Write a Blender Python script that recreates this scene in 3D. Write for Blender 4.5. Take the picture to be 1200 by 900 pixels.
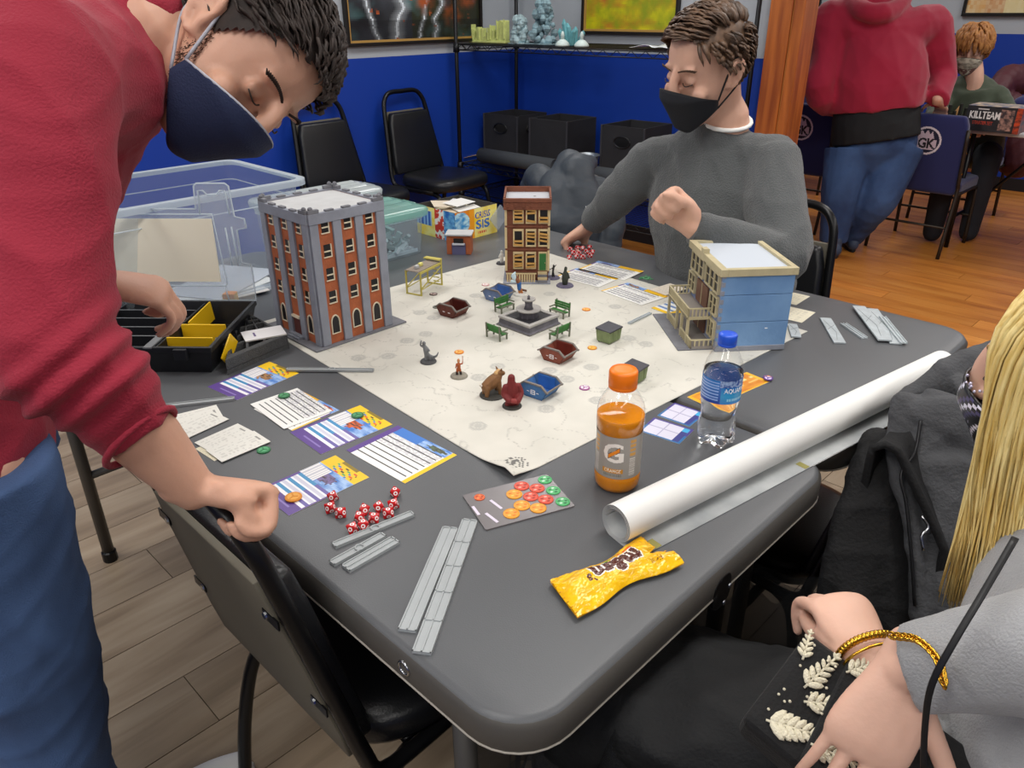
import bpy, bmesh, math, random
from mathutils import Vector, Matrix, noise, Quaternion
import numpy as np
for o in list(bpy.data.objects): bpy.data.objects.remove(o)
SC = bpy.context.scene
COL = SC.collection
R = math.radians
# ------------------------------------------------------------------ camera
CAMZ, FPX, PITCH, ROLL = 1.416, 895.4, 0.4587, -0.0055
cam_d = bpy.data.cameras.new('camera')
cam_d.sensor_fit = 'HORIZONTAL'; cam_d.sensor_width = 36.0
cam_d.lens = FPX / 1200.0 * 36.0
cam_d.clip_start = 0.02; cam_d.clip_end = 100
cam = bpy.data.objects.new('camera', cam_d); COL.objects.link(cam)
_r = Vector((1, 0, 0)); _w = Vector((0, math.cos(PITCH), -math.sin(PITCH))); _u = Vector((0, math.sin(PITCH), math.cos(PITCH)))
CR = _r * math.cos(ROLL) + _u * math.sin(ROLL); CU = -_r * math.sin(ROLL) + _u * math.cos(ROLL); CW = _w
cam.matrix_world = Matrix(((CR.x, CU.x, -CW.x, 0), (CR.y, CU.y, -CW.y, 0), (CR.z, CU.z, -CW.z, CAMZ), (0, 0, 0, 1)))
SC.camera = cam
# ------------------------------------------------------------------ world, lights, exposure
wd = bpy.data.worlds.new('world'); SC.world = wd; wd.use_nodes = True
wd.node_tree.nodes['Background'].inputs[0].default_value = (0.93, 0.96, 1.0, 1)
wd.node_tree.nodes['Background'].inputs[1].default_value = 0.0
SC.view_settings.view_transform = 'Standard'; SC.view_settings.look = 'None'
SC.view_settings.gamma = 1.0; SC.view_settings.use_curve_mapping = False
SC.view_settings.exposure = 0.0
CEIL = 2.75
# the room's own ceiling panels, an even grid of equal lamps; all hang above the top of the picture
ROOM_A = R(42.5); LW = 23.5
RWA = Vector((-math.sin(ROOM_A), -math.cos(ROOM_A), 0)); RWB = Vector((math.cos(ROOM_A), -math.sin(ROOM_A), 0)); RCORN = Vector((.05, 5.75, 0))
_n = 0
for _a in (-1.9, .9, 2.9, 4.9, 6.6):
    for _b in (1.2, 3.4, 5.6):
        _l = bpy.data.lights.new('ceiling_panel', 'AREA'); _l.shape = 'RECTANGLE'; _l.size = .62; _l.size_y = 1.22; _l.energy = LW; _l.color = (1, .975, .94)
        _o = bpy.data.objects.new('ceiling_panel_%d_offscreen' % _n, _l); COL.objects.link(_o); _n += 1
        _o.location = RCORN + RWA * _a + RWB * _b + Vector((0, 0, CEIL - .03)); _o.rotation_euler = (0, 0, -ROOM_A)
# ------------------------------------------------------------------ geometry helpers
TT = 0.7938
TX = Vector((math.cos(TT), math.sin(TT), 0)); TY = Vector((-math.sin(TT), math.cos(TT), 0))
TZ = 0.74
def TU(u, v, z=0.74): return TX * u + TY * v + Vector((0, 0, z))
def ray(px, py): return CW + CR * ((px - 600) / FPX) - CU * ((py - 450) / FPX)
def P(px, py, z=0.74):
    d = ray(px, py); t = (z - CAMZ) / d.z
    return Vector((0, 0, CAMZ)) + d * t
def Q(px, py, Y):
    d = ray(px, py)
    return Vector((0, 0, CAMZ)) + d * (Y / d.y)
def D(px, py, dep):
    return Vector((0, 0, CAMZ)) + ray(px, py) * dep
def lin(c):
    c = c / 255.0
    return c / 12.92 if c <= .04045 else ((c + .055) / 1.055) ** 2.4
def rgb(h, g=None, b=None):
    if g is None:
        h = h.lstrip('#'); r_, g, b = int(h[0:2], 16), int(h[2:4], 16), int(h[4:6], 16)
    else: r_ = h
    return (lin(r_), lin(g), lin(b))
_M = {}
def nd(nt, t, **kw):
    n = nt.nodes.new(t)
    for k, v in kw.items(): setattr(n, k, v)
    return n
def mat(name, col='#888888', rough=.5, metal=0, var=0, vscale=8, col2=None, bump=0, bscale=60, coat=0, trans=0, ior=1.45, alpha=1, spec=.5, sheen=0, stretch=None, sss=0, detail=4):
    if name in _M: return _M[name]
    m = bpy.data.materials.new(name); m.use_nodes = True; nt = m.node_tree
    b = nt.nodes['Principled BSDF']
    c = rgb(col) if isinstance(col, str) else col
    b.inputs['Base Color'].default_value = (*c, 1); b.inputs['Roughness'].default_value = rough; b.inputs['Metallic'].default_value = metal
    b.inputs['IOR'].default_value = ior
    b.inputs['Specular IOR Level'].default_value = spec
    if coat: b.inputs['Coat Weight'].default_value = coat; b.inputs['Coat Roughness'].default_value = .1
    if trans: b.inputs['Transmission Weight'].default_value = trans
    if alpha < 1: b.inputs['Alpha'].default_value = alpha
    if sheen: b.inputs['Sheen Weight'].default_value = sheen; b.inputs['Sheen Roughness'].default_value = .5
    if sss: b.inputs['Subsurface Weight'].default_value = sss; b.inputs['Subsurface Radius'].default_value = (.012, .005, .003); b.inputs['Subsurface Scale'].default_value = 1
    tc = nd(nt, 'ShaderNodeTexCoord'); src = tc.outputs['Object']
    if stretch:
        mp = nd(nt, 'ShaderNodeMapping'); mp.inputs['Scale'].default_value = stretch
        nt.links.new(src, mp.inputs[0]); src = mp.outputs[0]
    if var or col2:
        n = nd(nt, 'ShaderNodeTexNoise'); n.inputs['Scale'].default_value = vscale; n.inputs['Detail'].default_value = detail
        nt.links.new(src, n.inputs['Vector'])
        r = nd(nt, 'ShaderNodeValToRGB')
        if col2:
            c2 = rgb(col2)
        else:
            c2 = tuple(min(1, x * (1 + var)) for x in c); c = tuple(x * (1 - var) for x in c)
        r.color_ramp.elements[0].position = .32; r.color_ramp.elements[1].position = .68
        r.color_ramp.elements[0].color = (*c, 1); r.color_ramp.elements[1].color = (*c2, 1)
        nt.links.new(n.outputs[0], r.inputs[0]); nt.links.new(r.outputs[0], b.inputs['Base Color'])
    if bump:
        n = nd(nt, 'ShaderNodeTexNoise'); n.inputs['Scale'].default_value = bscale; n.inputs['Detail'].default_value = 3
        nt.links.new(src, n.inputs['Vector'])
        bp = nd(nt, 'ShaderNodeBump'); bp.inputs['Strength'].default_value = bump; bp.inputs['Distance'].default_value = .01
        nt.links.new(n.outputs[0], bp.inputs['Height']); nt.links.new(bp.outputs[0], b.inputs['Normal'])
    _M[name] = m
    return m
def pmat(name='print', rough=.45, coat=0, bump=0, bscale=40, alpha=1, metal=0):
    """printed surface: ink colours live in the mesh's colour attribute"""
    if name in _M: return _M[name]
    m = bpy.data.materials.new(name); m.use_nodes = True; nt = m.node_tree
    b = nt.nodes['Principled BSDF']; b.inputs['Roughness'].default_value = rough; b.inputs['Metallic'].default_value = metal
    if coat: b.inputs['Coat Weight'].default_value = coat
    if alpha < 1: b.inputs['Alpha'].default_value = alpha
    a = nd(nt, 'ShaderNodeVertexColor', layer_name='Col')
    nt.links.new(a.outputs[0], b.inputs['Base Color'])
    if bump:
        n = nd(nt, 'ShaderNodeTexNoise'); n.inputs['Scale'].default_value = bscale
        bp = nd(nt, 'ShaderNodeBump'); bp.inputs['Strength'].default_value = bump; bp.inputs['Distance'].default_value = .01
        nt.links.new(n.outputs[0], bp.inputs['Height']); nt.links.new(bp.outputs[0], b.inputs['Normal'])
    _M[name] = m
    return m
def orth(d):
    d = d.normalized(); a = Vector((0, 0, 1)) if abs(d.z) < .9 else Vector((1, 0, 0))
    x = d.cross(a).normalized(); return x, d.cross(x).normalized()
def crom(pts, n):
    """Catmull-Rom through tuples, n samples per span"""
    pts = [np.array(p, float) for p in pts]
    if len(pts) < 3 or n <= 1:
        out = []
        for i in range(len(pts) - 1):
            for k in range(max(1, n)): out.append(pts[i] + (pts[i + 1] - pts[i]) * k / max(1, n))
        return out + [pts[-1]]
    ext = [2 * pts[0] - pts[1]] + pts + [2 * pts[-1] - pts[-2]]
    out = []
    for i in range(1, len(ext) - 2):
        a, b, c, d = ext[i - 1:i + 3]
        for k in range(n):
            t = k / n
            out.append(.5 * ((2 * b) + (c - a) * t + (2 * a - 5 * b + 4 * c - d) * t * t + (3 * b - a - 3 * c + d) * t ** 3))
    return out + [pts[-1]]
class MB:
    def __init__(s, M=None): s.v = []; s.f = []; s.m = []; s.c = []; s.M = M or Matrix(); s.mi = 0; s.col = None; s.hascol = False
    def add(s, vs, fs, col=None):
        o = len(s.v); M = s.M
        s.v += [M @ Vector(v) for v in vs]
        for f in fs:
            s.f.append([o + i for i in f]); s.m.append(s.mi); s.c.append(col if col is not None else s.col)
        if col is not None: s.hascol = True
        return s
    def box(s, a, b, col=None):
        (x0, y0, z0), (x1, y1, z1) = a, b
        return s.add([(x0, y0, z0), (x1, y0, z0), (x1, y1, z0), (x0, y1, z0), (x0, y0, z1), (x1, y0, z1), (x1, y1, z1), (x0, y1, z1)],
                     [(3, 2, 1, 0), (4, 5, 6, 7), (0, 1, 5, 4), (1, 2, 6, 5), (2, 3, 7, 6), (3, 0, 4, 7)], col)
    def cbox(s, c, d, col=None):
        return s.box([c[i] - d[i] / 2 for i in range(3)], [c[i] + d[i] / 2 for i in range(3)], col)
    def obox(s, p, q, w, h, up=Vector((0, 0, 1)), col=None):
        """bar from p to q, w wide, h along up"""
        p, q = Vector(p), Vector(q); d = (q - p).normalized(); x = d.cross(up)
        if x.length < 1e-4: x = d.cross(Vector((1, 0, 0)))
        x.normalize(); y = x.cross(d).normalized()
        vs = [e + x * (sx * w / 2) + y * (sy * h / 2) for e in (p, q) for sx, sy in ((-1, -1), (1, -1), (1, 1), (-1, 1))]
        return s.add(vs, [(0, 1, 2, 3), (7, 6, 5, 4), (0, 4, 5, 1), (1, 5, 6, 2), (2, 6, 7, 3), (3, 7, 4, 0)], col)
    def prism(s, poly, z0, z1, col=None):
        n = len(poly)
        s.add([(p[0], p[1], z0) for p in poly] + [(p[0], p[1], z1) for p in poly],
              [tuple(range(n - 1, -1, -1)), tuple(range(n, 2 * n))] + [(i, (i + 1) % n, n + (i + 1) % n, n + i) for i in range(n)], col)
        return s
    def rings(s, rings, cap=True, closed=False, col=None):
        n = len(rings[0]); vs = [v for r in rings for v in r]; fs = []
        k = len(rings)
        for i in range(k if closed else k - 1):
            j = (i + 1) % k
            for a in range(n):
                b = (a + 1) % n
                fs.append((i * n + a, i * n + b, j * n + b, j * n + a))
        if cap and not closed: fs.append(tuple(range(n - 1, -1, -1))); fs.append(tuple(range((k - 1) * n, k * n)))
        return s.add(vs, fs, col)
    def cyl(s, p, q, r0, r1=None, n=12, col=None, cap=True):
        p, q = Vector(p), Vector(q); r1 = r0 if r1 is None else r1; x, y = orth(q - p)
        rg = [[e + (x * math.cos(2 * math.pi * i / n) + y * math.sin(2 * math.pi * i / n)) * r for i in range(n)] for e, r in ((p, r0), (q, r1))]
        return s.rings(rg, cap, False, col)
    def tube(s, path, r, n=8, closed=False, sub=1, col=None, flat=None):
        """round tube along a path; r number or list"""
        pts = path
        if sub > 1:
            if isinstance(r, (list, tuple)):
                z = crom([(*p, rr) for p, rr in zip(path, r)], sub); pts = [q[:3] for q in z]; r = [q[3] for q in z]
            else: pts = crom(path, sub)
        pts = [Vector(p) for p in pts]; k = len(pts)
        rr = list(r) if isinstance(r, (list, tuple)) else [r] * k
        rg = []; x = None
        for i in range(k):
            if closed: d = pts[(i + 1) % k] - pts[i - 1]
            else: d = pts[min(i + 1, k - 1)] - pts[max(i - 1, 0)]
            if d.length < 1e-9: d = Vector((0, 0, 1))
            d.normalize()
            if x is None: x, y = orth(d)
            else:
                x = x - d * x.dot(d)
                if x.length < 1e-6: x, y = orth(d)
                x.normalize()
            y = d.cross(x)
            fx, fy = flat if flat else (1, 1)
            rg.append([pts[i] + (x * math.cos(2 * math.pi * a / n) * fx + y * math.sin(2 * math.pi * a / n) * fy) * rr[i] for a in range(n)])
        return s.rings(rg, True, closed, col)
    def limb(s, st, side, n=16, sub=4, capn=3):
        """lofted limb. st: (x,y,z,a,b): centre, half-width along side, half-depth; rounded ends"""
        side = Vector(side); pp = crom(st, sub); k = len(pp)
        c = [Vector(p[:3]) for p in pp]; ab = [(max(.001, p[3]), max(.001, p[4])) for p in pp]
        fr = []
        for i in range(k):
            d = (c[min(i + 1, k - 1)] - c[max(i - 1, 0)]).normalized()
            x = side - d * side.dot(d)
            if x.length < 1e-5: x = orth(d)[0]
            x.normalize(); fr.append((d, x, d.cross(x)))
        rg = []
        def ring(ce, x, y, a, b): return [ce + x * (a * math.cos(2 * math.pi * j / n)) + y * (b * math.sin(2 * math.pi * j / n)) for j in range(n)]
        d, x, y = fr[0]; a, b = ab[0]; m = min(a, b)
        for t in range(capn, 0, -1):
            an = math.pi / 2 * t / (capn + .4)
            rg.append(ring(c[0] - d * m * math.sin(an), x, y, a * math.cos(an), b * math.cos(an)))
        for i in range(k): rg.append(ring(c[i], fr[i][1], fr[i][2], *ab[i]))
        d, x, y = fr[-1]; a, b = ab[-1]; m = min(a, b)
        for t in range(1, capn + 1):
            an = math.pi / 2 * t / (capn + .4)
            rg.append(ring(c[-1] + d * m * math.sin(an), x, y, a * math.cos(an), b * math.cos(an)))
        return s.rings(rg)
    def ell(s, c, r, n=16, m=10, rot=None, col=None):
        c = Vector(c); rot = rot or Matrix.Identity(3); rg = []
        for i in range(m + 1):
            t = math.pi * (i + (.06 if i == 0 else -.06 if i == m else 0)) / m
            rg.append([c + rot @ Vector((r[0] * math.sin(t) * math.cos(2 * math.pi * j / n), r[1] * math.sin(t) * math.sin(2 * math.pi * j / n), -r[2] * math.cos(t))) for j in range(n)])
        return s.rings(rg, True, False, col)
    def lathe(s, prof, n=24, col=None, cap=True):
        return s.rings([[(r * math.cos(2 * math.pi * j / n), r * math.sin(2 * math.pi * j / n), z) for j in range(n)] for r, z in prof], cap, False, col)
    def grid(s, fn, nu, nv, colfn=None, col=None):
        vs = [fn(i / nu, j / nv) for j in range(nv + 1) for i in range(nu + 1)]; w = nu + 1
        if colfn is None: return s.add(vs, [(j * w + i, j * w + i + 1, (j + 1) * w + i + 1, (j + 1) * w + i) for j in range(nv) for i in range(nu)], col)
        o = len(s.v); s.v += [s.M @ Vector(v) for v in vs]; s.hascol = True
        for j in range(nv):
            for i in range(nu):
                s.f.append([o + j * w + i, o + j * w + i + 1, o + (j + 1) * w + i + 1, o + (j + 1) * w + i]); s.m.append(s.mi)
                s.c.append(colfn((i + .5) / nu, (j + .5) / nv))
        return s
    def build(s, name, mats=None, parent=None, smooth=False, bevel=0, bseg=2, loc=None, world=False, angle=None, solid=0, subsurf=0):
        me = bpy.data.meshes.new(name); me.from_pydata([tuple(v) for v in s.v], [], s.f)
        ms = mats if isinstance(mats, (list, tuple)) else [mats]
        for m in ms: me.materials.append(m)
        me.polygons.foreach_set('material_index', s.m)
        if s.hascol:
            at = me.color_attributes.new('Col', 'FLOAT_COLOR', 'CORNER'); buf = []
            for f, c in zip(s.f, s.c):
                c = c or (.5, .5, .5); buf += [c[0], c[1], c[2], 1.0] * len(f)
            at.data.foreach_set('color', buf)
        if smooth:
            me.polygons.foreach_set('use_smooth', [True] * len(me.polygons))
        me.update()
        o = bpy.data.objects.new(name, me); COL.objects.link(o)
        if parent is not None: o.parent = parent
        if angle is not None:
            bm = bmesh.new(); bm.from_mesh(me)
            for e in bm.edges:
                if len(e.link_faces) == 2 and e.calc_face_angle(0) > R(angle): e.smooth = False
            for f in bm.faces: f.smooth = True
            bm.to_mesh(me); bm.free()
        if solid:
            md = o.modifiers.new('s', 'SOLIDIFY'); md.thickness = solid; md.offset = 0
        if bevel:
            md = o.modifiers.new('b', 'BEVEL'); md.width = bevel; md.segments = bseg; md.limit_method = 'ANGLE'; md.angle_limit = R(40)
        if subsurf:
            md = o.modifiers.new('ss', 'SUBSURF'); md.levels = subsurf; md.render_levels = subsurf
        return o
def tag(o, label=None, cat=None, group=None, kind=None):
    if label: o['label'] = label
    if cat: o['category'] = cat
    if group: o['group'] = group
    if kind: o['kind'] = kind
    return o
def empty(name, M, label=None, cat=None, group=None):
    """a thing: an Empty at its base; parts are given in its local frame"""
    o = bpy.data.objects.new(name, None); COL.objects.link(o); o.empty_display_size = .05
    if isinstance(M, Matrix): o.matrix_world = M
    else: o.location = M
    return tag(o, label, cat, group)
def frame(o, x, z=Vector((0, 0, 1))):
    """matrix with origin o, X axis along x, Z near z"""
    x = Vector(x).normalized(); z = Vector(z); y = z.cross(x).normalized(); z = x.cross(y).normalized(); o = Vector(o)
    return Matrix(((x.x, y.x, z.x, o.x), (x.y, y.y, z.y, o.y), (x.z, y.z, z.z, o.z), (0, 0, 0, 1)))
def copy_tree(o, parent=None):
    c = o.copy(); COL.objects.link(c)
    if parent is not None: c.parent = parent
    for ch in list(o.children): copy_tree(ch, c)
    return c
def rrect(w, d, r, n=5, cx=0, cy=0):
    out = []
    for sx, sy, a0 in ((1, 1, 0), (-1, 1, 90), (-1, -1, 180), (1, -1, 270)):
        for k in range(n + 1):
            a = R(a0 + 90 * k / n); out.append((cx + sx * (w / 2 - r) + r * math.cos(a), cy + sy * (d / 2 - r) + r * math.sin(a)))
    return out
def remesh(name, mb, vox, m, parent=None, smooth=3, disp=None):
    """fuse everything in mb into one continuous skin"""
    o = mb.build(name, m); md = o.modifiers.new('r', 'REMESH'); md.mode = 'VOXEL'; md.voxel_size = vox; md.use_smooth_shade = True
    if smooth:
        sm = o.modifiers.new('s', 'SMOOTH'); sm.factor = .5; sm.iterations = smooth
    dg = bpy.context.evaluated_depsgraph_get(); dg.update()
    me = bpy.data.meshes.new_from_object(o.evaluated_get(dg)); old = o.data; o.modifiers.clear(); o.data = me; bpy.data.meshes.remove(old)
    me.name = name
    if not me.materials: me.materials.append(m)
    if disp:
        n = len(me.vertices); co = np.empty(n * 3, 'f'); me.vertices.foreach_get('co', co); no = np.empty(n * 3, 'f'); me.vertices.foreach_get('normal', no)
        co = co.reshape(-1, 3); no = no.reshape(-1, 3)
        co = disp(co, no); me.vertices.foreach_set('co', co.astype('f').ravel()); me.update()
    me.polygons.foreach_set('use_smooth', [True] * len(me.polygons))
    if parent is not None: o.parent = parent
    return o
_txt = {}
def text_mesh(s, size=1.0, ext=0, bold=0):
    """letters as verts/faces (built-in font), centred on the origin in XY"""
    k = (s, bold)
    if k not in _txt:
        cu = bpy.data.curves.new('t', 'FONT'); cu.body = s; cu.size = 1; cu.align_x = 'CENTER'; cu.align_y = 'CENTER'; cu.resolution_u = 3
        cu.offset = bold
        o = bpy.data.objects.new('t', cu); COL.objects.link(o); dg = bpy.context.evaluated_depsgraph_get(); dg.update()
        me = bpy.data.meshes.new_from_object(o.evaluated_get(dg))
        bm = bmesh.new(); bm.from_mesh(me); bmesh.ops.triangulate(bm, faces=list(bm.faces)); bm.to_mesh(me); bm.free()
        _txt[k] = ([tuple(v.co) for v in me.vertices], [tuple(p.vertices) for p in me.polygons])
        bpy.data.objects.remove(o); bpy.data.curves.remove(cu); bpy.data.meshes.remove(me)
    vs, fs = _txt[k]
    return [(x * size, y * size, z) for x, y, z in vs], fs
def put_text(mb, s, size, M, col=None, fit=None, bold=0):
    vs, fs = text_mesh(s, 1, bold=bold)
    xs = [v[0] for v in vs]; ys = [v[1] for v in vs]; cx = (min(xs) + max(xs)) / 2; cy = (min(ys) + max(ys)) / 2
    sx = sy = size
    if fit: sx = fit[0] / (max(xs) - min(xs)); sy = fit[1] / (max(ys) - min(ys))
    mb.add([M @ Vector(((v[0] - cx) * sx, (v[1] - cy) * sy, 0)) for v in vs], fs, col)
def warp_text(mb, s, fit, fn, col=None, bold=0, cx0=0, cy0=0):
    vs, fs = text_mesh(s, 1, bold=bold)
    xs = [v[0] for v in vs]; ys = [v[1] for v in vs]; cx = (min(xs) + max(xs)) / 2; cy = (min(ys) + max(ys)) / 2
    sx = fit[0] / (max(xs) - min(xs)); sy = fit[1] / (max(ys) - min(ys))
    mb.add([fn(cx0 + (v[0] - cx) * sx, cy0 + (v[1] - cy) * sy) for v in vs], fs, col)
def fbm(x, y, z=0, o=4): return noise.fractal(Vector((x, y, z)), 1.0, 2.0, o)
def mix(a, b, t): t = max(0, min(1, t)); return tuple(a[i] + (b[i] - a[i]) * t for i in range(3))
random.seed(7)
# ================================================================== THE ROOM
def wood_mat(name, c1, c2, c3, rough=.45, gscale=1.0):
    m = bpy.data.materials.new(name); m.use_nodes = True; nt = m.node_tree; b = nt.nodes['Principled BSDF']
    tc = nd(nt, 'ShaderNodeTexCoord'); oi = nd(nt, 'ShaderNodeObjectInfo')
    ad = nd(nt, 'ShaderNodeVectorMath', operation='ADD'); sc = nd(nt, 'ShaderNodeVectorMath', operation='SCALE')
    cb = nd(nt, 'ShaderNodeCombineXYZ')
    for i in range(3): nt.links.new(oi.outputs['Random'], cb.inputs[i])
    sc.inputs['Scale'].default_value = 37.0; nt.links.new(cb.outputs[0], sc.inputs[0])
    nt.links.new(tc.outputs['Object'], ad.inputs[0]); nt.links.new(sc.outputs[0], ad.inputs[1])
    mp = nd(nt, 'ShaderNodeMapping'); mp.inputs['Scale'].default_value = (1.3 * gscale, 14 * gscale, 14 * gscale); nt.links.new(ad.outputs[0], mp.inputs[0])
    n1 = nd(nt, 'ShaderNodeTexNoise'); n1.inputs['Scale'].default_value = 1.6; n1.inputs['Detail'].default_value = 6; n1.inputs['Distortion'].default_value = .8; nt.links.new(mp.outputs[0], n1.inputs['Vector'])
    mp2 = nd(nt, 'ShaderNodeMapping'); mp2.inputs['Scale'].default_value = (2, 5, 5); nt.links.new(ad.outputs[0], mp2.inputs[0])
    n2 = nd(nt, 'ShaderNodeTexNoise'); n2.inputs['Scale'].default_value = 1.1; n2.inputs['Detail'].default_value = 2; nt.links.new(mp2.outputs[0], n2.inputs['Vector'])
    r = nd(nt, 'ShaderNodeValToRGB'); e = r.color_ramp.elements
    e[0].position = .3; e[0].color = (*rgb(c1), 1); e[1].position = .72; e[1].color = (*rgb(c3), 1)
    k = e.new(.5); k.color = (*rgb(c2), 1)
    mx = nd(nt, 'ShaderNodeMath', operation='MULTIPLY_ADD'); mx.inputs[1].default_value = .55
    m3 = nd(nt, 'ShaderNodeMath', operation='MULTIPLY_ADD'); m3.inputs[1].default_value = .45; m3.inputs[2].default_value = 0
    nt.links.new(n2.outputs[0], m3.inputs[0]); nt.links.new(m3.outputs[0], mx.inputs[2]); nt.links.new(n1.outputs[0], mx.inputs[0])
    nt.links.new(mx.outputs[0], r.inputs[0])
    hv = nd(nt, 'ShaderNodeHueSaturation'); vv = nd(nt, 'ShaderNodeMath', operation='MULTIPLY_ADD'); vv.inputs[1].default_value = .22; vv.inputs[2].default_value = .89
    nt.links.new(oi.outputs['Random'], vv.inputs[0]); nt.links.new(vv.outputs[0], hv.inputs['Value']); nt.links.new(r.outputs[0], hv.inputs['Color'])
    nt.links.new(hv.outputs[0], b.inputs['Base Color']); b.inputs['Roughness'].default_value = rough
    bp = nd(nt, 'ShaderNodeBump'); bp.inputs['Strength'].default_value = .12; bp.inputs['Distance'].default_value = .003
    nt.links.new(n1.outputs[0], bp.inputs['Height']); nt.links.new(bp.outputs[0], b.inputs['Normal'])
    _M[name] = m
    return m
M_vinyl = wood_mat('greige vinyl plank', '#6c5c49', '#8d7b65', '#a69680')
M_oak = wood_mat('orange oak plank', '#9c5a20', '#c07a33', '#d18f45', .35)
M_sub = mat('floor joint', '#5a4c3c', .8)
floor = MB().box((-6, -5.8, -.06), (9, 11, -.005)).build('floor', M_sub); tag(floor, kind='structure')
def inframe(p, m=330):
    v = p - Vector((0, 0, CAMZ)); d = v.dot(CW)
    if d < .15: return False
    x = 600 + FPX * v.dot(CR) / d; y = 450 - FPX * v.dot(CU) / d
    return -m < x < 1200 + m and -m < y < 900 + m
def planks(L, W, along, across, arng, crng, m, first):
    proto = None; row = 0; c = crng[0]
    while c < crng[1]:
        a = arng[0] + ((row * .37) % 1) * L - L
        while a < arng[1]:
            a0, a1 = max(a, arng[0]), min(a + L, arng[1])
            if a1 - a0 > .15:
                mid = along * ((a0 + a1) / 2) + across * (c + W / 2)
                if any(inframe(along * (a0 + (a1 - a0) * t) + across * (c + W / 2)) for t in (0, .25, .5, .75, 1)):
                    key = round(a1 - a0, 3)
                    if key not in first:
                        l = a1 - a0
                        b = MB(); g = .0012; h = .0015
                        b.prism([(-l / 2 + g, -W / 2 + g), (l / 2 - g, -W / 2 + g), (l / 2 - g, W / 2 - g), (-l / 2 + g, W / 2 - g)], -.006, 0)
                        o = b.build('plank', m, floor); first[key] = o
                    else:
                        o = first[key].copy(); COL.objects.link(o); o.parent = floor
                    x = along; y = Vector((-x.y, x.x, 0))
                    o.matrix_world = Matrix(((x.x, y.x, 0, mid.x), (x.y, y.y, 0, mid.y), (0, 0, 1, 0), (0, 0, 0, 1)))
            a += L
        c += W; row += 1
UB = 2.93
planks(1.22, .18, TX, TY, (-1.5, UB), (-1.4, 6.0), M_vinyl, {})
planks(1.3, .125, TY, TX, (-3.5, 4.5), (UB, 8.0), M_oak, {})
# walls
ca, sa = math.cos(R(42.5)), math.sin(R(42.5))
WA = Vector((-sa, -ca, 0)); WB = Vector((ca, -sa, 0))       # left wall runs back along WA, back wall along WB
CORN = Vector((.05, 5.75, 0))
M_blue = mat('blue wall paint', '#123a9c', .45, bump=.03, bscale=120)
M_grey = mat('grey wall paint', '#a9b0b8', .55, bump=.03, bscale=120)
def wall(name, p, q, zp, nrm, h=CEIL, th=.1):
    b = MB(); n = Vector(nrm).normalized() * th
    for k, (z0, z1) in enumerate(((0, zp), (zp, h))):
        b.mi = k
        b.add([p + Vector((0, 0, z0)), q + Vector((0, 0, z0)), q + Vector((0, 0, z1)), p + Vector((0, 0, z1)), p - n + Vector((0, 0, z0)), q - n + Vector((0, 0, z0)), q - n + Vector((0, 0, z1)), p - n + Vector((0, 0, z1))],
              [(0, 1, 2, 3), (7, 6, 5, 4), (0, 4, 5, 1), (1, 5, 6, 2), (2, 6, 7, 3), (3, 7, 4, 0)])
    return tag(b.build(name, [M_blue, M_grey]), kind='structure')
ZP = 1.155
wall('wall_left', CORN + WA * 7.5, CORN, ZP, WB)
BEND = 1.84
wall('wall_back', CORN, CORN + WB * BEND, ZP, WA)
CP = Q(1075, 39, 7.2); CP.z = 0
wall('wall_far', CP - WB * 3.2, CP + WB * 6.5, 1.2, WA)
WR = (CP - CORN).dot(WB) + 6.5; FA = (CP - CORN).dot(WA)
wall('wall_near', CORN + WA * 7.5, CORN + WA * 7.5 + WB * WR, 1.2, -WA)
wall('wall_right', CORN + WB * WR + WA * 7.5, CORN + WB * WR + WA * FA, 1.2, -WB)
ceil = MB().box((-6, -5.8, CEIL), (9, 11, CEIL + .06)).build('ceiling', mat('ceiling tile', '#d8d8d4', .9)); tag(ceil, kind='structure')
M_bb = mat('dark baseboard', '#1c1c20', .5)
tag(MB().obox(CORN + WA * 7.4 + WB * .008 + Vector((0, 0, .05)), CORN + WB * .008 + Vector((0, 0, .05)), .014, .1).build('baseboard_left', M_bb), kind='structure')
tag(MB().obox(CORN + WB * .02 + WA * .008 + Vector((0, 0, .05)), CORN + WB * (BEND) + WA * .008 + Vector((0, 0, .05)), .014, .1).build('baseboard_back', M_bb), kind='structure')
tag(MB().obox(CP - WB * 3.1 + WA * .008 + Vector((0, 0, .05)), CP + WB * 6.4 + WA * .008 + Vector((0, 0, .05)), .014, .1).build('baseboard_far', M_bb), kind='structure')
# timber post at the end of the back wall: two boards with a seam
M_post = mat('stained orange timber', '#8a4416', .38, col2='#b9692a', vscale=3, stretch=(9, 9, .8), coat=.25)
pc = Q(919, 100, 4.35); pc.z = 0
pt = empty('timber_post', frame(pc, WB), 'orange stained timber post rising from floor at end of blue wall', 'post')
for k, (x0, x1) in enumerate(((-.10, .022), (.028, .085))):
    MB().box((x0, -.08, 0), (x1, .09, CEIL)).build('post_board', M_post, pt, bevel=.006)
MB().box((.02, -.07, 0), (.03, .08, CEIL)).build('seam_bead', mat('pale seam', '#c98646', .5), pt)

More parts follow.
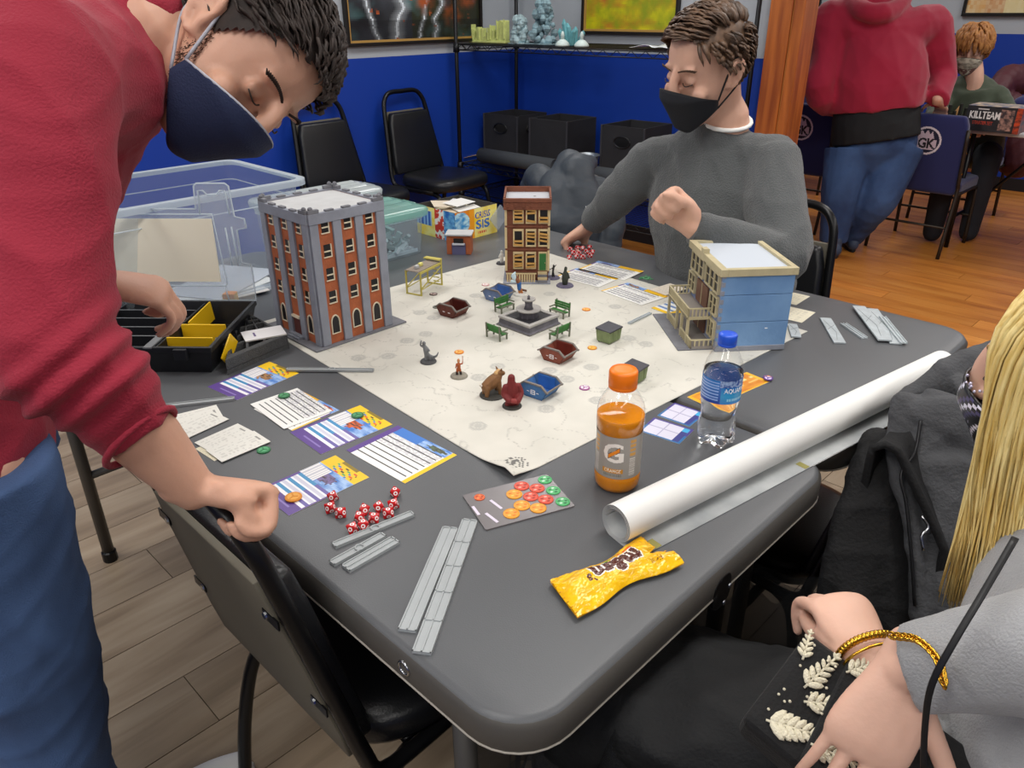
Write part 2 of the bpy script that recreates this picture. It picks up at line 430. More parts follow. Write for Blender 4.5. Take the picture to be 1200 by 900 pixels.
# ---- framed pictures
def picture(name, c, wdir, w, h, fn, nu, nv, label, fr=.018, frc='#3a2a1c', inner=None):
    """hung against a wall: c centre of the picture on the wall face, wdir horizontal direction to the right as seen"""
    e = empty(name, frame(c - Vector((0, 0, h / 2)), wdir), label, 'picture')
    mf = mat('frame ' + frc, frc, .4)
    for (a, b_) in (((-w / 2 - fr, -.03, -fr), (w / 2 + fr, -.001, 0)), ((-w / 2 - fr, -.03, h), (w / 2 + fr, -.001, h + fr)), ((-w / 2 - fr, -.03, 0), (-w / 2, -.001, h)), ((w / 2, -.03, 0), (w / 2 + fr, -.001, h))):
        MB().box(a, b_).build('frame_rail', mf, e, bevel=.002)
    if inner:
        mi_ = mat('inner ' + inner, inner, .4)
        MB().box((-w / 2, -.022, 0), (w / 2, -.012, .012)).build('inner_lip', mi_, e); MB().box((-w / 2, -.022, .012), (-w / 2 + .012, -.012, h)).build('inner_lip', mi_, e)
    b = MB(); b.grid(lambda u, v: (-w / 2 + w * u, -.012, h * v), nu, nv, fn)
    b.build('print', pmat('poster print', .35), e)
    MB().box((-w / 2, -.01, 0), (w / 2, -.002, h)).build('backing', mat('card backing', '#6a5a48', .8), e)
    return e
def storm(u, v):
    k = fbm(u * 5, v * 4, 1); c = mix(rgb('#15171c'), rgb('#3c4048'), .5 + k)
    c = mix(c, rgb('#2c2f22'), 1 if u > .45 and v < .35 + .2 * fbm(u * 9, 1, 3) else 0)
    c = mix(c, rgb('#5f8a8c'), max(0, fbm(u * 3 + 4, v * 3, 7)) * 1.2)
    # lightning fork
    for x0, sl, wd in ((.34, .13, .014), (.2, -.22, .006), (.62, .18, .007), (.5, .25, .005)):
        d = abs(u - (x0 + sl * v + .03 * fbm(v * 9, x0 * 10, 2)))
        c = mix(c, rgb('#dfe9f2'), max(0, 1 - d / wd) + .35 * max(0, 1 - d / (wd * 5)))
    for cx, cy, rr in ((.56, .3, .09), (.78, .2, .1), (.9, .35, .1), (.7, .55, .1)):
        d = math.hypot(u - cx, (v - cy) * .7); c = mix(c, rgb('#a8532a'), (1 - d / rr) * (.6 + fbm(u * 16, v * 16, 4)))
    if v < .16: c = mix(c, rgb('#101114'), .5)
    return c
def pw(px, py, wall):   # pixel -> point on wall plane
    o, n = (CORN, WB) if wall == 'A' else (CORN, WA) if wall == 'B' else (CP, WA)
    d = ray(px, py); t = (o - Vector((0, 0, CAMZ))).dot(n) / d.dot(n)
    return Vector((0, 0, CAMZ)) + d * t
a, b = pw(405, 51, 'A'), pw(562, 44, 'A'); w = (b - a).length; z0 = (a.z + b.z) / 2; h = .72
cc = (a + b) / 2; cc.z = z0 + h / 2
picture('framed_poster', cc, -WA, w - .03, h, storm, 90, 70, 'dark framed fantasy poster with white lightning bolt on grey wall', inner='#b08a4a', frc='#1a1512')
def vole(u, v):
    k = fbm(u * 4, v * 9, 2)
    c = mix(rgb('#c9c416'), rgb('#b5622a'), .5 + .9 * k + (v - .3) * 1.1)
    c = mix(c, rgb('#8d9a1c'), .4 + fbm(u * 8, v * 6, 5)) if v < .4 else c
    d = abs(u - .55) - max(0, (v - .28) * .33)
    if v > .28 and d < 0: c = mix(rgb('#2a2226'), rgb('#5a4a4a'), .4 + fbm(u * 20, v * 9, 1))
    return c
a, b = pw(684, 36, 'B'), pw(795, 38, 'B'); w = (b - a).length; z0 = (a.z + b.z) / 2; h = .6
cc = (a + b) / 2; cc.z = z0 + h / 2
picture('framed_poster', cc, WB, w - .03, h, vole, 60, 60, 'framed yellow and red fantasy painting with dark pointed rock', frc='#1a1512', inner='#b08a4a')
def blocks(u, v):
    k = (int(u * 4) * 7 + int(v * 6) * 3) % 5
    return mix([rgb('#d9a86a'), rgb('#d8c27a'), rgb('#c98f5e'), rgb('#b5a7a0'), rgb('#e0cf9a')][k], rgb('#e6d9b0'), .3 + .5 * fbm(u * 20, v * 30, 3))
a, b = pw(1132, 14, 'C'), pw(1222, 16, 'C'); w = (b - a).length; h = .7
cc = (a + b) / 2; cc.z = (a.z + b.z) / 2 + h / 2
picture('framed_chart', cc, WB, w, h, blocks, 24, 24, 'framed chart of orange and yellow panels on far wall', frc='#1c1a18', fr=.025)
a, b = pw(945, 15, 'C'), pw(957, 15, 'C')
cc = (a + b) / 2; cc.z = a.z + .2
picture('small_picture_frame', cc, WB, (b - a).length * 1.3, .4, lambda u, v: mix(rgb('#c8c2b8'), rgb('#6d6a66'), 1 if .2 < u < .8 and .15 < v < .8 else 0), 8, 8, 'small dark framed notice on grey wall behind timber post', frc='#1c1a18')

# ---- wire shelving unit in the corner
M_wire = mat('black epoxy wire', '#17181c', .4, metal=.3)
SH_L, SH_D = 1.72, .56
so = CORN + WA * .09 + WB * .07
shelf = empty('wire_shelving_unit', frame(so, WB), 'black wire shelving unit standing in the blue corner', 'shelf')   # local x along back wall, y toward the wall (behind)
# frame(): x=WB, z up, y = z cross x -> points away from the room
ydir = Vector((0, 0, 1)).cross(WB); ys = -1 if ydir.dot(WA) > 0 else 1
FR = -SH_D                                            # front (room) side in local y
if ys < 0: FR = SH_D
for x in (0, SH_L):
    for y in (0, FR):
        MB().cyl((x, y, 0), (x, y, 1.95), .0125, n=10).build('post', M_wire, shelf, smooth=True)
        MB().cyl((x, y, 0), (x, y, .012), .022, n=10).build('foot', M_wire, shelf)
ZS = [.30, .73, 1.255, 1.88]
def zat(px, py, pt):   # height seen at pixel row py above ground point pt
    d = ray(px, py); t = math.hypot(pt.x, pt.y) / math.hypot(d.x, d.y); return CAMZ + d.z * t
fl = so + WA * SH_D
ZS[2] = zat(533, 52, fl); ZS[1] = zat(533, 191, fl)
for zi, z in enumerate(ZS):
    b = MB()
    for y in (0, FR):
        b.cyl((0, y, z), (SH_L, y, z), .0035, n=6); b.cyl((0, y, z - .032), (SH_L, y, z - .032), .0035, n=6)
        k = 38
        for i in range(k):
            x0, x1 = SH_L * i / k, SH_L * (i + 1) / k
            b.cyl((x0, y, z if i % 2 else z - .032), (x1, y, z - .032 if i % 2 else z), .0022, n=5)
    for x in (0, SH_L):
        b.cyl((x, 0, z), (x, FR, z), .0035, n=6); b.cyl((x, 0, z - .032), (x, FR, z - .032), .0035, n=6)
        for i in range(12):
            b.cyl((x, FR * i / 12, z if i % 2 else z - .032), (x, FR * (i + 1) / 12, z - .032 if i % 2 else z), .0022, n=5)
    b.build('shelf_truss', M_wire, shelf, smooth=True)
    b = MB()
    for i in range(1, 60):
        x = SH_L * i / 60; b.cyl((x, 0, z + .002), (x, FR, z + .002), .0018, n=5)
    tag(b.build('shelf_wires', M_wire, shelf), kind='stuff')
    for x in (0, SH_L):
        for y in (0, FR): MB().cyl((x, y, z - .045), (x, y, z + .008), .021, .018, n=12).build('collar', M_wire, shelf, smooth=True)
def on_shelf(px, pos_y, z):
    """point on shelf plane: pixel column px, fraction pos_y of depth from the wall"""
    o = so + WA * SH_D * pos_y; n = WA; d = ray(px, 100); t = (o - Vector((0, 0, CAMZ))).dot(n) / d.dot(n)
    p = Vector((0, 0, CAMZ)) + d * t; p.z = z; return p
Z1 = ZS[1] + .004; Z2 = ZS[2] + .004
M_fab = mat('black nonwoven fabric', '#26262a', .85, var=.15, bump=.2, bscale=300)
def fabric_cube(px, fy, s, label, yaw=0, hole=True, h=None):
    p = on_shelf(px, fy, Z1); h = h or s
    e = empty('fabric_storage_cube', frame(p, Matrix.Rotation(yaw, 3, 'Z') @ WB), label, 'storage box')
    w = .008
    def holed(M, W_, H_, hx, hz):
        """panel in its own x-z plane, w thick, pierced by an oval hand hole"""
        n = 32; out, inn = [], []
        for t in range(n):
            a = 2 * math.pi * t / n; c_, s_ = math.cos(a), math.sin(a)
            k = min((W_ / 2) / max(abs(c_), 1e-6), ((H_ - hz) if s_ > 0 else hz) / max(abs(s_), 1e-6))
            out.append((k * c_, hz + k * s_)); inn.append((.055 * c_, hz + .03 * s_))
        vs = [(x, y, z) for y in (0, w) for ring_ in (out, inn) for x, z in ring_]
        fs = []
        for t in range(n):
            q = (t + 1) % n
            fs += [(t, q, n + q, n + t), (2 * n + q, 2 * n + t, 3 * n + t, 3 * n + q), (n + t, n + q, 3 * n + q, 3 * n + t), (q, t, 2 * n + t, 2 * n + q)]
        MB(M).add(vs, fs).build('panel', M_fab, e)
        MB(M).tube([(.057 * math.cos(t * math.pi / 12), -.002, hz + .032 * math.sin(t * math.pi / 12)) for t in range(24)], .004, 6, closed=True).build('grommet', mat('black plastic', '#141416', .35), e, smooth=True)
    plain = [((-s / 2, s / 2 - w, 0), (s / 2, s / 2, h)), ((-s / 2, -s / 2 + w, 0), (-s / 2 + w, s / 2 - w, h)), ((-s / 2 + w, -s / 2 + w, 0), (s / 2 - w, s / 2 - w, w))]
    if hole:
        holed(Matrix.Translation((0, -s / 2, 0)), s, h, 0, h * .7)
        holed(Matrix.Translation((s / 2, 0, 0)) @ Matrix.Rotation(R(90), 4, 'Z'), s - 2 * w, h, 0, h * .7)
    else: plain += [((-s / 2, -s / 2, 0), (s / 2, -s / 2 + w, h)), ((s / 2 - w, -s / 2 + w, 0), (s / 2, s / 2 - w, h))]
    for a_, b_ in plain: MB().box(a_, b_).build('panel', M_fab, e, bevel=.003)
    for x, y in ((-1, -1), (1, -1)):
        MB().obox((x * s / 2, y * s / 2, 0), (x * s / 2, y * s / 2, h), .012, .012).build('edge_binding', mat('binding', '#34343a', .8), e, bevel=.003)
    return e
fabric_cube(604, .30, .30, 'black fabric storage cube with oval handle hole tucked into the corner of the shelf', h=.29)
fabric_cube(661, .38, .30, 'black fabric storage cube standing proud between corner cube and small metal pail', hole=False, h=.30)
fabric_cube(750, .3, .30, 'black fabric storage cube behind seated man, right of the metal pail', h=.30)
# zinc pail
M_zinc = mat('galvanised zinc', '#aeb6bd', .38, metal=.85, var=.1, vscale=30)
p = on_shelf(690, .66, Z1)
e = empty('metal_pail', p, 'small galvanised metal pail between black fabric cubes', 'pail')
b = MB(); b.lathe([(.052, 0), (.056, .004), (.064, .05), (.067, .052), (.067, .056), (.066, .058), (.078, .118), (.08, .122), (.077, .124), (.075, .12), (.052, .008), (.001, .006)], 28); b.build('pail_body', M_zinc, e, smooth=True)
b = MB(); b.tube([(.0795 * math.cos(t * math.pi / 14), .0795 * math.sin(t * math.pi / 14), .122) for t in range(28)], .0035, 8, closed=True); b.build('rolled_rim', M_zinc, e, smooth=True)
# rolled dark mats on the front of the lower shelf
M_roll = mat('charcoal cloth', '#3c4045', .85, bump=.25, bscale=200)
def rolled(p, q, r, label):
    d = (q - p); L = d.length
    e = empty('rolled_mat', frame(p, d), label, 'rolled mat')
    b = MB(); sp = []
    for t in range(90):
        a = t / 90 * 2 * math.pi * 3.2; rr = r * (1 - .75 * t / 90); sp.append((rr * math.cos(a), rr * math.sin(a)))
    out = [(0, y, z + r) for y, z in sp]
    th = .0025; rg = []
    poly = [(y, z) for y, z in sp]
    vs = []; k = len(poly)
    for x in (0, L):
        for (y, z) in poly:
            l = math.hypot(y, z); s1 = (l + th) / l; vs.append((x, y * s1, z * s1 + r))
        for (y, z) in poly:
            l = math.hypot(y, z); s1 = (l - th) / l; vs.append((x, y * s1, z * s1 + r))
    fs = []
    for i in range(k - 1):
        fs += [(i, i + 1, 2 * k + i + 1, 2 * k + i), (k + i + 1, k + i, 3 * k + i, 3 * k + i + 1), (i, k + i, k + i + 1, i + 1), (2 * k + i, 2 * k + i + 1, 3 * k + i + 1, 3 * k + i)]
    b.add(vs, fs); b.build('rolled_sheet', M_roll, e, smooth=True)
    return e
rolled(on_shelf(562, .85, Z1), on_shelf(652, .86, Z1), .048, 'charcoal rolled mat on the lower shelf below the corner cube')
rolled(on_shelf(690, .90, Z1), on_shelf(770, .88, Z1), .048, 'charcoal rolled mat lying on the lower shelf below the metal pail')
# kraft paper sheet at the left end of the lower shelf
p = on_shelf(548, .6, Z1 + .003)
b = MB(); b.grid(lambda u, v: (-.08 + .16 * u, -.12 + .24 * v, .004 + .006 * math.sin(u * 7 + v * 3)), 8, 6)
o = b.build('paper_sheet', mat('kraft paper', '#c9a97c', .7), None, solid=.002); o.matrix_world = frame(p, WB); tag(o, 'tan kraft paper sheet on the left end of the lower wire shelf', 'paper')
# terrain pieces on the upper shelf
M_ygr = mat('yellow green foam', '#c9d283', .8, var=.12, vscale=30, bump=.2)
M_crys = mat('pale blue scatter foam', '#9fb7bd', .9, var=.35, vscale=25, bump=.4)
p = on_shelf(575, .62, Z2)
e = empty('ruined_wall_model', frame(p, WB), 'yellow green ruined castle wall model on the upper shelf', 'terrain model')
hts = [.105, .075, .03, .09, .08, .085, .04, .06, .085, .1, .075, .03, .125, .13, .125, .13]
for i, hh in enumerate(hts):
    x = -.16 + i * .0195
    MB().prism([(x, -.02), (x + .0192, -.02), (x + .0192, .02), (x, .02)], 0, hh).build('wall_block', M_ygr, e, bevel=.003)
    if i in (1, 4, 8, 9, 12, 15): MB().cyl((x + .01, -.024, hh * .2), (x + .01, -.024, hh * 1.05), .005, .004, 6).build('pilaster', M_ygr, e)
MB().box((-.165, -.03, 0), (.155, .03, .012)).build('plinth', M_ygr, e, bevel=.003)
def lump(px, fy, wx, wy, hz, label, seed, mm, z=None, name='foliage_terrain', cat='terrain model'):
    p = on_shelf(px, fy, z or Z2); b = MB(); rnd = random.Random(seed)
    for k in range(70):
        a = rnd.random() * 6.28; zz = rnd.random() ** 1.2; rr = math.sqrt(rnd.random()) * (1 - .55 * zz)
        r0 = .012 + .016 * rnd.random()
        b.ell((wx * rr * math.cos(a), wy * rr * math.sin(a), r0 * .7 + zz * (hz - r0)), (r0, r0, r0 * (.8 + .5 * rnd.random())), 6, 4)
    b.box((-wx, -wy, 0), (wx, wy, .006))
    o = b.build(name, mm); o.matrix_world = frame(p, WB); return tag(o, label, cat)
lump(609, .6, .06, .04, .15, 'small pale blue scatter foam clump beside the ruined wall model', 3, M_crys)
lump(636, .55, .1, .06, .235, 'tall craggy blue grey foliage mound on the upper shelf', 5, mat('blue grey foam', '#7f9aa3', .9, var=.4, vscale=22, bump=.4))
p = on_shelf(668, .55, Z2); e = empty('crystal_terrain', frame(p, WB), 'teal slanted crystal cluster model on the upper shelf', 'terrain model')
M_teal = mat('teal resin', '#5e9ca4', .5, var=.2, vscale=20)
for k, (x, y, h, tx) in enumerate(((-.03, 0, .14, -.03), (0, .01, .12, -.04), (.03, 0, .1, .0), (.05, .01, .08, .03), (-.05, -.01, .09, -.03), (.015, -.02, .09, .02))):
    b = MB(); b.rings([[(x + .016 * math.cos(t * math.pi / 3), y + .016 * math.sin(t * math.pi / 3), 0) for t in range(6)], [(x + tx * .8 + .017 * math.cos(t * math.pi / 3), y + .017 * math.sin(t * math.pi / 3), h * .8) for t in range(6)], [(x + tx + .003 * math.cos(t * math.pi / 3), y + .003 * math.sin(t * math.pi / 3), h) for t in range(6)]]); b.build('crystal', M_teal, e)
M_pale = mat('pale resin', '#c4d4d2', .5)
for px, lab in ((658, 'little pale domed spire model beside the blue grey foliage mound'), (680, 'little pale domed spire model below the yellow painting')):
    p = on_shelf(px, .75, Z2); e = empty('spire_model', p, lab, 'terrain model', 'domed spires on the upper shelf')
    b = MB(); b.lathe([(.042, 0), (.042, .008), (.034, .02), (.02, .032), (.012, .036)], 16); b.build('dome', M_pale, e, smooth=True)
    b = MB(); b.lathe([(.012, .034), (.01, .05), (.013, .055), (.008, .07), (.004, .078)], 12); b.build('spire', M_pale, e, smooth=True)
p = on_shelf(768, .75, Z2 + .002)
b = MB(); b.grid(lambda u, v: (-.12 + .24 * u + .02 * v, -.09 + .18 * v, .008 + .02 * abs(math.sin(u * 5 + v * 2)) * (1 - abs(2 * u - 1))), 12, 8)
o = b.build('plastic_bag', mat('clear poly', '#d5dce2', .25), None, smooth=True, solid=.002); o.matrix_world = frame(p, WB); tag(o, 'crumpled clear plastic bag on upper shelf behind man in grey', 'bag')
# ================================================================== TABLES AND CHAIRS
M_top = mat('charcoal laminate', '#56585b', .40, var=.03, vscale=3, bump=.06, bscale=500)
M_edge = mat('charcoal moulded edge', '#4b4844', .5)
M_leg = mat('grey powder coated tube', '#56534e', .42, metal=.5)
M_blk = mat('black powder coat', '#121214', .32, metal=.3)
M_chrome = mat('bright steel', '#b9bcc0', .2, metal=1)
def table(u0, u1, v0, v1, label, grommets=True):
    c = TU((u0 + u1) / 2, (v0 + v1) / 2, 0); w, d = u1 - u0, v1 - v0
    e = empty('folding_table', frame(c, TX), label, 'table')
    def ring(ins, z, r): return [(x, y, z) for x, y in rrect(w - 2 * ins, d - 2 * ins, r, 8)]
    b = MB(); b.rings([ring(.03, TZ - .012, .05), ring(.012, TZ - .012, .068), ring(.010, TZ, .070)], cap=False); b = MB()
    b.rings([ring(.005, TZ - .006, .075), ring(.008, TZ - .002, .072), ring(.014, TZ, .068)]); b.build('tabletop', M_top, e, angle=50)
    b = MB(); b.rings([ring(.02, TZ - .047, .06), ring(.002, TZ - .047, .078), ring(0, TZ - .042, .08), ring(0, TZ - .012, .08), ring(.005, TZ - .0058, .075), ring(.02, TZ - .0058, .06)]); b.build('skirt', M_edge, e, angle=40)
    b = MB(); b.tube([(x, y, TZ - .0465) for x, y in rrect(w - .002, d - .002, .079, 8)], .0016, 6, closed=True); b.build('lower_lip', mat('worn lip', '#a09a90', .45), e, smooth=True)
    for sv in (-1, 1):
        yv = sv * (d / 2 - .15)
        for su in (-1, 1):
            xu = su * (w / 2 - .055)
            MB().cyl((xu, yv, .02), (xu, yv, TZ - .045), .0155, n=14).build('leg', M_leg, e, smooth=True)
            MB().lathe([(.019, 0), (.02, .004), (.02, .03), (.0165, .034)], 14).build('foot_cap', M_blk, e).location = (xu, yv, 0)
        MB().cyl((-(w / 2 - .055), yv, .28), (w / 2 - .055, yv, .28), .011, n=10).build('crossbar', M_leg, e, smooth=True)
        MB().cyl((-(w / 2 - .055), yv, TZ - .06), (w / 2 - .055, yv, TZ - .06), .013, n=10).build('hinge_bar', M_leg, e, smooth=True)
        for su in (-1, 1):
            MB().obox((su * .12, yv, .3), (su * .12, yv - sv * .32, TZ - .055), .02, .006).build('brace', M_blk, e)
    if grommets:
        for su in (-1, 1):
            for yy in (-d / 2 + .19, d / 2 - .19):
                b = MB(); b.tube([(su * (w / 2 + .0005), yy + .009 * math.cos(t * math.pi / 8), TZ - .024 + .009 * math.sin(t * math.pi / 8)) for t in range(16)], .002, 6, closed=True); b.build('edge_grommet', M_chrome, e, smooth=True)
        for sv in (-1, 1):
            b = MB(); b.prism(rrect(.045, .055, .018, 4), 0, .006); o = b.build('latch_plate', M_blk, e, bevel=.001)
            o.matrix_local = Matrix.Translation((.02, sv * (d / 2 + .001), TZ - .045)) @ Matrix.Rotation(R(90) * sv, 4, 'X')
            for q in (-.012, .012): MB().ell((.02 + q * .4, sv * (d / 2 + .0075), TZ - .045 + q), (.004, .002, .004), 8, 5).build('rivet', M_chrome, e, smooth=True)
    return e
U0, U1, U2, U3 = .381, 1.141, 1.151, 1.912
table(U0, U1, .366, 2.196, 'charcoal folding table carrying the red dice and yellow candy bag')
table(U2, U3, .374, 2.204, 'charcoal folding table beneath the blue model building and cream cards')
# ---- stacking banquet chairs
M_vin = mat('black vinyl', '#16171a', .34, bump=.08, bscale=250)
M_olive = mat('olive fibreboard', '#5d584c', .62, var=.04)
def make_chair(M, label, group=None, sc=1.0, front=True):
    e = empty('banquet_chair', M @ Matrix.Scale(sc, 4), label, 'chair', group)
    yb = lambda z: -.19 - .21 * (z - .46)
    hw = lambda z: .205 - .13 * max(0, z - .46) if z < .8 else .161
    # back frame: inverted U that turns forward under the seat
    loop = []
    for sx in (-1, 1):
        side = [(sx * .19, .12, .415), (sx * .197, -.08, .412), (sx * .203, -.17, .425)] + [(sx * hw(z), yb(z), z) for z in (.48, .56, .64, .72, .80)] + [(sx * .150, yb(.85), .85), (sx * .122, yb(.886), .886), (sx * .08, yb(.9), .9)]
        loop += side if sx < 0 else [(0, yb(.9), .9)] + side[::-1]
    MB().tube(loop, .0125, 10, sub=3).build('back_frame', M_blk, e, smooth=True)
    # back pad and its fibreboard rear panel
    def pad(off0, off1, z0, z1, inset, nm, m, bev):
        b = MB(); rg = []
        for z in np.linspace(z0, z1, 7):
            w = hw(z) - inset; y = yb(z)
            if z == z0 or z == z1: w -= .012
            rg.append([(-w, y + off0, z), (w, y + off0, z), (w, y + off1, z), (-w, y + off1, z)])
        b.rings(rg); return b.build(nm, m, e, bevel=bev, bseg=3, smooth=True)
    pad(-.004, .036, .475, .795, .012, 'backrest', M_vin, .012)
    rp = pad(-.016, -.004, .47, .80, .008, 'rear_panel', M_olive, .002); rp['label'] = 'olive rear panel of the backrest'
    for z in (.585, .745):
        for sx in (-1, 1):
            MB().cyl((sx * (hw(z) - .028), yb(z) - .0155, z), (sx * (hw(z) - .028), yb(z) - .021, z), .006, .005, 8).build('screw', M_chrome, e)
            MB().obox((sx * (hw(z) - .035), yb(z) - .0175, z), (sx * (hw(z) + .002), yb(z) - .0175, z), .0025, .014).build('screw_tab', M_blk, e)
    # seat: rounded trapezoid cushion
    prof = []
    for k in range(40):
        a = 2 * math.pi * k / 40; ct, st = math.cos(a), math.sin(a)
        x = math.copysign(abs(ct) ** .55, ct); y = math.copysign(abs(st) ** .55, st)
        prof.append((x * (.205 + .012 * y), .02 + y * .21))
    b = MB(); rg = []
    for s_, z in ((.86, .415), (.97, .42), (1.0, .432), (1.0, .452), (.985, .466), (.94, .476), (.8, .484), (.5, .488)):
        rg.append([(x * s_, .02 + (y - .02) * s_, z) for x, y in prof])
    b.rings(rg); b.build('seat', M_vin, e, smooth=True)
    for sx in (-1, 1):
        MB().tube([(sx * .178, .02, .405), (sx * .182, .13, .40), (sx * .19, .175, .36), (sx * .2, .2, .2), (sx * .205, .215, .012)], .0125, 10, sub=4).build('leg', M_blk, e, smooth=True)
        MB().tube([(sx * .178, .02, .405), (sx * .185, -.11, .40), (sx * .195, -.165, .355), (sx * .215, -.2, .2), (sx * .225, -.225, .012)], .0125, 10, sub=4).build('leg', M_blk, e, smooth=True)
        for y, x in ((.215, .205), (-.225, .225)):
            MB().lathe([(.014, 0), (.016, .003), (.015, .03), (.0128, .033)], 12).build('foot_cap', M_blk, e).location = (sx * x, y, 0)
    MB().cyl((-.18, .1, .402), (.18, .1, .402), .009, n=8).build('stretcher', M_blk, e, smooth=True)
    MB().cyl((-.185, -.1, .402), (.185, -.1, .402), .009, n=8).build('stretcher', M_blk, e, smooth=True)
    return e
def chair_at(p, face, label, group=None, sc=1.0):
    f = Vector((face[0], face[1], 0)).normalized(); x = Vector((f.y, -f.x, 0)); p = Vector(p)
    return make_chair(Matrix(((x.x, f.x, 0, p.x), (x.y, f.y, 0, p.y), (0, 0, 1, 0), (0, 0, 0, 1))), label, group, sc)
chair_at(TU(.567, .862, 0), TX, 'black banquet chair with olive rear panel, gripped by man in red sweater')
# two chairs with their backs to the left wall
def wallchair(px, py, label):
    d = ray(px, py); o = CORN + WB * .34; t = (o - Vector((0, 0, CAMZ))).dot(WB) / d.dot(WB)
    p = Vector((0, 0, CAMZ)) + d * t; p.z = 0
    return chair_at(p, WB - WA * .06, label, sc=1.07)
wallchair(418, 200, 'empty black banquet chair against blue wall behind the clear boxes')
wallchair(517, 195, 'empty black banquet chair beside the wire shelving against blue wall')
# chair of the seated man
chair_at(TU(1.90, 1.0, 0), -TX, 'black banquet chair under the man in grey sweater')
chair_at(TU(2.16, 1.97, 0), -TX + TY * -.1, 'black banquet chair with the slate puffer jacket over it', sc=.9)
chair_at(TU(1.40, .555, 0), TY + TX * .05, 'black banquet chair hung with the dark coat beside blonde woman', sc=.88)

# ================================================================== GAME MAT
MATO = Vector((.0019, 1.0225, TZ)); MX = Vector((math.cos(.7309), math.sin(.7309), 0)); MY = Vector((-math.sin(.7309), math.cos(.7309), 0)); MS = .914
Minv = frame(MATO, MX).inverted()
SPOTS = [(Minv @ P(x, y))[:2] for x, y in ((499, 392), (477, 400), (492, 367), (508, 373), (557, 347), (644, 345), (721, 360), (693, 431), (644, 435), (664, 445), (561, 443), (757, 404), (737, 397), (583, 430), (700, 470), (420, 420), (455, 418), (640, 480), (560, 500))]
def matcol(u, v):
    x, y = u * MS, v * MS
    k = fbm(x * 7, y * 7, 3, 5); c = mix(rgb('#c4c2b8'), rgb('#d6d3c9'), .5 + .7 * k)
    cr = abs(fbm(x * 9 + 5, y * 9, 9, 3)); c = mix(c, rgb('#a3a19a'), .55 * max(0, 1 - cr / .025))
    for sx, sy in SPOTS:
        d = math.hypot(x - sx, y - sy)
        if d < .017: c = mix(c, rgb('#9c9c98'), .55 if (d < .007 or .010 < d < .015) else .3)
    d = math.hypot(x - .035, y - .03)
    an = math.atan2(y - .03, x - .035)
    if .0150 < d < .0205 and (an * 3.2) % 1 < .5: c = mix(c, rgb('#4a4a49'), .85)
    p_, q_ = ((x - .035) + (y - .03)) * .707, ((x - .035) - (y - .03)) * .707      # arch marks inside the ring of rays
    for ra in (.0045, .0095):
        rr = math.hypot(p_, q_) if p_ > 0 else abs(q_)
        if abs(rr - ra) < .0017 and p_ > -.011: c = mix(c, rgb('#4a4a49'), .85)
    return c
def matz(u, v):
    x, y = u * MS, v * MS; z = .0015
    d = math.hypot(x, y - .02)
    z += .012 * max(0, 1 - d / .07) ** 2 + .004 * max(0, 1 - abs(y - .05) / .08) * max(0, 1 - x / .05)
    return Vector((x, y, z))
b = MB(); b.grid(matz, 250, 250, matcol)
o = b.build('game_mat', pmat('mat print', .7, bump=.03, bscale=150), None, smooth=True); o.matrix_world = frame(MATO, MX)
md = o.modifiers.new('s', 'SOLIDIFY'); md.thickness = .0012; md.offset = -1
tag(o, 'square pale concrete print game mat spread across both tables', 'game mat')
ZM = TZ + .0016

# ================================================================== MODEL BUILDINGS
M_brick = mat('terracotta painted mdf', '#a65a36', .7, var=.14, vscale=40, bump=.15, bscale=220)
M_gst = mat('grey painted stone', '#878b96', .7, var=.1, vscale=25, bump=.1)
M_gst2 = mat('dark grey parapet', '#6f7076', .75, var=.12, vscale=40)
M_cream = mat('cream frame', '#d8cdb4', .6)
M_dark = mat('black pane', '#17161a', .3)
M_roofp = mat('pale grey roof', '#b4b5b6', .7, var=.05, vscale=30)
def sash_window(e, Mf, x, z, w, h, fm=None, arch=False):
    """window in facade frame: x right, y out of the wall, z up"""
    fm = fm or M_cream
    pane = MB(Mf)
    if arch:
        n = 8; prof = [(x - w / 2, z), (x + w / 2, z)] + [(x + w / 2 * math.cos(math.pi * k / n), z + h * .62 + h * .38 * math.sin(math.pi * k / n)) for k in range(n + 1)]
    else: prof = [(x - w / 2, z), (x + w / 2, z), (x + w / 2, z + h), (x - w / 2, z + h)]
    k = len(prof)
    pane.add([(a, .0004, c) for a, c in prof] + [(a, -.003, c) for a, c in prof], [tuple(range(k)), tuple(range(2 * k - 1, k - 1, -1))] + [(i, k + i, k + (i + 1) % k, (i + 1) % k) for i in range(k)])
    pn = pane.build('window_pane', M_dark, e)
    fr = MB(Mf); t = .0022
    if arch:
        fr.tube([(a, .001, c) for a, c in prof], t * .8, 5, closed=True)
        for q in (-.17, .17): pass
    else:
        fr.box((x - w / 2 - t, 0, z - t), (x + w / 2 + t, .0022, z)); fr.box((x + w / 2, 0, z), (x + w / 2 + t, .0022, z + h)); fr.box((x - w / 2, 0, z + h * .38), (x + w / 2, .002, z + h * .38 + t * 1.2))
    fr.build('window_frame', fm, pn)
def facade_M(o, ax, nrm, ref=None):
    ax, nrm = Vector(ax), Vector(nrm); o = Vector(o); M = Matrix(((ax.x, nrm.x, 0, o.x), (ax.y, nrm.y, 0, o.y), (0, 0, 1, o.z), (0, 0, 0, 1)))
    return M
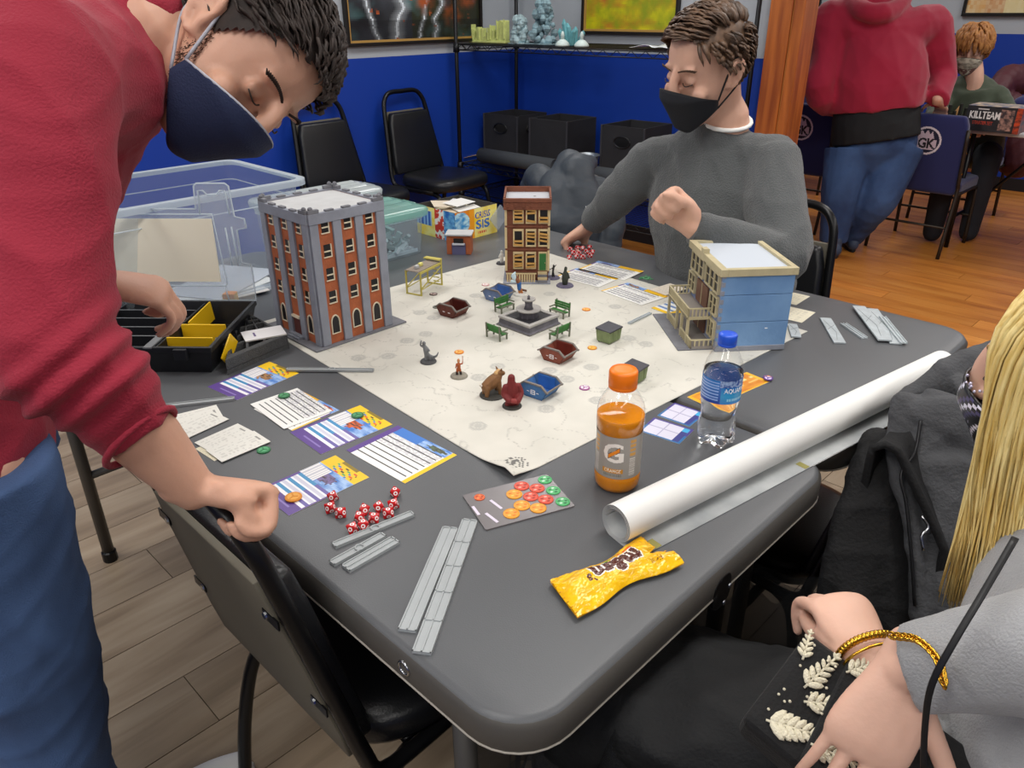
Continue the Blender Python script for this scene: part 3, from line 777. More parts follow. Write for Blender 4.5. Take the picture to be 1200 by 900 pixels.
# ---- brick tower
S, HT = .188, .292
e = empty('model_brick_tower', frame(TU(.812, 1.382, ZM), TX), 'tall terracotta and grey model tower on square grey base', 'model building')
MB().prism([(-.024, -.012), (.224, -.012), (.224, .215), (-.024, .215)], 0, .004).build('base_plate', M_gst2, e, bevel=.001)
MB().box((.004, .004, .004), (S - .004, S - .004, HT)).build('core', M_brick, e)
sides = [((0, 0, .004), (1, 0, 0), (0, -1, 0), 1), ((0, S, .004), (0, -1, 0), (-1, 0, 0), 1), ((S, 0, .004), (0, 1, 0), (1, 0, 0), 0), ((S, S, .004), (-1, 0, 0), (0, 1, 0), 0)]
pw_, cw = .0205, (S - 4 * .0205) / 3
for o_, ax, nr, full in sides:
    Mf = facade_M(o_, ax, nr); H_ = HT - .004
    for k in range(4):
        x = k * (pw_ + cw); MB(Mf).box((x, -.004, 0), (x + pw_, .005, H_ - .018)).build('pilaster', M_gst, e, bevel=.0012)
    for k in range(3):
        x = pw_ + k * (pw_ + cw); MB(Mf).box((x, -.004, 0), (x + cw, 0, H_ - .018)).build('brick_panel', M_brick, e)
        if full:
            for r_ in range(4): sash_window(e, Mf, x + cw / 2, .094 + r_ * .0515, cw * .46, .026)
            if not (k == 1 and ax[1]): sash_window(e, Mf, x + cw / 2, .022, cw * .58, .042, arch=True)
            else:
                MB(Mf).box((x + .004, 0, 0), (x + cw - .004, .002, .045)).build('door', mat('maroon door', '#5a2f2a', .6), e)
                MB(Mf).box((x + .002, 0, .045), (x + cw - .002, .006, .05)).build('door_lintel', M_cream, e)
                for q in range(2): MB(Mf).box((x - .004 - q * .004, 0, 0), (x + cw + .004 + q * .004, .012 + .006 * (1 - q), .003 + .003 * q)).build('door_step', M_gst, e)
    MB(Mf).box((-.001, -.004, H_ - .018), (S + .001, .006, H_ + .004)).build('cornice', M_gst, e, bevel=.001)
    n = 9
    for k in range(n):
        if k in (0, 2, 4, 6, 8):
            w = .02 if k not in (0, 8) else .026; xx = S * (k + .5) / n; xx = .013 if k == 0 else S - .013 if k == 8 else xx
            MB(Mf).box((xx - w / 2, -.004, H_ + .004), (xx + w / 2, .0055, H_ + (.012 if k in (0, 8) else .008))).build('merlon', M_gst2, e, bevel=.001)
    for xx in (.008, S - .008): MB(Mf).ell((xx, .001, H_ + .014), (.006, .005, .005), 8, 5).build('finial', M_gst2, e)
MB().box((.006, .006, HT - .002), (S - .006, S - .006, HT + .0005)).build('roof', M_roofp, e)
# ---- boarded brownstone
M_brn = mat('brown brick mdf', '#74432f', .7, var=.16, vscale=60, bump=.15, bscale=250)
M_bcr = mat('weathered cream trim', '#c9b489', .65, var=.1, vscale=40)
M_plank = mat('ochre plank', '#b98d4c', .7, var=.15, vscale=60)
bx = Vector((1, -.03, 0))
e = empty('model_boarded_house', frame(Vector((-.016, 1.998, ZM)), bx), 'three storey brown model house with boarded windows and green door', 'model building')
W, DP, HB = .118, .125, .228
MB().box((-.006, -.022, 0), (W + .004, DP + .004, .004)).build('base_plate', M_gst, e, bevel=.001)
MB().box((.002, .002, .004), (W - .002, DP - .002, HB - .012)).build('body', M_brn, e)
for k in range(3):
    z0 = .03 + k * .062
    MB().box((0, -.001, z0 - .004), (W, DP + .001, z0 + .001)).build('string_course', M_brn, e, bevel=.001)
for x in (.002, W - .002):
    for k in range(3): MB().box((x - .003, -.003, .032 + k * .062), (x + .003, .004, .088 + k * .062)).build('corner_trim', M_bcr, e)
for k in range(3):
    for j in range(3):
        if k == 0 and j == 2: continue
        x = .021 + j * .0335; z = .04 + k * .062; w, h = .024, .04
        fr = MB()
        fr.box((x, -.003, z), (x + .004, .003, z + h)); fr.box((x + w, -.003, z), (x + w + .004, .003, z + h)); fr.box((x, -.003, z - .003), (x + w + .004, .003, z + .001)); fr.box((x, -.003, z + h - .001), (x + w + .004, .003, z + h + .004))
        wn = fr.build('window_frame', M_bcr, e)
        MB().box((x + .004, -.0005, z), (x + w, .003, z + h)).build('window_pane', M_dark, wn)
        rn = random.Random(k * 7 + j)
        for q in range(4):
            zz = z + .004 + q * .0095 + rn.uniform(-.002, .002); dz = rn.uniform(-.004, .004)
            if rn.random() < .18: continue
            MB().obox((x + .002, -.004, zz), (x + w + .002, -.004, zz + dz), .0025, .005).build('board', M_plank, wn)
MB().box((.089, -.002, .032), (.112, .003, .084)).build('door_frame', M_bcr, e)
dr = MB().box((.0915, -.004, .034), (.1095, 0, .08)).build('door', mat('green door', '#2f6b34', .5), e)
MB().ell((.107, -.005, .055), (.0013, .0013, .0013), 6, 4).build('knob', M_bcr, dr)
for q in range(4): MB().box((.088, -.004 - .0045 * (4 - q), .004 + q * .0065), (.113, 0, .0105 + q * .0065)).build('stair_tread', M_bcr if q % 2 else M_gst2, e)
for q in range(12): MB().box((.004 + q * .0066, -.014, .004), (.008 + q * .0066, -.0125, .028)).build('baluster', M_bcr, e)
MB().box((.002, -.015, .026), (.084, -.0115, .029)).build('rail', M_bcr, e)
MB().box((-.004, -.007, HB - .03), (W + .004, .0, HB - .008)).build('cornice', M_brn, e, bevel=.001)
for q in range(6): MB().box((.004 + q * .021, -.01, HB - .022), (.01 + q * .021, -.006, HB - .012)).build('bracket', M_brn, e)
for a_, b_ in (((-.004, -.009, HB - .01), (W + .004, 0, HB)), ((-.004, DP, HB - .012), (W + .004, DP + .004, HB + .004)), ((-.004, 0, HB - .012), (.001, DP, HB + .002)), ((W - .001, 0, HB - .012), (W + .004, DP, HB + .002))):
    MB().box(a_, b_).build('parapet', M_brn, e, bevel=.001)
MB().box((.001, 0, HB - .016), (W - .001, DP, HB - .011)).build('roof', mat('light roof', '#b3b6bd', .6), e)
MB().ell((.078, .07, HB - .0105), (.004, .003, .0005), 10, 4).build('roof_mark', M_dark, e)
# ---- blue terrace house
A_ = TU(1.392, .752, ZM); C_ = TU(1.535, .918, ZM)
M_bl = mat('blue painted mdf', '#5f86b5', .6, col2='#7ea3cc', vscale=7, bump=.08, bscale=150)
M_blg = mat('blue grey painted mdf', '#8391b4', .65, var=.08, vscale=20)
M_sand = mat('sand coloured trim', '#b9ae8c', .65, var=.08, vscale=40)
e = empty('model_terrace_house', frame(A_, C_ - A_), 'blue sided model terrace house with cream porch and balcony', 'model building')
W, DP, HB = .219, .155, .186
MB().box((-.004, -DP, 0), (W, .0, .012)).build('plinth', M_gst, e, bevel=.001)
MB().box((.01, -.01, 0), (W + .01, .078, .003)).build('base_plate', M_gst2, e, bevel=.0008)
for k, (z0, z1) in enumerate(((.010, .066), (.067, .1275), (.1285, .172))):
    MB().box((.002, -DP + .001, z0), (W - .001, -.002, z1)).build('storey', M_blg, e)
    pn_ = MB().box((-.002, -DP, z0), (.003, -.001, z1)).build('side_panel', M_bl, e, bevel=.001)
    pn_['label'] = 'flat sky blue side panel'
b = MB()
for q in range(40):
    for z0, z1 in ((.011, .066), (.067, .1275)): pass
for q in range(9): MB().box((-.0035, -.006, .014 + q * .019), (.004, .001, .024 + q * .019)).build('quoin', M_gst, e)
for a_, b_ in (((-.006, -.008, .170), (W + .004, .007, HB)), ((-.006, -DP - .004, .170), (W + .004, -DP + .008, HB)), ((-.006, -DP + .008, .170), (.007, -.008, HB)), ((W - .008, -DP + .008, .170), (W + .004, -.008, HB))):
    MB().box(a_, b_).build('parapet', M_sand, e, bevel=.001)
MB().box((.006, -DP + .006, .171), (W - .006, -.006, .180)).build('roof', mat('frosted roof', '#c0c8d2', .6), e)
MB().prism([(-.012, -.004), (.012, -.004), (.008, .008), (-.008, .008)], 0, .012).build('roof_crest', M_sand, e).location = (W * .55, 0, HB - .002)
def vwin(x0, z0, n, w, h, gap=.003):
    fr = MB(); tot = n * w + (n + 1) * gap
    fr.box((x0, -.002, z0 - .003), (x0 + tot, .005, z0)); fr.box((x0, -.002, z0 + h), (x0 + tot, .005, z0 + h + .003))
    for q in range(n + 1): fr.box((x0 + q * (w + gap), -.002, z0), (x0 + q * (w + gap) + gap, .005, z0 + h))
    f = fr.build('window_frame', M_sand, e)
    for q in range(n):
        xx = x0 + gap + q * (w + gap)
        MB().box((xx, -.002, z0), (xx + w, .0015, z0 + h)).build('window_pane', M_dark, f)
        MB().box((xx, .0, z0 + h * .5), (xx + w, .003, z0 + h * .5 + .0016)).build('glazing_bar', M_sand, f)
vwin(.012, .128, 3, .025, .038); vwin(.115, .128, 3, .025, .038)
vwin(.010, .078, 2, .019, .038); vwin(.162, .078, 2, .019, .038)
vwin(.012, .026, 2, .015, .034)
M_ddoor = mat('brown model door', '#6d4d3c', .6, var=.1, vscale=50)
for z in (.012, .068): 
    d_ = MB().box((.075, -.001, z), (.15, .003, z + .05)).build('door', M_ddoor, e)
    MB().box((.1115, .003, z), (.1135, .004, z + .05)).build('door_seam', M_sand, d_)
MB().box((.045, 0, .058), (.2, .052, .063)).build('balcony_floor', mat('grey deck', '#86807a', .7), e)
for (x0, y0, x1, y1) in ((.045, .05, .2, .05), (.045, .0, .045, .05), (.2, 0, .2, .05)):
    L = math.hypot(x1 - x0, y1 - y0)
    MB().obox((x0, y0, .083), (x1, y1, .083), .003, .003).build('balcony_rail', M_sand, e); MB().obox((x0, y0, .061), (x1, y1, .061), .004, .006).build('balcony_fascia', M_sand, e)
    n = max(3, int(L / .008))
    for q in range(n + 1):
        t = q / n; MB().box((x0 + (x1 - x0) * t - .0013, y0 + (y1 - y0) * t - .0013, .062), (x0 + (x1 - x0) * t + .0013, y0 + (y1 - y0) * t + .0013, .083)).build('baluster', M_sand, e)
for x in (.048, .092, .13, .197): MB().box((x - .0028, .046, .003), (x + .0028, .0516, .06)).build('porch_post', M_sand, e)
for (x0, y0, x1, y1) in ((.015, .05, .09, .05), (.015, .0, .015, .05), (.13, .05, .2, .05)):
    MB().obox((x0, y0, .022), (x1, y1, .022), .003, .003).build('porch_rail', M_sand, e)
    L = math.hypot(x1 - x0, y1 - y0); n = max(3, int(L / .009))
    for q in range(n + 1):
        t = q / n; MB().box((x0 + (x1 - x0) * t - .0014, y0 + (y1 - y0) * t - .0014, .003), (x0 + (x1 - x0) * t + .0014, y0 + (y1 - y0) * t + .0014, .021)).build('baluster', M_sand, e)
MB().box((.01, 0, .003), (.2, .048, .008)).build('porch_floor', mat('grey deck', '#86807a', .7), e)
o = MB().box((-.0026, -.111, .0505), (-.0015, -.105, .0525)).build('sticker', mat('white sticker', '#eef0f2', .5), e)
# ---- kiosk
p = P(524, 298); q = P(552, 298.5)
e = empty('model_kiosk', frame(p, q - p), 'small brick newspaper kiosk model standing off the mat', 'model building')
w = (q - p).length
MB().box((0, 0, 0), (w, .05, .058)).build('body', M_brick, e)
for x0, x1 in ((0, .014), (w - .014, w)): MB().box((x0, -.002, .002), (x1, .001, .056)).build('brick_panel', M_brick, e)
MB().box((.016, -.003, .0), (w - .016, .0, .034)).build('counter_front', mat('slate violet', '#5b5a7c', .6), e)
MB().box((.022, -.004, .034), (w - .022, -.0005, .05)).build('hatch', M_dark, e)
MB().box((.018, -.008, .031), (w - .018, -.001, .036)).build('counter', mat('white counter', '#c9ccd4', .6), e)
MB().box((-.004, -.006, .058), (w + .004, .055, .063)).build('roof', M_roofp, e, bevel=.001)
# ---- yellow scaffold
a, b_, c_ = P(481, 342, ZM), P(494, 347, ZM), P(518, 334, ZM)
e = empty('model_scaffold', frame(b_, c_ - b_), 'spindly yellow scaffold platform model with grey deck boards', 'terrain model')
L = (c_ - b_).length; Wd = .045; hh = .064
M_yel = mat('dull yellow paint', '#b7ab55', .6)
for x in (0, L):
    for y in (0, Wd): MB().box((x - .0018, y - .0018, 0), (x + .0018, y + .0018, hh + (.0 if x == 0 else .008))).build('upright', M_yel, e)
    MB().box((x - .0015, 0, 0), (x + .0015, Wd, .003)).build('foot_bar', M_yel, e)
for y in (0, Wd):
    MB().box((0, y - .0015, hh - .006), (L, y + .0015, hh)).build('side_rail', M_yel, e)
    MB().obox((0, y, .018), (L, y, hh - .012), .0022, .0022).build('diagonal_brace', M_yel, e); MB().obox((0, y, .016), (L, y, .02), .002, .002).build('tie_rod', M_yel, e)
for k in range(5): MB().box((-.004, .002 + k * .0085, hh), (L * .98, .0095 + k * .0085, hh + .002)).build('deck_board', mat('grey brown plank', '#8d8277', .8, var=.1), e)
for k in range(5): MB().box((L - .002, .008, .008 + k * .011), (L + .002, .026, .010 + k * .011)).build('ladder_rung', M_yel, e)
MB().box((L - .01, .0, hh + .006), (L + .006, Wd + .004, hh + .009)).build('top_plate', M_yel, e)
for x, y, m in ((.012, .018, M_roofp), (.035, .022, mat('pale yellow block', '#d9d27a', .7))): MB().box((x, y, hh + .002), (x + .013, y + .009, hh + .011)).build('paint_tin', m, e, bevel=.002)
# ---- fountain
cf = Vector((.040, 1.684, ZM)); S2 = .054
e = empty('model_fountain', frame(cf, TX), 'square grey stone model fountain with tiered centre column', 'terrain model')
M_st = mat('grey fountain stone', '#5f5d64', .75, var=.2, vscale=60)
M_stl = mat('pale fountain rim', '#a3a09c', .75, var=.1, vscale=60)
def sq(h, z): return [(-h, -h, z), (h, -h, z), (h, h, z), (-h, h, z)]
MB().rings([sq(S2, 0), sq(S2, .003), sq(S2 - .004, .006), sq(S2 - .006, .02)]).build('basin_wall', M_st, e)
MB().rings([sq(S2, 0), sq(S2, .003)]).build('step', M_stl, e)
for a_, b__ in (((-S2 + .003, -S2 + .003), (S2 - .003, -S2 + .014)), ((-S2 + .003, S2 - .014), (S2 - .003, S2 - .003)), ((-S2 + .003, -S2 + .014), (-S2 + .014, S2 - .014)), ((S2 - .014, -S2 + .014), (S2 - .003, S2 - .014))):
    MB().box((*a_, .018), (*b__, .0235)).build('rim_slab', M_stl, e, bevel=.0008)
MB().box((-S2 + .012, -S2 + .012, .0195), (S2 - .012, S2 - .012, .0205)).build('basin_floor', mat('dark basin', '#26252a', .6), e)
MB().lathe([(.023, .018), (.02, .03), (.021, .036)], 20).build('pedestal', M_st, e, smooth=True)
for k in range(10): 
    a = k * .628; MB().cyl((.021 * math.cos(a), .021 * math.sin(a), .019), (.0185 * math.cos(a), .0185 * math.sin(a), .036), .0028, n=6).build('flute', M_st, e)
MB().lathe([(.02, .034), (.029, .037), (.03, .041), (.027, .041), (.024, .039), (.001, .039)], 24).build('lower_bowl', M_stl, e, smooth=True)
MB().lathe([(.011, .039), (.0085, .048), (.0095, .060)], 14).build('column', M_st, e, smooth=True)
MB().lathe([(.008, .058), (.0155, .061), (.016, .065), (.0135, .065), (.012, .063), (.001, .063)], 20).build('upper_bowl', M_stl, e, smooth=True)
MB().lathe([(.004, .063), (.0025, .067), (.004, .069), (.0012, .073)], 10).build('spout', M_st, e, smooth=True)
# ---- benches
def bench(p, ang, label):
    e = empty('model_bench', Matrix.Translation(p) @ Matrix.Rotation(ang, 4, 'Z'), label, 'model bench', 'green benches round the fountain')
    mg = mat('bench green', '#3e7a3a', .6, var=.15, vscale=60); ms = mat('bench grey', '#6b6f5e', .7)
    L = .048
    for k in range(3): MB().box((-L / 2, -.013 + k * .006, .0135), (L / 2, -.0085 + k * .006, .0155)).build('seat_slat', ms if k == 0 else mg, e)
    for k in range(3): MB().box((-L / 2, .0065 + k * .0012, .018 + k * .0055), (L / 2, .0085 + k * .0012, .0228 + k * .0055)).build('back_slat', mg, e)
    for x in (-L / 2 + .003, L / 2 - .003):
        MB().box((x - .0016, -.013, 0), (x + .0016, -.010, .014)).build('leg', ms, e); MB().obox((x, .010, 0), (x, .012, .036), .0032, .003, Vector((0, 1, 0))).build('leg', ms, e)
        MB().box((x - .0016, -.013, .012), (x + .0016, .01, .0138)).build('seat_bracket', ms, e); MB().box((x - .0016, -.014, .021), (x + .0016, .009, .0232)).build('armrest', ms, e)
    return e
# each bench faces the fountain (its back away from it)
for (px, py, label) in ((591, 364, 'green model bench next to the blue skip, facing the fountain'), (656, 370, 'green model bench between fountain and loose orange token'), (582, 396, 'green model bench with its back to the grey robed figure'), (656, 396, 'green model bench directly behind the red-brown skip with logo')):
    p = P(px, py, ZM); d = p - cf; d.z = 0
    a = math.atan2(d.y, d.x) - math.pi / 2; a = round((a - TT) / (math.pi / 2)) * math.pi / 2 + TT
    bench(p, a, label)
# ---- skips
def skip(p, ang, c1, c2, label, logo, s=1.0):
    e = empty('model_skip', Matrix.Translation(p) @ Matrix.Rotation(ang, 4, 'Z') @ Matrix.Scale(s, 4), label, 'model skip', 'model skips on the mat')
    m = mat('skip ' + c1, c1, .65, var=.16, vscale=45, bump=.1); mi_ = mat('skip inside ' + c2, c2, .7, var=.12, vscale=40); mr = mat('skip rim', '#77706a', .65, var=.15, vscale=60)
    y0 = .032; pr = [(-.027, 0), (.027, 0), (.043, .026), (.026, .040), (-.026, .040), (-.043, .026)]
    for sy in (-1, 1):
        b = MB(); t = .0022; n = 6
        ya, yb_ = sy * y0, sy * (y0 - t)
        b.add([(x, ya, z) for x, z in pr] + [(x, yb_, z) for x, z in pr], [tuple(range(n)), tuple(range(2 * n - 1, n - 1, -1))] + [(i, n + i, n + (i + 1) % n, (i + 1) % n) for i in range(n)])
        sw = b.build('side_wall', [m], e)
        rl = [(-.047, .026), (-.043, .0265), (-.026, .0405), (.026, .0405), (.043, .0265), (.047, .026)]
        for k in range(5): MB().obox((rl[k][0], sy * (y0 + .001), rl[k][1]), (rl[k + 1][0], sy * (y0 + .001), rl[k + 1][1]), .006, .0035).build('rim_bar', mr, e)
        MB().box((-.026, sy * (y0 - .0035) - .0008, .003), (.026, sy * (y0 - .0035) + .0008, .038)).build('inner_lining', mi_, e)
        if logo:
            for (a_, b__) in ((-.007, -.005), (.005, .007)): MB().box((a_, sy * (y0 + .0002), .010), (b__, sy * (y0 + .0006), .022)).build('logo', mat('white stencil', '#e8e8ea', .6), sw)
            for zz in (.010, .0155, .0205): MB().box((-.006, sy * (y0 + .0002), zz), (.006, sy * (y0 + .0006), zz + .002)).build('logo', mat('white stencil', '#e8e8ea', .6), sw)
            for xx in (-.018, .011): MB().box((xx, sy * (y0 + .0002), .0155), (xx + .007, sy * (y0 + .0006), .017)).build('logo', mat('white stencil', '#e8e8ea', .6), sw)
        else:
            for xx in (-.016, .006): MB().box((xx, sy * (y0 + .0002), .014), (xx + .009, sy * (y0 + .0006), .0175)).build('stencil_mark', mat('white stencil', '#e8e8ea', .6), sw)
    for sx in (-1, 1):
        b = MB(); t = .002
        b.add([(sx * .027, -y0, 0), (sx * .027, y0, 0), (sx * .043, y0, .026), (sx * .043, -y0, .026), (sx * .025, -y0, 0), (sx * .025, y0, 0), (sx * .041, y0, .026), (sx * .041, -y0, .026)], [(0, 1, 2, 3), (7, 6, 5, 4), (0, 4, 5, 1), (1, 5, 6, 2), (2, 6, 7, 3), (3, 7, 4, 0)]); b.build('end_wall', m, e)
        MB().box((sx * .043 - .002, -y0, .0245), (sx * .043 + .002, y0, .028)).build('end_rim', mr, e)
    MB().box((-.027, -y0, 0), (.027, y0, .002)).build('floor_plate', mi_, e)
    return e
skip(P(531, 368, ZM), TT + math.pi / 2 + .12, '#6b3a30', '#5a2018', 'red-brown model skip near the brick tower and scaffold', False, .76)
skip(P(584, 350, ZM), TT + math.pi / 2 + .1, '#6479a0', '#4a72b0', 'pale blue model skip by the boarded house', False, .76)
skip(P(654, 420, ZM), TT + math.pi / 2 + .1, '#7c4030', '#6b2417', 'red-brown model skip with white logo near the fountain', True, .76)
skip(P(633, 461, ZM), TT + math.pi / 2 + .12, '#3f6a9c', '#2f66ae', 'bright blue model skip with white logo beside the red figure', True, .76)
# ---- lidded bins
def bin_(p, ang, label):
    e = empty('model_bin', Matrix.Translation(p) @ Matrix.Rotation(ang, 4, 'Z'), label, 'model bin', 'green lidded bins'); e.scale = (.82, .82, .86)
    mg = mat('bin green', '#75835a', .65, var=.2, vscale=60); ml = mat('bin lid', '#45454c', .6, var=.15, vscale=60)
    MB().rings([[(-.026, -.021, .003), (.026, -.021, .003), (.026, .021, .003), (-.026, .021, .003)], [(-.03, -.023, .035), (.03, -.023, .035), (.03, .023, .035), (-.03, .023, .035)]]).build('body', mg, e, bevel=.001)
    MB().rings([[(-.031, -.024, .035), (.031, -.024, .035), (.031, .024, .035), (-.031, .024, .035)], [(-.031, -.024, .037), (.031, -.024, .037), (.031, .024, .041), (-.031, .024, .041)]]).build('lid', ml, e, bevel=.001)
    for x in (-.021, .021):
        for y in (-.016, .016): MB().cyl((x - .002, y, .003), (x + .002, y, .003), .003, n=8).build('wheel', M_dark, e)
    for x in (-.012, .012): MB().box((x - .001, -.0235, .006), (x + .001, -.0225, .033)).build('rib', mg, e)
    MB().box((-.031, -.0245, .0335), (.031, -.023, .036)).build('lid_lip', M_dark, e)
    return e
bin_(P(713, 399, ZM), TT + .06, 'green lidded model bin lying beside the pale measuring stick')
bin_(P(742, 446, ZM), TT + .1, 'green lidded model bin behind the orange capped bottle')
# ================================================================== THINGS ON THE TABLES
def rast_text(s, W, H, fit=.92, bold=.0):
    """boolean raster of a line of lettering, W x H cells, row 0 at the bottom"""
    vs, fs = text_mesh(s, 1, bold=bold); v = np.array(vs)[:, :2]; lo, hi = v.min(0), v.max(0)
    v = (v - lo) / (hi - lo); m = (1 - fit) / 2; v = (m + v * fit) * np.array([W, H])
    out = np.zeros((H, W), bool)
    for f in fs:
        for k in range(1, len(f) - 1):
            a, b, c = v[f[0]], v[f[k]], v[f[k + 1]]
            x0, x1 = int(max(0, min(a[0], b[0], c[0]))), int(min(W - 1, max(a[0], b[0], c[0]))); y0, y1 = int(max(0, min(a[1], b[1], c[1]))), int(min(H - 1, max(a[1], b[1], c[1])))
            if x1 < x0 or y1 < y0: continue
            X, Y = np.meshgrid(np.arange(x0, x1 + 1) + .5, np.arange(y0, y1 + 1) + .5)
            d = (b[1] - c[1]) * (a[0] - c[0]) + (c[0] - b[0]) * (a[1] - c[1])
            if abs(d) < 1e-9: continue
            l1 = ((b[1] - c[1]) * (X - c[0]) + (c[0] - b[0]) * (Y - c[1])) / d; l2 = ((c[1] - a[1]) * (X - c[0]) + (a[0] - c[0]) * (Y - c[1])) / d
            out[y0:y1 + 1, x0:x1 + 1] |= (l1 >= -.02) & (l2 >= -.02) & (l1 + l2 <= 1.02)
    return out
def grow(a, n=1):
    for _ in range(n):
        b = a.copy(); b[1:] |= a[:-1]; b[:-1] |= a[1:]; b[:, 1:] |= a[:, :-1]; b[:, :-1] |= a[:, 1:]; a = b
    return a
def sample(a, u, v):
    if not (0 <= u < 1 and 0 <= v < 1): return False
    return bool(a[int(v * a.shape[0]), int(u * a.shape[1])])
WHITE = rgb('#f2f2ee'); INK = rgb('#2b2b30')
def rectfit(px, z):
    """rectangle through four picture corners (left, far, right, near order: x-axis = c0->c1) lying at height z"""
    c = [P(x, y, z) for x, y in px]; ctr = (c[0] + c[1] + c[2] + c[3]) / 4
    ax = ((c[1] - c[0]) + (c[2] - c[3])); w = ax.length / 2; ax.normalize()
    ay = Vector((-ax.y, ax.x, 0)); h = abs(((c[3] - c[0]) + (c[2] - c[1])).dot(ay)) / 2
    if ((c[3] - c[0]) + (c[2] - c[1])).dot(ay) < 0: ay = -ay; flip = True
    else: flip = False
    return ctr, ax, ay, w, h
def flatM(ctr, ax):
    ay = Vector((-ax.y, ax.x, 0)); return Matrix(((ax.x, ay.x, 0, ctr.x), (ax.y, ay.y, 0, ctr.y), (0, 0, 1, ctr.z), (0, 0, 0, 1)))
def card(name, px, z, fn, label, cat='card', group=None, th=.0009, nu=44, nv=34, bend=0, sleeve=False):
    ctr, ax, ay, w, h = rectfit(px, z)
    s = 1 if ay.dot(Vector((-ax.y, ax.x, 0))) > 0 else -1
    e = empty(name, flatM(ctr, ax), label, cat, group)
    b = MB(); f = (lambda u, v: ((u - .5) * w, (v - .5) * h, th + bend * (2 * u - 1) ** 2))
    b.grid(f, nu, nv, (lambda u, v: fn(u, v if s > 0 else 1 - v))); b.build('printed_face', pmat('card print', .38), e)
    b = MB(); b.grid(lambda u, v: ((u - .5) * w, (v - .5) * h, th * .45 + bend * (2 * u - 1) ** 2), 10, 2); b.build('card_stock', mat('card stock', '#cfcdc6', .6), e, solid=th * .9)
    if sleeve:
        o = MB().box((-w / 2 - .002, -h / 2 - .002, th + .0004), (w / 2 + .002, h / 2 + .002, th + .0006)).build('clear_sleeve', _M['clear sheet'], e)
    return e
def thin_clear(name, tint='#ffffff', refl=.12, rough=.05, haze=0.0, hazecol='#e8eef2'):
    """thin-walled clear plastic: see-through with surface gloss and a little milky haze"""
    m = bpy.data.materials.new(name); m.use_nodes = True; nt = m.node_tree; out = nt.nodes['Material Output']; nt.nodes.remove(nt.nodes['Principled BSDF'])
    t = nd(nt, 'ShaderNodeBsdfTransparent'); t.inputs[0].default_value = (*rgb(tint), 1)
    g = nd(nt, 'ShaderNodeBsdfGlossy'); g.inputs['Roughness'].default_value = rough
    d = nd(nt, 'ShaderNodeBsdfDiffuse'); d.inputs[0].default_value = (*rgb(hazecol), 1)
    tl = nd(nt, 'ShaderNodeBsdfTranslucent'); tl.inputs[0].default_value = (*rgb(hazecol), 1)
    dd = nd(nt, 'ShaderNodeMixShader'); dd.inputs[0].default_value = .5; nt.links.new(d.outputs[0], dd.inputs[1]); nt.links.new(tl.outputs[0], dd.inputs[2])
    m1 = nd(nt, 'ShaderNodeMixShader'); m1.inputs[0].default_value = haze; nt.links.new(t.outputs[0], m1.inputs[1]); nt.links.new(dd.outputs[0], m1.inputs[2])
    fr = nd(nt, 'ShaderNodeLayerWeight'); fr.inputs[0].default_value = .5
    pw = nd(nt, 'ShaderNodeMath', operation='POWER'); pw.inputs[1].default_value = 4.0; nt.links.new(fr.outputs['Facing'], pw.inputs[0])
    ma = nd(nt, 'ShaderNodeMath', operation='MULTIPLY_ADD'); ma.inputs[1].default_value = .55; ma.inputs[2].default_value = .03 + refl * .12; nt.links.new(pw.outputs[0], ma.inputs[0])
    m2 = nd(nt, 'ShaderNodeMixShader'); nt.links.new(ma.outputs[0], m2.inputs[0]); nt.links.new(m1.outputs[0], m2.inputs[1]); nt.links.new(g.outputs[0], m2.inputs[2])
    nt.links.new(m2.outputs[0], out.inputs[0]); _M[name] = m
    return m
thin_clear('clear sheet', haze=.03)
# ---- stat cards
PUR, YEL, BLU, CYA = rgb('#5a3d8c'), rgb('#f2c515'), rgb('#4f86cf'), rgb('#3fa6d6')
def art(u, v, seed):
    k = fbm(u * 4 + seed, v * 4, seed); c = mix(rgb('#3d78c8'), rgb('#a9c7ee'), .5 + k)
    d = math.hypot(u - .5, (v - .45)) + .15 * fbm(u * 7, v * 7, seed + 2)
    if d < .3: c = mix([rgb('#b5834a'), rgb('#d8622a'), rgb('#7a6a9c'), rgb('#5d6f54')][seed % 4], rgb('#3b2c28'), .4 + fbm(u * 10, v * 10, seed))
    return c
def card_dark(seed):
    """long card: purple name strip, striped rules text, picture, yellow corner"""
    def f(u, v):
        if u < .17: return mix(PUR, rgb('#8f7cc0'), .9 if (.06 < u < .085 and .25 < v < .8) else 0)
        if u < .52:
            t = (u - .17) / .35; k = int(t * 10)
            return [rgb('#f4f2f6'), rgb('#cfcfe0'), rgb('#3f8fc0') if v < .55 else rgb('#6b62a8')][0 if k % 2 == 0 else (2 if k % 4 == 1 else 1)] if .05 < v < .97 else PUR
        if u > .80:
            c = YEL
            if .25 < v < .85 and (int(u * 46) + int(v * 12)) % 3 == 0 and u < .93: c = [rgb('#3a77c4'), rgb('#d6412c'), rgb('#3d3a2c'), rgb('#4da65a')][int(v * 12) % 4]
            if u > .95 and .3 < v < .75: c = rgb('#8a7416')
            return c
        if v < .42 and u < .78: return rgb('#f4f2f0') if int(v * 40) % 2 else rgb('#c9c9d2')
        return art((u - .52) / .28, v, seed)
    return f
def card_list(seed, band=True, lines=7):
    """white rules card with dark headed rows; picture and yellow strip at the far end"""
    def f(u, v):
        if band and u > .82:
            if v > .5: return YEL if u < .9 else rgb('#e9b414')
            return art((u - .82) / .18, v * 2, seed)
        if band and v < .04: return YEL if u < .6 else PUR
        if u < .04 or v > .96: return WHITE
        k = u * lines * 1.25
        if (k % 1) < .2 and .08 < v < .9: return INK
        if (int(u * 90) % 2 == 0) and .06 < v < .93 and fbm(u * 40, v * 30, seed) > -.15: return rgb('#cfcfd2')
        return WHITE
    return f
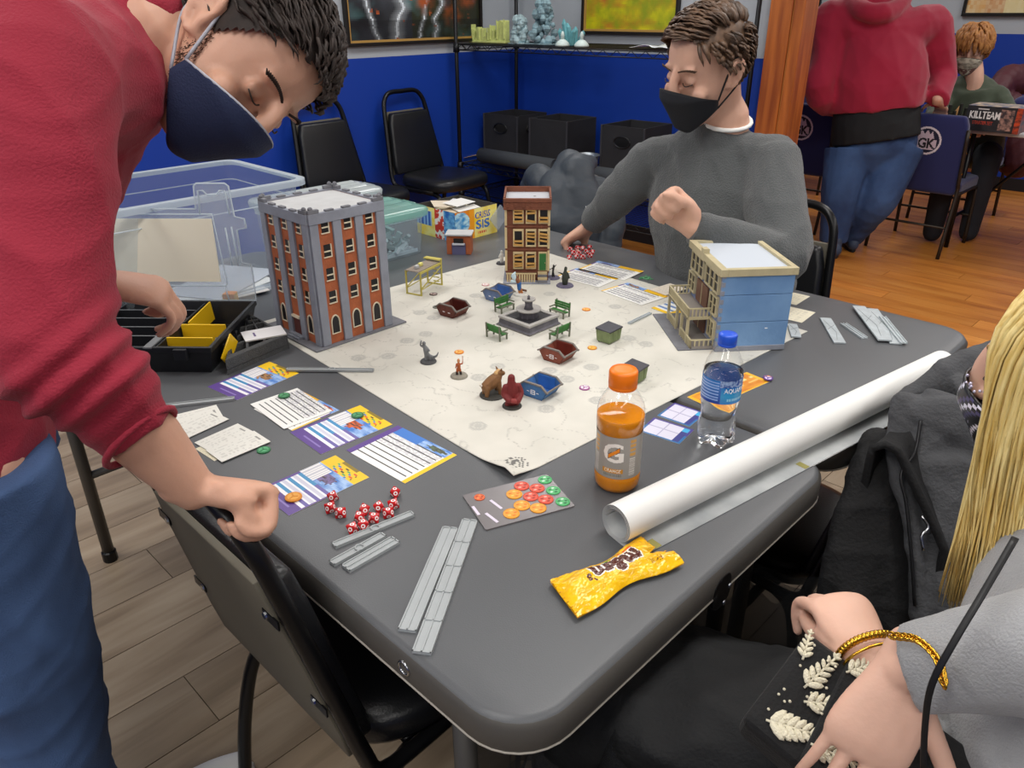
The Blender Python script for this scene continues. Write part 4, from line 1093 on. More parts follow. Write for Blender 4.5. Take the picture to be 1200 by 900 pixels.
def card_plain(seed, tint='#ece9dd'):
    T_ = rgb(tint)
    def f(u, v):
        if .08 < u < .9 and .12 < v < .88 and int(v * 14) % 2 == 0 and fbm(u * 30, int(v * 14) * 3.1, seed) > .0: return mix(T_, rgb('#8e8c84'), .25)
        if .88 < u < .91 and .35 < v < .65: return mix(T_, rgb('#55534e'), .7)
        return T_
    return f
zt = TZ + .0002
card('stat_card', [(238, 455), (318, 424), (348, 438), (283, 468)], zt, card_dark(0), 'purple and yellow stat card beside the foam tray')
card('stat_card', [(341, 505), (398, 482), (352, 457), (299, 480)], zt, card_list(1), 'white rules card under the sheet with a green token')
card('stat_card', [(333, 502), (392, 482), (346, 455), (293, 475)], zt + .0012, lambda u, v: card_list(1, False)(u, v) if u > .03 else WHITE, 'white rules card with a green token on its corner')
card('stat_card', [(340, 507), (423, 475), (459, 498), (376, 533)], zt, card_dark(1), 'blue stat card with winged creature between two white rules cards')
card('stat_card', [(470, 568), (534, 536), (468, 497), (410, 527)], zt, lambda u, v: PUR if v > .9 else YEL if v < .05 else (rgb('#3d78c8') if u > .8 and v > .5 else card_list(3)(u, v)), 'white rules card with thick black rows near the mat corner')
card('stat_card', [(312, 572), (393, 532), (433, 562), (327, 608)], zt, card_dark(2), 'purple and yellow stat card beneath the clenched hand beside the dice')
def token(px, py, z, col, col2, label, r=.0115, name='game_token'):
    p = P(px, py, z); e = empty(name, p, label, 'token')
    b = MB(); b.lathe([(r, 0), (r, .0018), (r * .93, .0022)], 20); b.build('disc', mat('tok ' + col, col, .5), e, smooth=False)
    b = MB(); b.lathe([(r * .72, .0022), (r * .72, .0025)], 16); b.build('face', mat('tok ' + col2, col2, .5), e)
    for k in range(3):
        a = k * 2.1; b = MB(); b.obox((0, 0, .0026), (r * .6 * math.cos(a), r * .6 * math.sin(a), .0026), .0022, .0006); b.build('emblem', mat('tok ' + col, col, .5), e)
    return e
token(333, 464, zt + .0035, '#2e6b44', '#4f9a66', 'green token on the white rules card')
token(419, 487, zt + .0025, '#2e6b44', '#4f9a66', 'green token on the blue creature card')
token(309, 528, zt, '#2e7a4c', '#57a873', 'green token beside the loose white cards')
token(344, 583, zt + .0025, '#d98a24', '#e8a94a', 'orange token on the purple card beneath the hand', .013)
# small white cards fanned by the arm
for k, (px, lab) in enumerate(([[(196, 500), (243, 479), (268, 492), (219, 514)], 'white item card topmost in the pair near the red cuff'], [[(186, 490), (253, 476), (262, 487), (200, 505)], 'white item card half hidden in the pair near the red cuff'], [[(229, 518), (281, 496), (297, 508), (247, 532)], 'cream item card half covered in the fan by the green token'], [[(228, 527), (245, 519), (276, 530), (252, 540)], 'cream item card sticking out lowest of the fan'], [[(243, 528), (299, 504), (316, 519), (258, 542)], 'white item card on top of the fan by the green token'])):
    card('item_card', px, zt + (.0012 if k in (0, 2) else .0024 if k == 4 else 0), card_plain(k, '#e9e8e0' if k != 3 else '#e4ddc0'), lab, group='small item cards', nu=26, nv=20)
# right hand cards
card('stat_card', [(656, 322), (680, 313), (722, 328), (697, 339)], ZM + .0004, card_list(0), 'white ruled card with blue art overlapped by its twin near the red dice', nu=36, nv=26)
card('stat_card', [(681, 314), (704, 305), (752, 319), (727, 331)], ZM + .0004, card_list(2), 'white ruled card with blue art lying partly off the mat', nu=36, nv=26)
card('stat_card', [(704, 340), (737, 332), (782, 347), (752, 359)], ZM + .0004, card_list(0), 'white ruled card with blue art beside the cream card', nu=36, nv=26)
card('stat_card', [(762, 361), (797, 351), (822, 360), (789, 371)], ZM + .0004, lambda u, v: YEL if v > .72 or u < .12 else (rgb('#5f86c0') if int(u * 14) % 3 == 0 else WHITE), 'yellow edged card partly under the porch of the blue house', nu=24, nv=20)
card('item_card', [(761, 340), (785, 332), (805, 339), (780, 346)], ZM + .002, card_plain(4, '#ded4c4'), 'cream item card next to the blue house balcony', nu=20, nv=16)
card('item_card', [(912, 352), (926, 342), (950, 348), (931, 358)], zt, card_plain(5, '#e6dfc6'), 'cream card farthest behind the blue house', nu=20, nv=16)
card('item_card', [(905, 370), (922, 358), (955, 367), (939, 379)], zt, card_plain(6, '#e6dfc6'), 'cream card behind the blue house above the stone tile', nu=20, nv=16)
def card_blue(u, v):
    if u < .06 or u > .94 or v < .06 or v > .95: return rgb('#2c6ea8') if u < .5 else rgb('#4a3f8e')
    if v > .8: return rgb('#3a3f86') if u < .7 else CYA
    return rgb('#d4d2e2') if (abs(u - .52) > .02 and abs(v - .42) > .02) else rgb('#a9a7c4')
card('tactic_card', [(750, 505), (768, 487), (812, 507), (794, 521)], zt, card_blue, 'lilac and blue tactic card closer to the orange drink')
card('tactic_card', [(770, 485), (794, 472), (824, 485), (808, 503)], zt, card_blue, 'lilac and blue tactic card behind the water bottle')
def card_or(u, v):
    if u < .05 or u > .95 or v < .07 or v > .93: return rgb('#f0b42a')
    if .3 < v < .42 and int(u * 12) % 2: return rgb('#f3d48a')
    if .55 < v < .66 and int(u * 12 + .5) % 3: return rgb('#eeb867')
    return mix(rgb('#c9771c'), rgb('#dc9430'), .5 + fbm(u * 5, v * 5))
card('dashboard_card', [(804, 466), (874, 437), (903, 447), (833, 478)], zt, card_or, 'orange dashboard card lying behind the water bottle')
token(900, 443, zt + .001, '#5c3a86', '#e0a44a', 'purple and orange token on the corner of the orange card', .010)
token(900, 444, zt + .0038, '#5c3a86', '#d9c8e8', 'pale lilac token stacked on the purple one', .009)
for (x, y, c1, c2, lab) in ((538, 413, '#d9862a', '#f0b860', 'orange token behind the little orange swordsman'), (687, 363, '#d9862a', '#f0b860', 'orange token lying by itself beyond the fountain bench'), (694, 408, '#d08a20', '#f2bf55', 'orange token between red-brown skip and green bin'), (685, 455, '#9c5a8c', '#e6dbe6', 'lilac ringed white token on the mat'), (508, 345, '#5a4a48', '#c9b5b0', 'dull red and grey token behind the red-brown skip'), (569, 334, '#c89a9a', '#efe9e6', 'white token with faint red ring near the pale blue skip'), (512, 360, '#6a6a60', '#7a8070', 'grey green token tucked beside the red-brown skip')):
    token(x, y, ZM, c1, c2, lab, .0105)
# green splash token off the mat
e = empty('splash_marker', P(757, 326), 'flat green splash marker on the bare table', 'marker')
for k in range(9):
    a = k * .7; l = .012 + .01 * ((k * 7) % 3) / 2
    MB().obox((0, 0, .001), (l * math.cos(a), l * math.sin(a), .001), .004, .0016).build('splash_arm', mat('splash green', '#4f9364', .5), e)
MB().lathe([(.009, 0), (.009, .0016)], 12).build('splash_core', mat('splash pale', '#a6cdb0', .5), e)
# ---- token sheet
ctr, ax, ay, w, h = rectfit([(543, 582), (642, 556), (673, 595), (568, 622)], zt)
e = empty('token_sheet', flatM(ctr, ax), 'dark grey plastic sheet of orange, red and green tokens', 'token sheet')
MB().prism(rrect(w, h, .003, 3), 0, .0022).build('sheet', mat('smoky acrylic', '#6f6a6c', .25, var=.06, vscale=20), e)
Ms = flatM(ctr, ax).inverted()
def on_sheet(x, y): q = Ms @ P(530 + x / 7.5, 545 + y / 7.5, zt); return q.x, q.y
def round_tok(x, y, r, c1, c2, c3):
    qx, qy = on_sheet(x, y); b = MB(Matrix.Translation((qx, qy, .0022)))
    b.lathe([(r, 0), (r, .0012), (r * .86, .0016), (r * .8, .0012), (.0005, .0014)], 20); o = b.build('round_token', mat('sheet ' + c1, c1, .35), e)
    for k in range(5):
        a = k * 1.2566; b = MB(Matrix.Translation((qx, qy, .0037))); b.ell((r * .5 * math.cos(a), r * .5 * math.sin(a), 0), (r * .24, r * .16, .0004), 8, 4); b.build('token_mark', mat('sheet ' + (c2 if k % 2 else c3), c2 if k % 2 else c3, .4), o)
for x, y in ((545, 270), (612, 368), (520, 440), (755, 392)): round_tok(x, y, .0126, '#e0982c', '#f2c463', '#d97a22')
for x, y in ((610, 197), (745, 217), (690, 290), (822, 315)): round_tok(x, y, .0120, '#d4513c', '#f0b0a0', '#a33226')
for x, y in ((815, 142), (888, 237), (970, 335)): round_tok(x, y, .0112, '#4fae6a', '#d6efdc', '#2d6b45')
round_tok(240, 297, .0085, '#d8663a', '#f0a060', '#a8442a')
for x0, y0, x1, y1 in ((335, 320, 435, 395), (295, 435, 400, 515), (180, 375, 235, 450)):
    a, b_ = on_sheet(x0, y0), on_sheet(x1, y1); MB().obox((*a, .0024), (*b_, .0024), .0045, .0006).build('lilac_sliver', mat('sheet lilac', '#d8cfe0', .4), e)  # thin pale lilac slivers laid on the sheet between the tokens
# ---- measuring sticks: base with raised rails and ribs
M_rul = mat('grey ruler plastic', '#a0a5a7', .5, var=.04, vscale=30)
M_rul2 = mat('pale stone plastic', '#aeb6ba', .55, var=.1, vscale=40)
def stick(c0, c1, w, z, ribs, label, m=None, tracks=1, ring=None, th=.003):
    a, b_ = P(*c0, z), P(*c1, z); L = (b_ - a).length
    e = empty('measuring_stick', flatM((a + b_) / 2, (b_ - a).normalized()), label, 'ruler', 'measuring sticks'); m = m or M_rul
    MB().box((-L / 2, -w / 2, 0), (L / 2, w / 2, th)).build('base', m, e)
    for k in range(tracks + 1):
        y = -w / 2 + .0009 + (w - .0018) * k / tracks; MB().box((-L / 2, y - .0009, th), (L / 2, y + .0009, th + .0015)).build('rail', m, e)
    for k in range(ribs + 1):
        x = -L / 2 + .0009 + (L - .0018) * k / ribs; MB().box((x - .0009, -w / 2, th), (x + .0009, w / 2, th + .0015)).build('rib', m, e)
    if ring:
        b = MB(); b.tube([(ring * L + .0062 * math.cos(t * math.pi / 10), .0062 * math.sin(t * math.pi / 10), th + .001) for t in range(20)], .0013, 6, closed=True); b.build('ring', m, e, smooth=True)
    return e
stick((336, 434), (438, 435), .011, zt + .002, 1, 'grey measuring stick bridging the mat edge by the tower', ring=.02)
stick((186, 478), (275, 468), .013, zt, 1, 'grey measuring stick half hidden by the red cuff')
stick((391, 641), (484, 603), .0125, zt, 1, 'longest grey measuring stick leaning on the pile of red dice', ring=.01)
stick((389, 662), (450, 628), .0125, zt, 1, 'grey measuring stick with ring between two others below the dice', ring=.02)
stick((405, 668), (464, 634), .019, zt, 1, 'short wide grey measuring stick below the dice', tracks=2)
stick((477, 741), (528, 620), .023, zt, 1, 'long plain grey measuring stick beside the ribbed one', tracks=2)
stick((494, 767), (551, 611), .023, zt + .0001, 5, 'long grey measuring stick divided into five ribbed sections', tracks=2)
stick((737, 380), (762, 368), .008, ZM, 1, 'pale measuring stick pointing out from the green bin', M_rul2)
def tile(c0, c1, w, z, label, th=.004, ridge=False):
    a, b_ = P(*c0, z), P(*c1, z); L = (b_ - a).length
    e = empty('stone_tile', flatM((a + b_) / 2, (b_ - a).normalized()), label, 'model tile', 'pale stone tiles')
    if not ridge:
        MB().box((-L / 2, -w / 2, 0), (L / 2, w / 2, th)).build('tile', M_rul2, e, bevel=.0008)
        for k, (x0, y0, x1, y1) in enumerate(((-.4, -.3, .1, .2), (.1, .2, .4, -.1), (-.2, .4, .0, -.4))):
            MB().obox((x0 * L, y0 * w, th), (x1 * L, y1 * w, th), .0008, .0006).build('crack', mat('tile crack', '#6d7478', .7), e)
    else:
        MB().box((-L / 2, -w / 2, 0), (L / 2, w / 2, th * .5)).build('tile', M_rul2, e)
        for y in (-w / 2 + .001, w / 2 - .001, 0): MB().box((-L / 2, y - .001, th * .5), (L / 2, y + .001, th)).build('ridge', M_rul2, e)
    return e
tile((928, 381), (933, 396), .022, ZM + .001, 'pale stone tile resting on the mat corner behind the blue house')
tile((967, 374), (984, 403), .026, zt, 'pale cracked stone tile lying alone on the bare table')
tile((988, 380), (1013, 397), .016, zt, 'small ridged stone piece between two cracked tiles', ridge=True)
tile((1006, 360), (1037, 400), .030, zt + .004, 'wide cracked stone tile on top of the ridged strips')
tile((1022, 363), (1050, 404), .026, zt, 'lower stone tile under the wide cracked one', .0035)
tile((1034, 372), (1059, 403), .016, zt + .0036, 'narrow ridged strip on the lower stone tile', ridge=True)
# ---- red dice
M_red = mat('red acrylic', '#c4161c', .22, coat=.4); M_wh = mat('dice white', '#f4efee', .4)
def die_proto():
    e = empty('red_die', Vector((0, 0, 0)), 'x', 'die', 'red dice')
    bm = bmesh.new(); a = .0118
    vs = [bm.verts.new(Vector(v) * a) for v in ((1, 0, 0), (-1, 0, 0), (0, 1, 0), (0, -1, 0), (0, 0, 1), (0, 0, -1))]
    fc = []
    for x in (0, 1):
        for y in (2, 3):
            for z in (4, 5):
                t = [vs[x], vs[y], vs[z]]
                n = (t[1].co - t[0].co).cross(t[2].co - t[0].co)
                if n.dot(t[0].co + t[1].co + t[2].co) < 0: t = t[::-1]
                bm.faces.new(t); fc.append((t[0].co + t[1].co + t[2].co) / 3)
    bmesh.ops.bevel(bm, geom=list(bm.edges) + list(bm.verts), offset=.0011, segments=2, affect='EDGES', profile=.5)
    me = bpy.data.meshes.new('die_body'); bm.to_mesh(me); bm.free(); me.materials.append(M_red)
    o = bpy.data.objects.new('die_body', me); COL.objects.link(o); o.parent = e
    for k, c in enumerate(fc):
        n = c.normalized(); x, y = orth(n); r = .0034
        b = MB(); b.rings([[c + n * q + (x * math.cos(t * .785) + y * math.sin(t * .785)) * r for t in range(8)] for q in (-.0003, .0003)]); b.build('face_mark', M_wh, e)
        b = MB(); b.rings([[c + n * q + (x * math.cos(t * .785) + y * math.sin(t * .785)) * r * .45 for t in range(8)] for q in (.0003, .0005)]); b.build('face_dot', M_red, e)
    return e
dp = die_proto(); dfirst = [True]; ddown = Vector((1, 1, 1)).normalized().rotation_difference(Vector((0, 0, -1)))
def die(px, py, label, seed, zz=0, s=1.0):
    e = dp if dfirst[0] else copy_tree(dp); dfirst[0] = False
    q = Quaternion((0, 0, 1), seed * 1.7) @ ddown
    e.matrix_world = Matrix.Translation(P(px, py, TZ + .0065 * s) + Vector((0, 0, zz))) @ q.to_matrix().to_4x4() @ Matrix.Scale(s, 4); e['label'] = label
    return e
for k, (x, y) in enumerate(((463, 577), (390, 582), (387, 595), (399, 601))):
    die(x, y, 'red eight sided die lying apart from the pile' if k == 0 else 'red eight sided die in the trio on the card edge', k)
for k, (x, y) in enumerate(((427, 597), (444, 594), (461, 591), (455, 601), (438, 607), (421, 606), (426, 615), (413, 619))):
    die(x, y, 'red eight sided die in the pile by the measuring sticks', k + 5)
k = 0
for r_ in range(3):
    for c_ in range(4):
        die(668 + c_ * 7.6 + (r_ % 2) * 3.4 + [0, .8, -.6, .5][(c_ + r_) % 4], 291.5 + r_ * 4.9 - c_ * .5 + [.6, -.5, .2, -.8][(c_ * 3 + r_) % 4], 'red eight sided die heaped by the grey sleeved hand', k + 20, 0, .95); k += 1
# ---- orange drink bottle
pet = thin_clear('clear pet', refl=.18, haze=.015)
e = empty('drink_bottle', frame(Vector((.164, 1.013, TZ)), (.93, -.37, 0)), 'half drunk orange sports drink bottle with orange cap', 'bottle')
prof = [(.001, .004), (.026, .001), (.0325, .003), (.0355, .010), (.0362, .020), (.0362, .028), (.0350, .030), (.0350, .104), (.0362, .107), (.0368, .120), (.0362, .134), (.0335, .146), (.028, .157), (.0215, .166), (.018, .170), (.0172, .176), (.0172, .182)]
MB().lathe(prof, 40, cap=False).build('bottle_shell', pet, e, smooth=True)
liq = [(r - .0007, z) for r, z in prof if z < .125] + [(.0358, .1265), (.0352, .1268), (.001, .1268)]; liq[0] = (.001, .0045)
M_liq = mat('orange drink', '#e08a06', .08, trans=.12, ior=1.33); MB().lathe(liq, 40).build('orange_drink', M_liq, e, smooth=True)
def around(r): return lambda x, z, q=0: (r * math.sin(x / r), -r * math.cos(x / r), z)
G_ = rast_text('G', 60, 60, .98, .02); OR_ = rast_text('ORANGE', 110, 26, .96, .01)
def glabel(u, v):
    x = (u - .5) * 2 * math.pi * .0354; z = .030 + .072 * v          # unrolled label
    c = rgb('#a09a92')
    gx, gy = (x + .016) / .032, (z - .058) / .034
    if sample(G_, gx, gy): c = rgb('#f4ece2')
    bx_, by_ = x - .001, z - .075
    if abs(bx_ * .75 - by_) < .0032 and abs(bx_) < .0085: c = rgb('#ee8a1c')
    elif abs(bx_ * .75 - by_) < .0045 and abs(bx_) < .0095 and abs(bx_) > .003: c = rgb('#4a433e')
    if abs(x) < .016 and .040 < z < .0475:
        c = rgb('#cf8a1e')
        if sample(OR_, (x + .0135) / .027, (z - .0408) / .0062): c = rgb('#f6efe2')
    if .034 < z < .0385 and abs(x) < .014 and int(x * 2500) % 3: c = rgb('#817b74')
    if .026 < abs(x) < .036:
        if .036 < z < .066 and int(z * 700) % 2: c = rgb('#d9d2ca')
        if .07 < z < .1 and int(z * 400) % 3: c = rgb('#d29a45')
    return c
b = MB(); f = around(.0354); b.grid(lambda u, v: f((u - .5) * 2 * math.pi * .0354, .030 + .072 * v), 300, 110, glabel); b.build('label', pmat('drink label', .3), e, smooth=True)
M_cap = mat('orange cap', '#f27a12', .35)
b = MB(); rg = []
for r, z in ((.0205, .170), (.0212, .171), (.0212, .174), (.0205, .175), (.0212, .1765), (.0212, .196), (.0195, .199), (.012, .1995)): rg.append([((r + (.0003 if t % 2 and .176 < z < .197 else 0)) * math.cos(t * math.pi / 32), (r + (.0003 if t % 2 and .176 < z < .197 else 0)) * math.sin(t * math.pi / 32), z) for t in range(64)])
b.rings(rg); b.build('cap', M_cap, e, smooth=True)
# ---- water bottle
e = empty('water_bottle', frame(Vector((.350, 1.142, TZ)), (.96, -.28, 0)), 'clear water bottle with blue cap and blue label', 'bottle')
wp = [(.001, .012), (.012, .008), (.024, .001), (.0295, .004), (.032, .014), (.0325, .03), (.0308, .042), (.0285, .052), (.0292, .066), (.0318, .078), (.0325, .086), (.0325, .128), (.0322, .138), (.0295, .152), (.0235, .166), (.0165, .178), (.0135, .184), (.0133, .192)]
def petal(prof, grow_=0):
    rg = []
    for r, z in prof:
        k = max(0, 1 - z / .028); rg.append([((r + grow_ + (.0028 * k * math.cos(5 * t * math.pi / 30) if r > .01 else 0)) * math.cos(t * math.pi / 30), (r + grow_ + (.0028 * k * math.cos(5 * t * math.pi / 30) if r > .01 else 0)) * math.sin(t * math.pi / 30), z + (.005 * k * (1 - math.cos(5 * t * math.pi / 30)) / 2 if z < .02 else 0)) for t in range(60)])
    return rg
MB().rings(petal(wp), cap=False).build('bottle_shell', pet, e, smooth=True)
wl = [q for q in wp if q[1] < .137] + [(.0322, .1378), (.001, .138)]
M_wat = mat('water', '#fbfdff', .0, trans=1, ior=1.18); MB().rings(petal(wl, -.0008)).build('water', M_wat, e, smooth=True)
AQ = rast_text('AQUAFINA', 130, 24, .96, .012)
def alabel(u, v):
    x = (u - .5) * 2 * math.pi * .033; z = .088 + .042 * v
    c = mix(rgb('#1f3f9c'), rgb('#2f7fd0'), v * .9)
    if .0 < x < .062: c = mix(rgb('#2e9ad0'), rgb('#1e56b8'), abs(v - .35) * 1.8)
    if x > -.002 and x < .062 and v > .72: c = mix(rgb('#9fb8dc'), rgb('#274a9c'), .5 + fbm(x * 160, v * 6, 3) * 1.6)
    if sample(AQ, (x - .004) / .05, (v - .44) / .24): c = rgb('#f4f8fb')
    if x < -.004 and x > -.05 and int(v * 16) % 2 == 0 and .12 < v < .92: c = rgb('#93b4e6')
    if x > .01 and x < .05 and .12 < v < .24 and int(x * 900) % 3: c = rgb('#8fd0e6')
    return c
b = MB(); f = around(.0329); b.grid(lambda u, v: f((u - .5) * 2 * math.pi * .0329, .088 + .042 * v), 170, 46, alabel); b.build('label', pmat('water label', .25), e, smooth=True)
b = MB(); b.rings([[((r + (.0003 if t % 2 and .186 < z < .199 else 0)) * math.cos(t * math.pi / 28), (r + (.0003 if t % 2 and .186 < z < .199 else 0)) * math.sin(t * math.pi / 28), z) for t in range(56)] for r, z in ((.0146, .181), (.0152, .182), (.0152, .1845), (.0145, .185), (.0152, .1865), (.0152, .199), (.014, .201), (.008, .2015))]); b.build('cap', mat('blue cap', '#2456d0', .35), e, smooth=True)
# ---- candy bag
a, b_ = P(660, 703, .746), P(772, 647, .746); L = (b_ - a).length
e = empty('candy_bag', flatM((a + b_) / 2, (b_ - a).normalized()), 'torn yellow peanut candy bag with brown lettering', 'candy bag')
MM = rast_text('m&m', 150, 60, .98, .05); MS_ = rast_text("'s", 40, 40, .95, .04); PN = rast_text('PEANUT', 60, 12, .95)
MMo = grow(np.pad(MM, 6), 4)
def bag_w(u): return .030 + .006 * abs(2 * u - 1) ** 3 + (.004 * math.sin(u * 9))
def bagp(u, v, top=True):
    x = (u - .5) * L; w = bag_w(u); y = (v - .5) * 2 * w
    puff = max(0, 1 - abs(2 * u - 1) ** 5) * max(0, 1 - abs(2 * v - 1) ** 2.4)
    z = .001 + .0145 * puff * (1 + .25 * fbm(u * 5, v * 4, 3)) + .0022 * abs(fbm(u * 9, v * 5, 8)) * (1 if top else 0) + .006 * max(0, abs(2 * u - 1) - .72) * (1 + math.sin(v * 9))
    if u < .12: x += .012 * (v - .5) * (1 - u / .12)
    if u > .86:
        t = (u - .86) / .14; x += .010 * t * (1 if v < .3 else -1.6 if .42 < v < .62 else .2); z += .004 * t * math.sin(v * 6)
    return (x, y, max(.0006, z) if top else .0005)
def bagc(u, v):
    c = mix(rgb('#f0b408'), rgb('#ffc81a'), .5 + fbm(u * 6, v * 5, 2))
    tu, tv = (u - .31) / .48, (v - .30 - .04 * math.sin(u * 8)) / .48
    if sample(MMo, ((1 - tu) * 150 + 6) / 162, ((1 - tv) * 60 + 6) / 72): c = rgb('#f5eee6')
    if sample(MM, 1 - tu, 1 - tv): c = rgb('#55291f')
    if .24 < u < .30 and sample(MS_, 1 - (u - .24) / .06, 1 - (v - .36) / .22): c = rgb('#55291f')
    if sample(PN, 1 - (u - .80) / .1, 1 - (v - .2) / .09): c = rgb('#8a5a1a')
    if .31 < u < .8 and .79 < v < .84 and fbm(u * 5, 3, 1) > 0: c = rgb('#5fae3f') if u < .55 else rgb('#e46a1c')
    return c
b = MB(); b.grid(lambda u, v: bagp(u, v), 170, 90, bagc); b.build('printed_film', pmat('candy film', .22, coat=.3), e, smooth=True)
MB().grid(lambda u, v: bagp(u, v, False), 30, 16).build('back_film', mat('bag back', '#e0a80c', .35), e)
for s_ in (0, 1):
    for k in range(7):
        v = .08 + k * .14; q = bagp(.012 if s_ == 0 else .985, v); MB().box((q[0] - .003, q[1] - .0006, q[2]), (q[0] + .003, q[1] + .0006, q[2] + .0006)).build('crimp', mat('bag crimp', '#d99c05', .3), e)
# ---- rolled white mat
a, b_ = P(722, 614, .768), P(1104, 427, .768); d = (b_ - a); L = d.length
e = empty('rolled_game_mat', frame(a, d), 'white rolled up game mat lying across both table corners', 'rolled mat')
MB_ = MB(); rr = .0285; sp = []
for t in range(140):
    an = -1.2 - t / 140 * 2 * math.pi * 3.3; r0 = rr * (1 - .28 * t / 140); sp.append((r0 * math.cos(an), r0 * math.sin(an)))
flap = [(-.042 + .0, -.0275), (-.030, -.0268), (-.018, -.0262), (-.006, -.0272)]
# outer wrap continues into a flap lying on the table, towards the viewer
yn = -1
poly = [(-.050, -rr + .0009), (-.036, -rr + .0009), (-.024, -rr + .001), (-.010, -rr + .0012)] + [(rr * (1 - .28 * t / 140) * math.sin(t / 140 * 2 * math.pi * 3.3) * -yn, -rr * (1 - .28 * t / 140) * math.cos(t / 140 * 2 * math.pi * 3.3)) for t in range(3, 140)]
th = .0009; k = len(poly); vs = []; nn = []
for i in range(k):
    p0, p1 = poly[max(0, i - 1)], poly[min(k - 1, i + 1)]; tx, tz = p1[0] - p0[0], p1[1] - p0[1]; l = math.hypot(tx, tz) or 1; nn.append((-tz / l, tx / l))
b = MB()
inner, outer = [], []
for x in (0, L):
    vs += [(x, y + n[0] * th, z + n[1] * th) for (y, z), n in zip(poly, nn)]
    vs += [(x, y - n[0] * th, z - n[1] * th) for (y, z), n in zip(poly, nn)]
fo = [(i, i + 1, 2 * k + i + 1, 2 * k + i) for i in range(k - 1)]; fi = [(k + i + 1, k + i, 3 * k + i, 3 * k + i + 1) for i in range(k - 1)]
fe = [(i, k + i, k + i + 1, i + 1) for i in range(k - 1)] + [(2 * k + i, 2 * k + i + 1, 3 * k + i + 1, 3 * k + i) for i in range(k - 1)]
b.mi = 0; b.add(vs, fi)
b2 = MB(); b2.add(vs, fo + fe)
M_mw = mat('white mat back', '#e9e9e6', .5); M_mg = mat('grey mat print', '#8f9396', .6, col2='#b5b8b8', vscale=14)
b.build('white_backing', M_mw, e, smooth=True); b2.build('printed_side', M_mg, e, smooth=True)
for t in (.035, .42, .75): MB().box((t * L, -.049, -rr + .0018), (t * L + .012, -.030, -rr + .0022)).build('printed_stripe', mat('olive stripe', '#8c8648', .6), e)
# ---- clear totes and boxes
M_tote = thin_clear('milky polypropylene', tint='#f2f6fa', refl=.12, rough=.18, haze=.16, hazecol='#dfe8ef')
M_rim = thin_clear('milky rim', tint='#f2f6fa', refl=.15, rough=.2, haze=.55, hazecol='#e6eef4')
def tote(u0, u1, v0, v1, h, taper, label, name='clear_storage_tote', rimw=.018, m=None, mr=None):
    m = m or M_tote; mr = mr or M_rim
    c = TU((u0 + u1) / 2, (v0 + v1) / 2, TZ); w, d = u1 - u0, v1 - v0
    e = empty(name, frame(c, TX), label, 'storage box')
    def ring(k, z, r=.03): return [(x, y, z) for x, y in rrect(w - 2 * taper * (1 - k), d - 2 * taper * (1 - k), r, 5)]
    MB().rings([ring(0, .002), ring(0, .004), ring(.5, h * .5), ring(1, h)], cap=False).build('walls', m, e, angle=30)
    MB().prism([(p[0], p[1]) for p in ring(0, 0)], 0, .002).build('bottom', m, e)
    b = MB(); o_ = [(x, y) for x, y in rrect(w + 2 * rimw, d + 2 * rimw, .04, 5)]; i_ = [(x, y) for x, y in rrect(w, d, .03, 5)]; n = len(o_)
    b.add([(x, y, h) for x, y in i_] + [(x, y, h) for x, y in o_] + [(x, y, h - .014) for x, y in o_], [(i, n + i, n + (i + 1) % n, (i + 1) % n) for i in range(n)] + [(n + i, 2 * n + i, 2 * n + (i + 1) % n, n + (i + 1) % n) for i in range(n)])
    b.build('rim', mr, e, solid=.002)
    b = MB(); b.tube([(x, y, h * .82) for x, y in rrect(w - .002 * taper, d - .002 * taper, .03, 5)], .0015, 6, closed=True); b.build('stiffening_bead', mr, e, smooth=True)
    for k in range(2): MB().box((-w * .4, -d / 2 + .02 + .02 * k, .004), (w * .42, -d / 2 + .024 + .02 * k, .014)).build('base_rib', mr, e)
    return e
tote(.44, 1.05, 1.795, 2.18, .28, .03, 'large open clear storage tote behind the brick tower')
# papers in the tote
for k in range(3):
    o = MB().box((-.13, -.09, 0), (.13, .09, .0015)).build('paper_sheet', mat('tote paper ' + str(k), ['#c7c4c0', '#d9d9d6', '#b8bcc4'][k], .7)); o.matrix_world = Matrix.Translation(TU(.80 + .03 * k, 1.9 + .02 * k, TZ + .008 + .003 * k)) @ Matrix.Rotation(.7 + .3 * k, 4, 'Z'); tag(o, ['grey paper sheet at the bottom of the large tote', 'white paper sheet in the middle of the tote pile', 'bluish paper sheet on top of the tote pile'][k], 'paper')
M_tl = thin_clear('teal lid plastic', tint='#d2f2ea', refl=.2, rough=.15, haze=.6, hazecol='#a9dccf')
M_wl = thin_clear('white lid plastic', tint='#f0f4f4', refl=.3, rough=.12, haze=.75, hazecol='#e4ecec')
def lidded(u0, u1, v0, v1, h, ml, label, fill):
    e = tote(u0, u1, v0, v1, h, .008, label, 'lidded_clear_box', .004)
    w, d = u1 - u0, v1 - v0
    b = MB(); n = 14
    rg = []
    for ins, z in ((-.012, h - .018), (-.014, h - .002), (-.010, h + .004), (.008, h + .008), (.03, h + .011)): rg.append([(x, y, z) for x, y in rrect(w - 2 * ins, d - 2 * ins, .035 if ins < .01 else .02, 5)])
    b.rings(rg, cap=False); b.build('lid_rim', ml, e, smooth=True)
    b = MB(); b.grid(lambda s, t: ((s - .5) * (w - .06), (t - .5) * (d - .06), h + .011 + .005 * abs(math.sin(t * 3.14 * 3))), 4, 24); b.build('lid_panel', ml, e, smooth=True)
    for q in (-1, 1): MB().box((q * (w / 2 + .012) - .004, -.03, h - .03), (q * (w / 2 + .012) + .004, .03, h + .004)).build('clip', ml, e, bevel=.002)
    return e
lidded(1.12, 1.455, 1.787, 1.985, .135, M_tl, 'small clear box with a teal lid full of grey parts', 1)
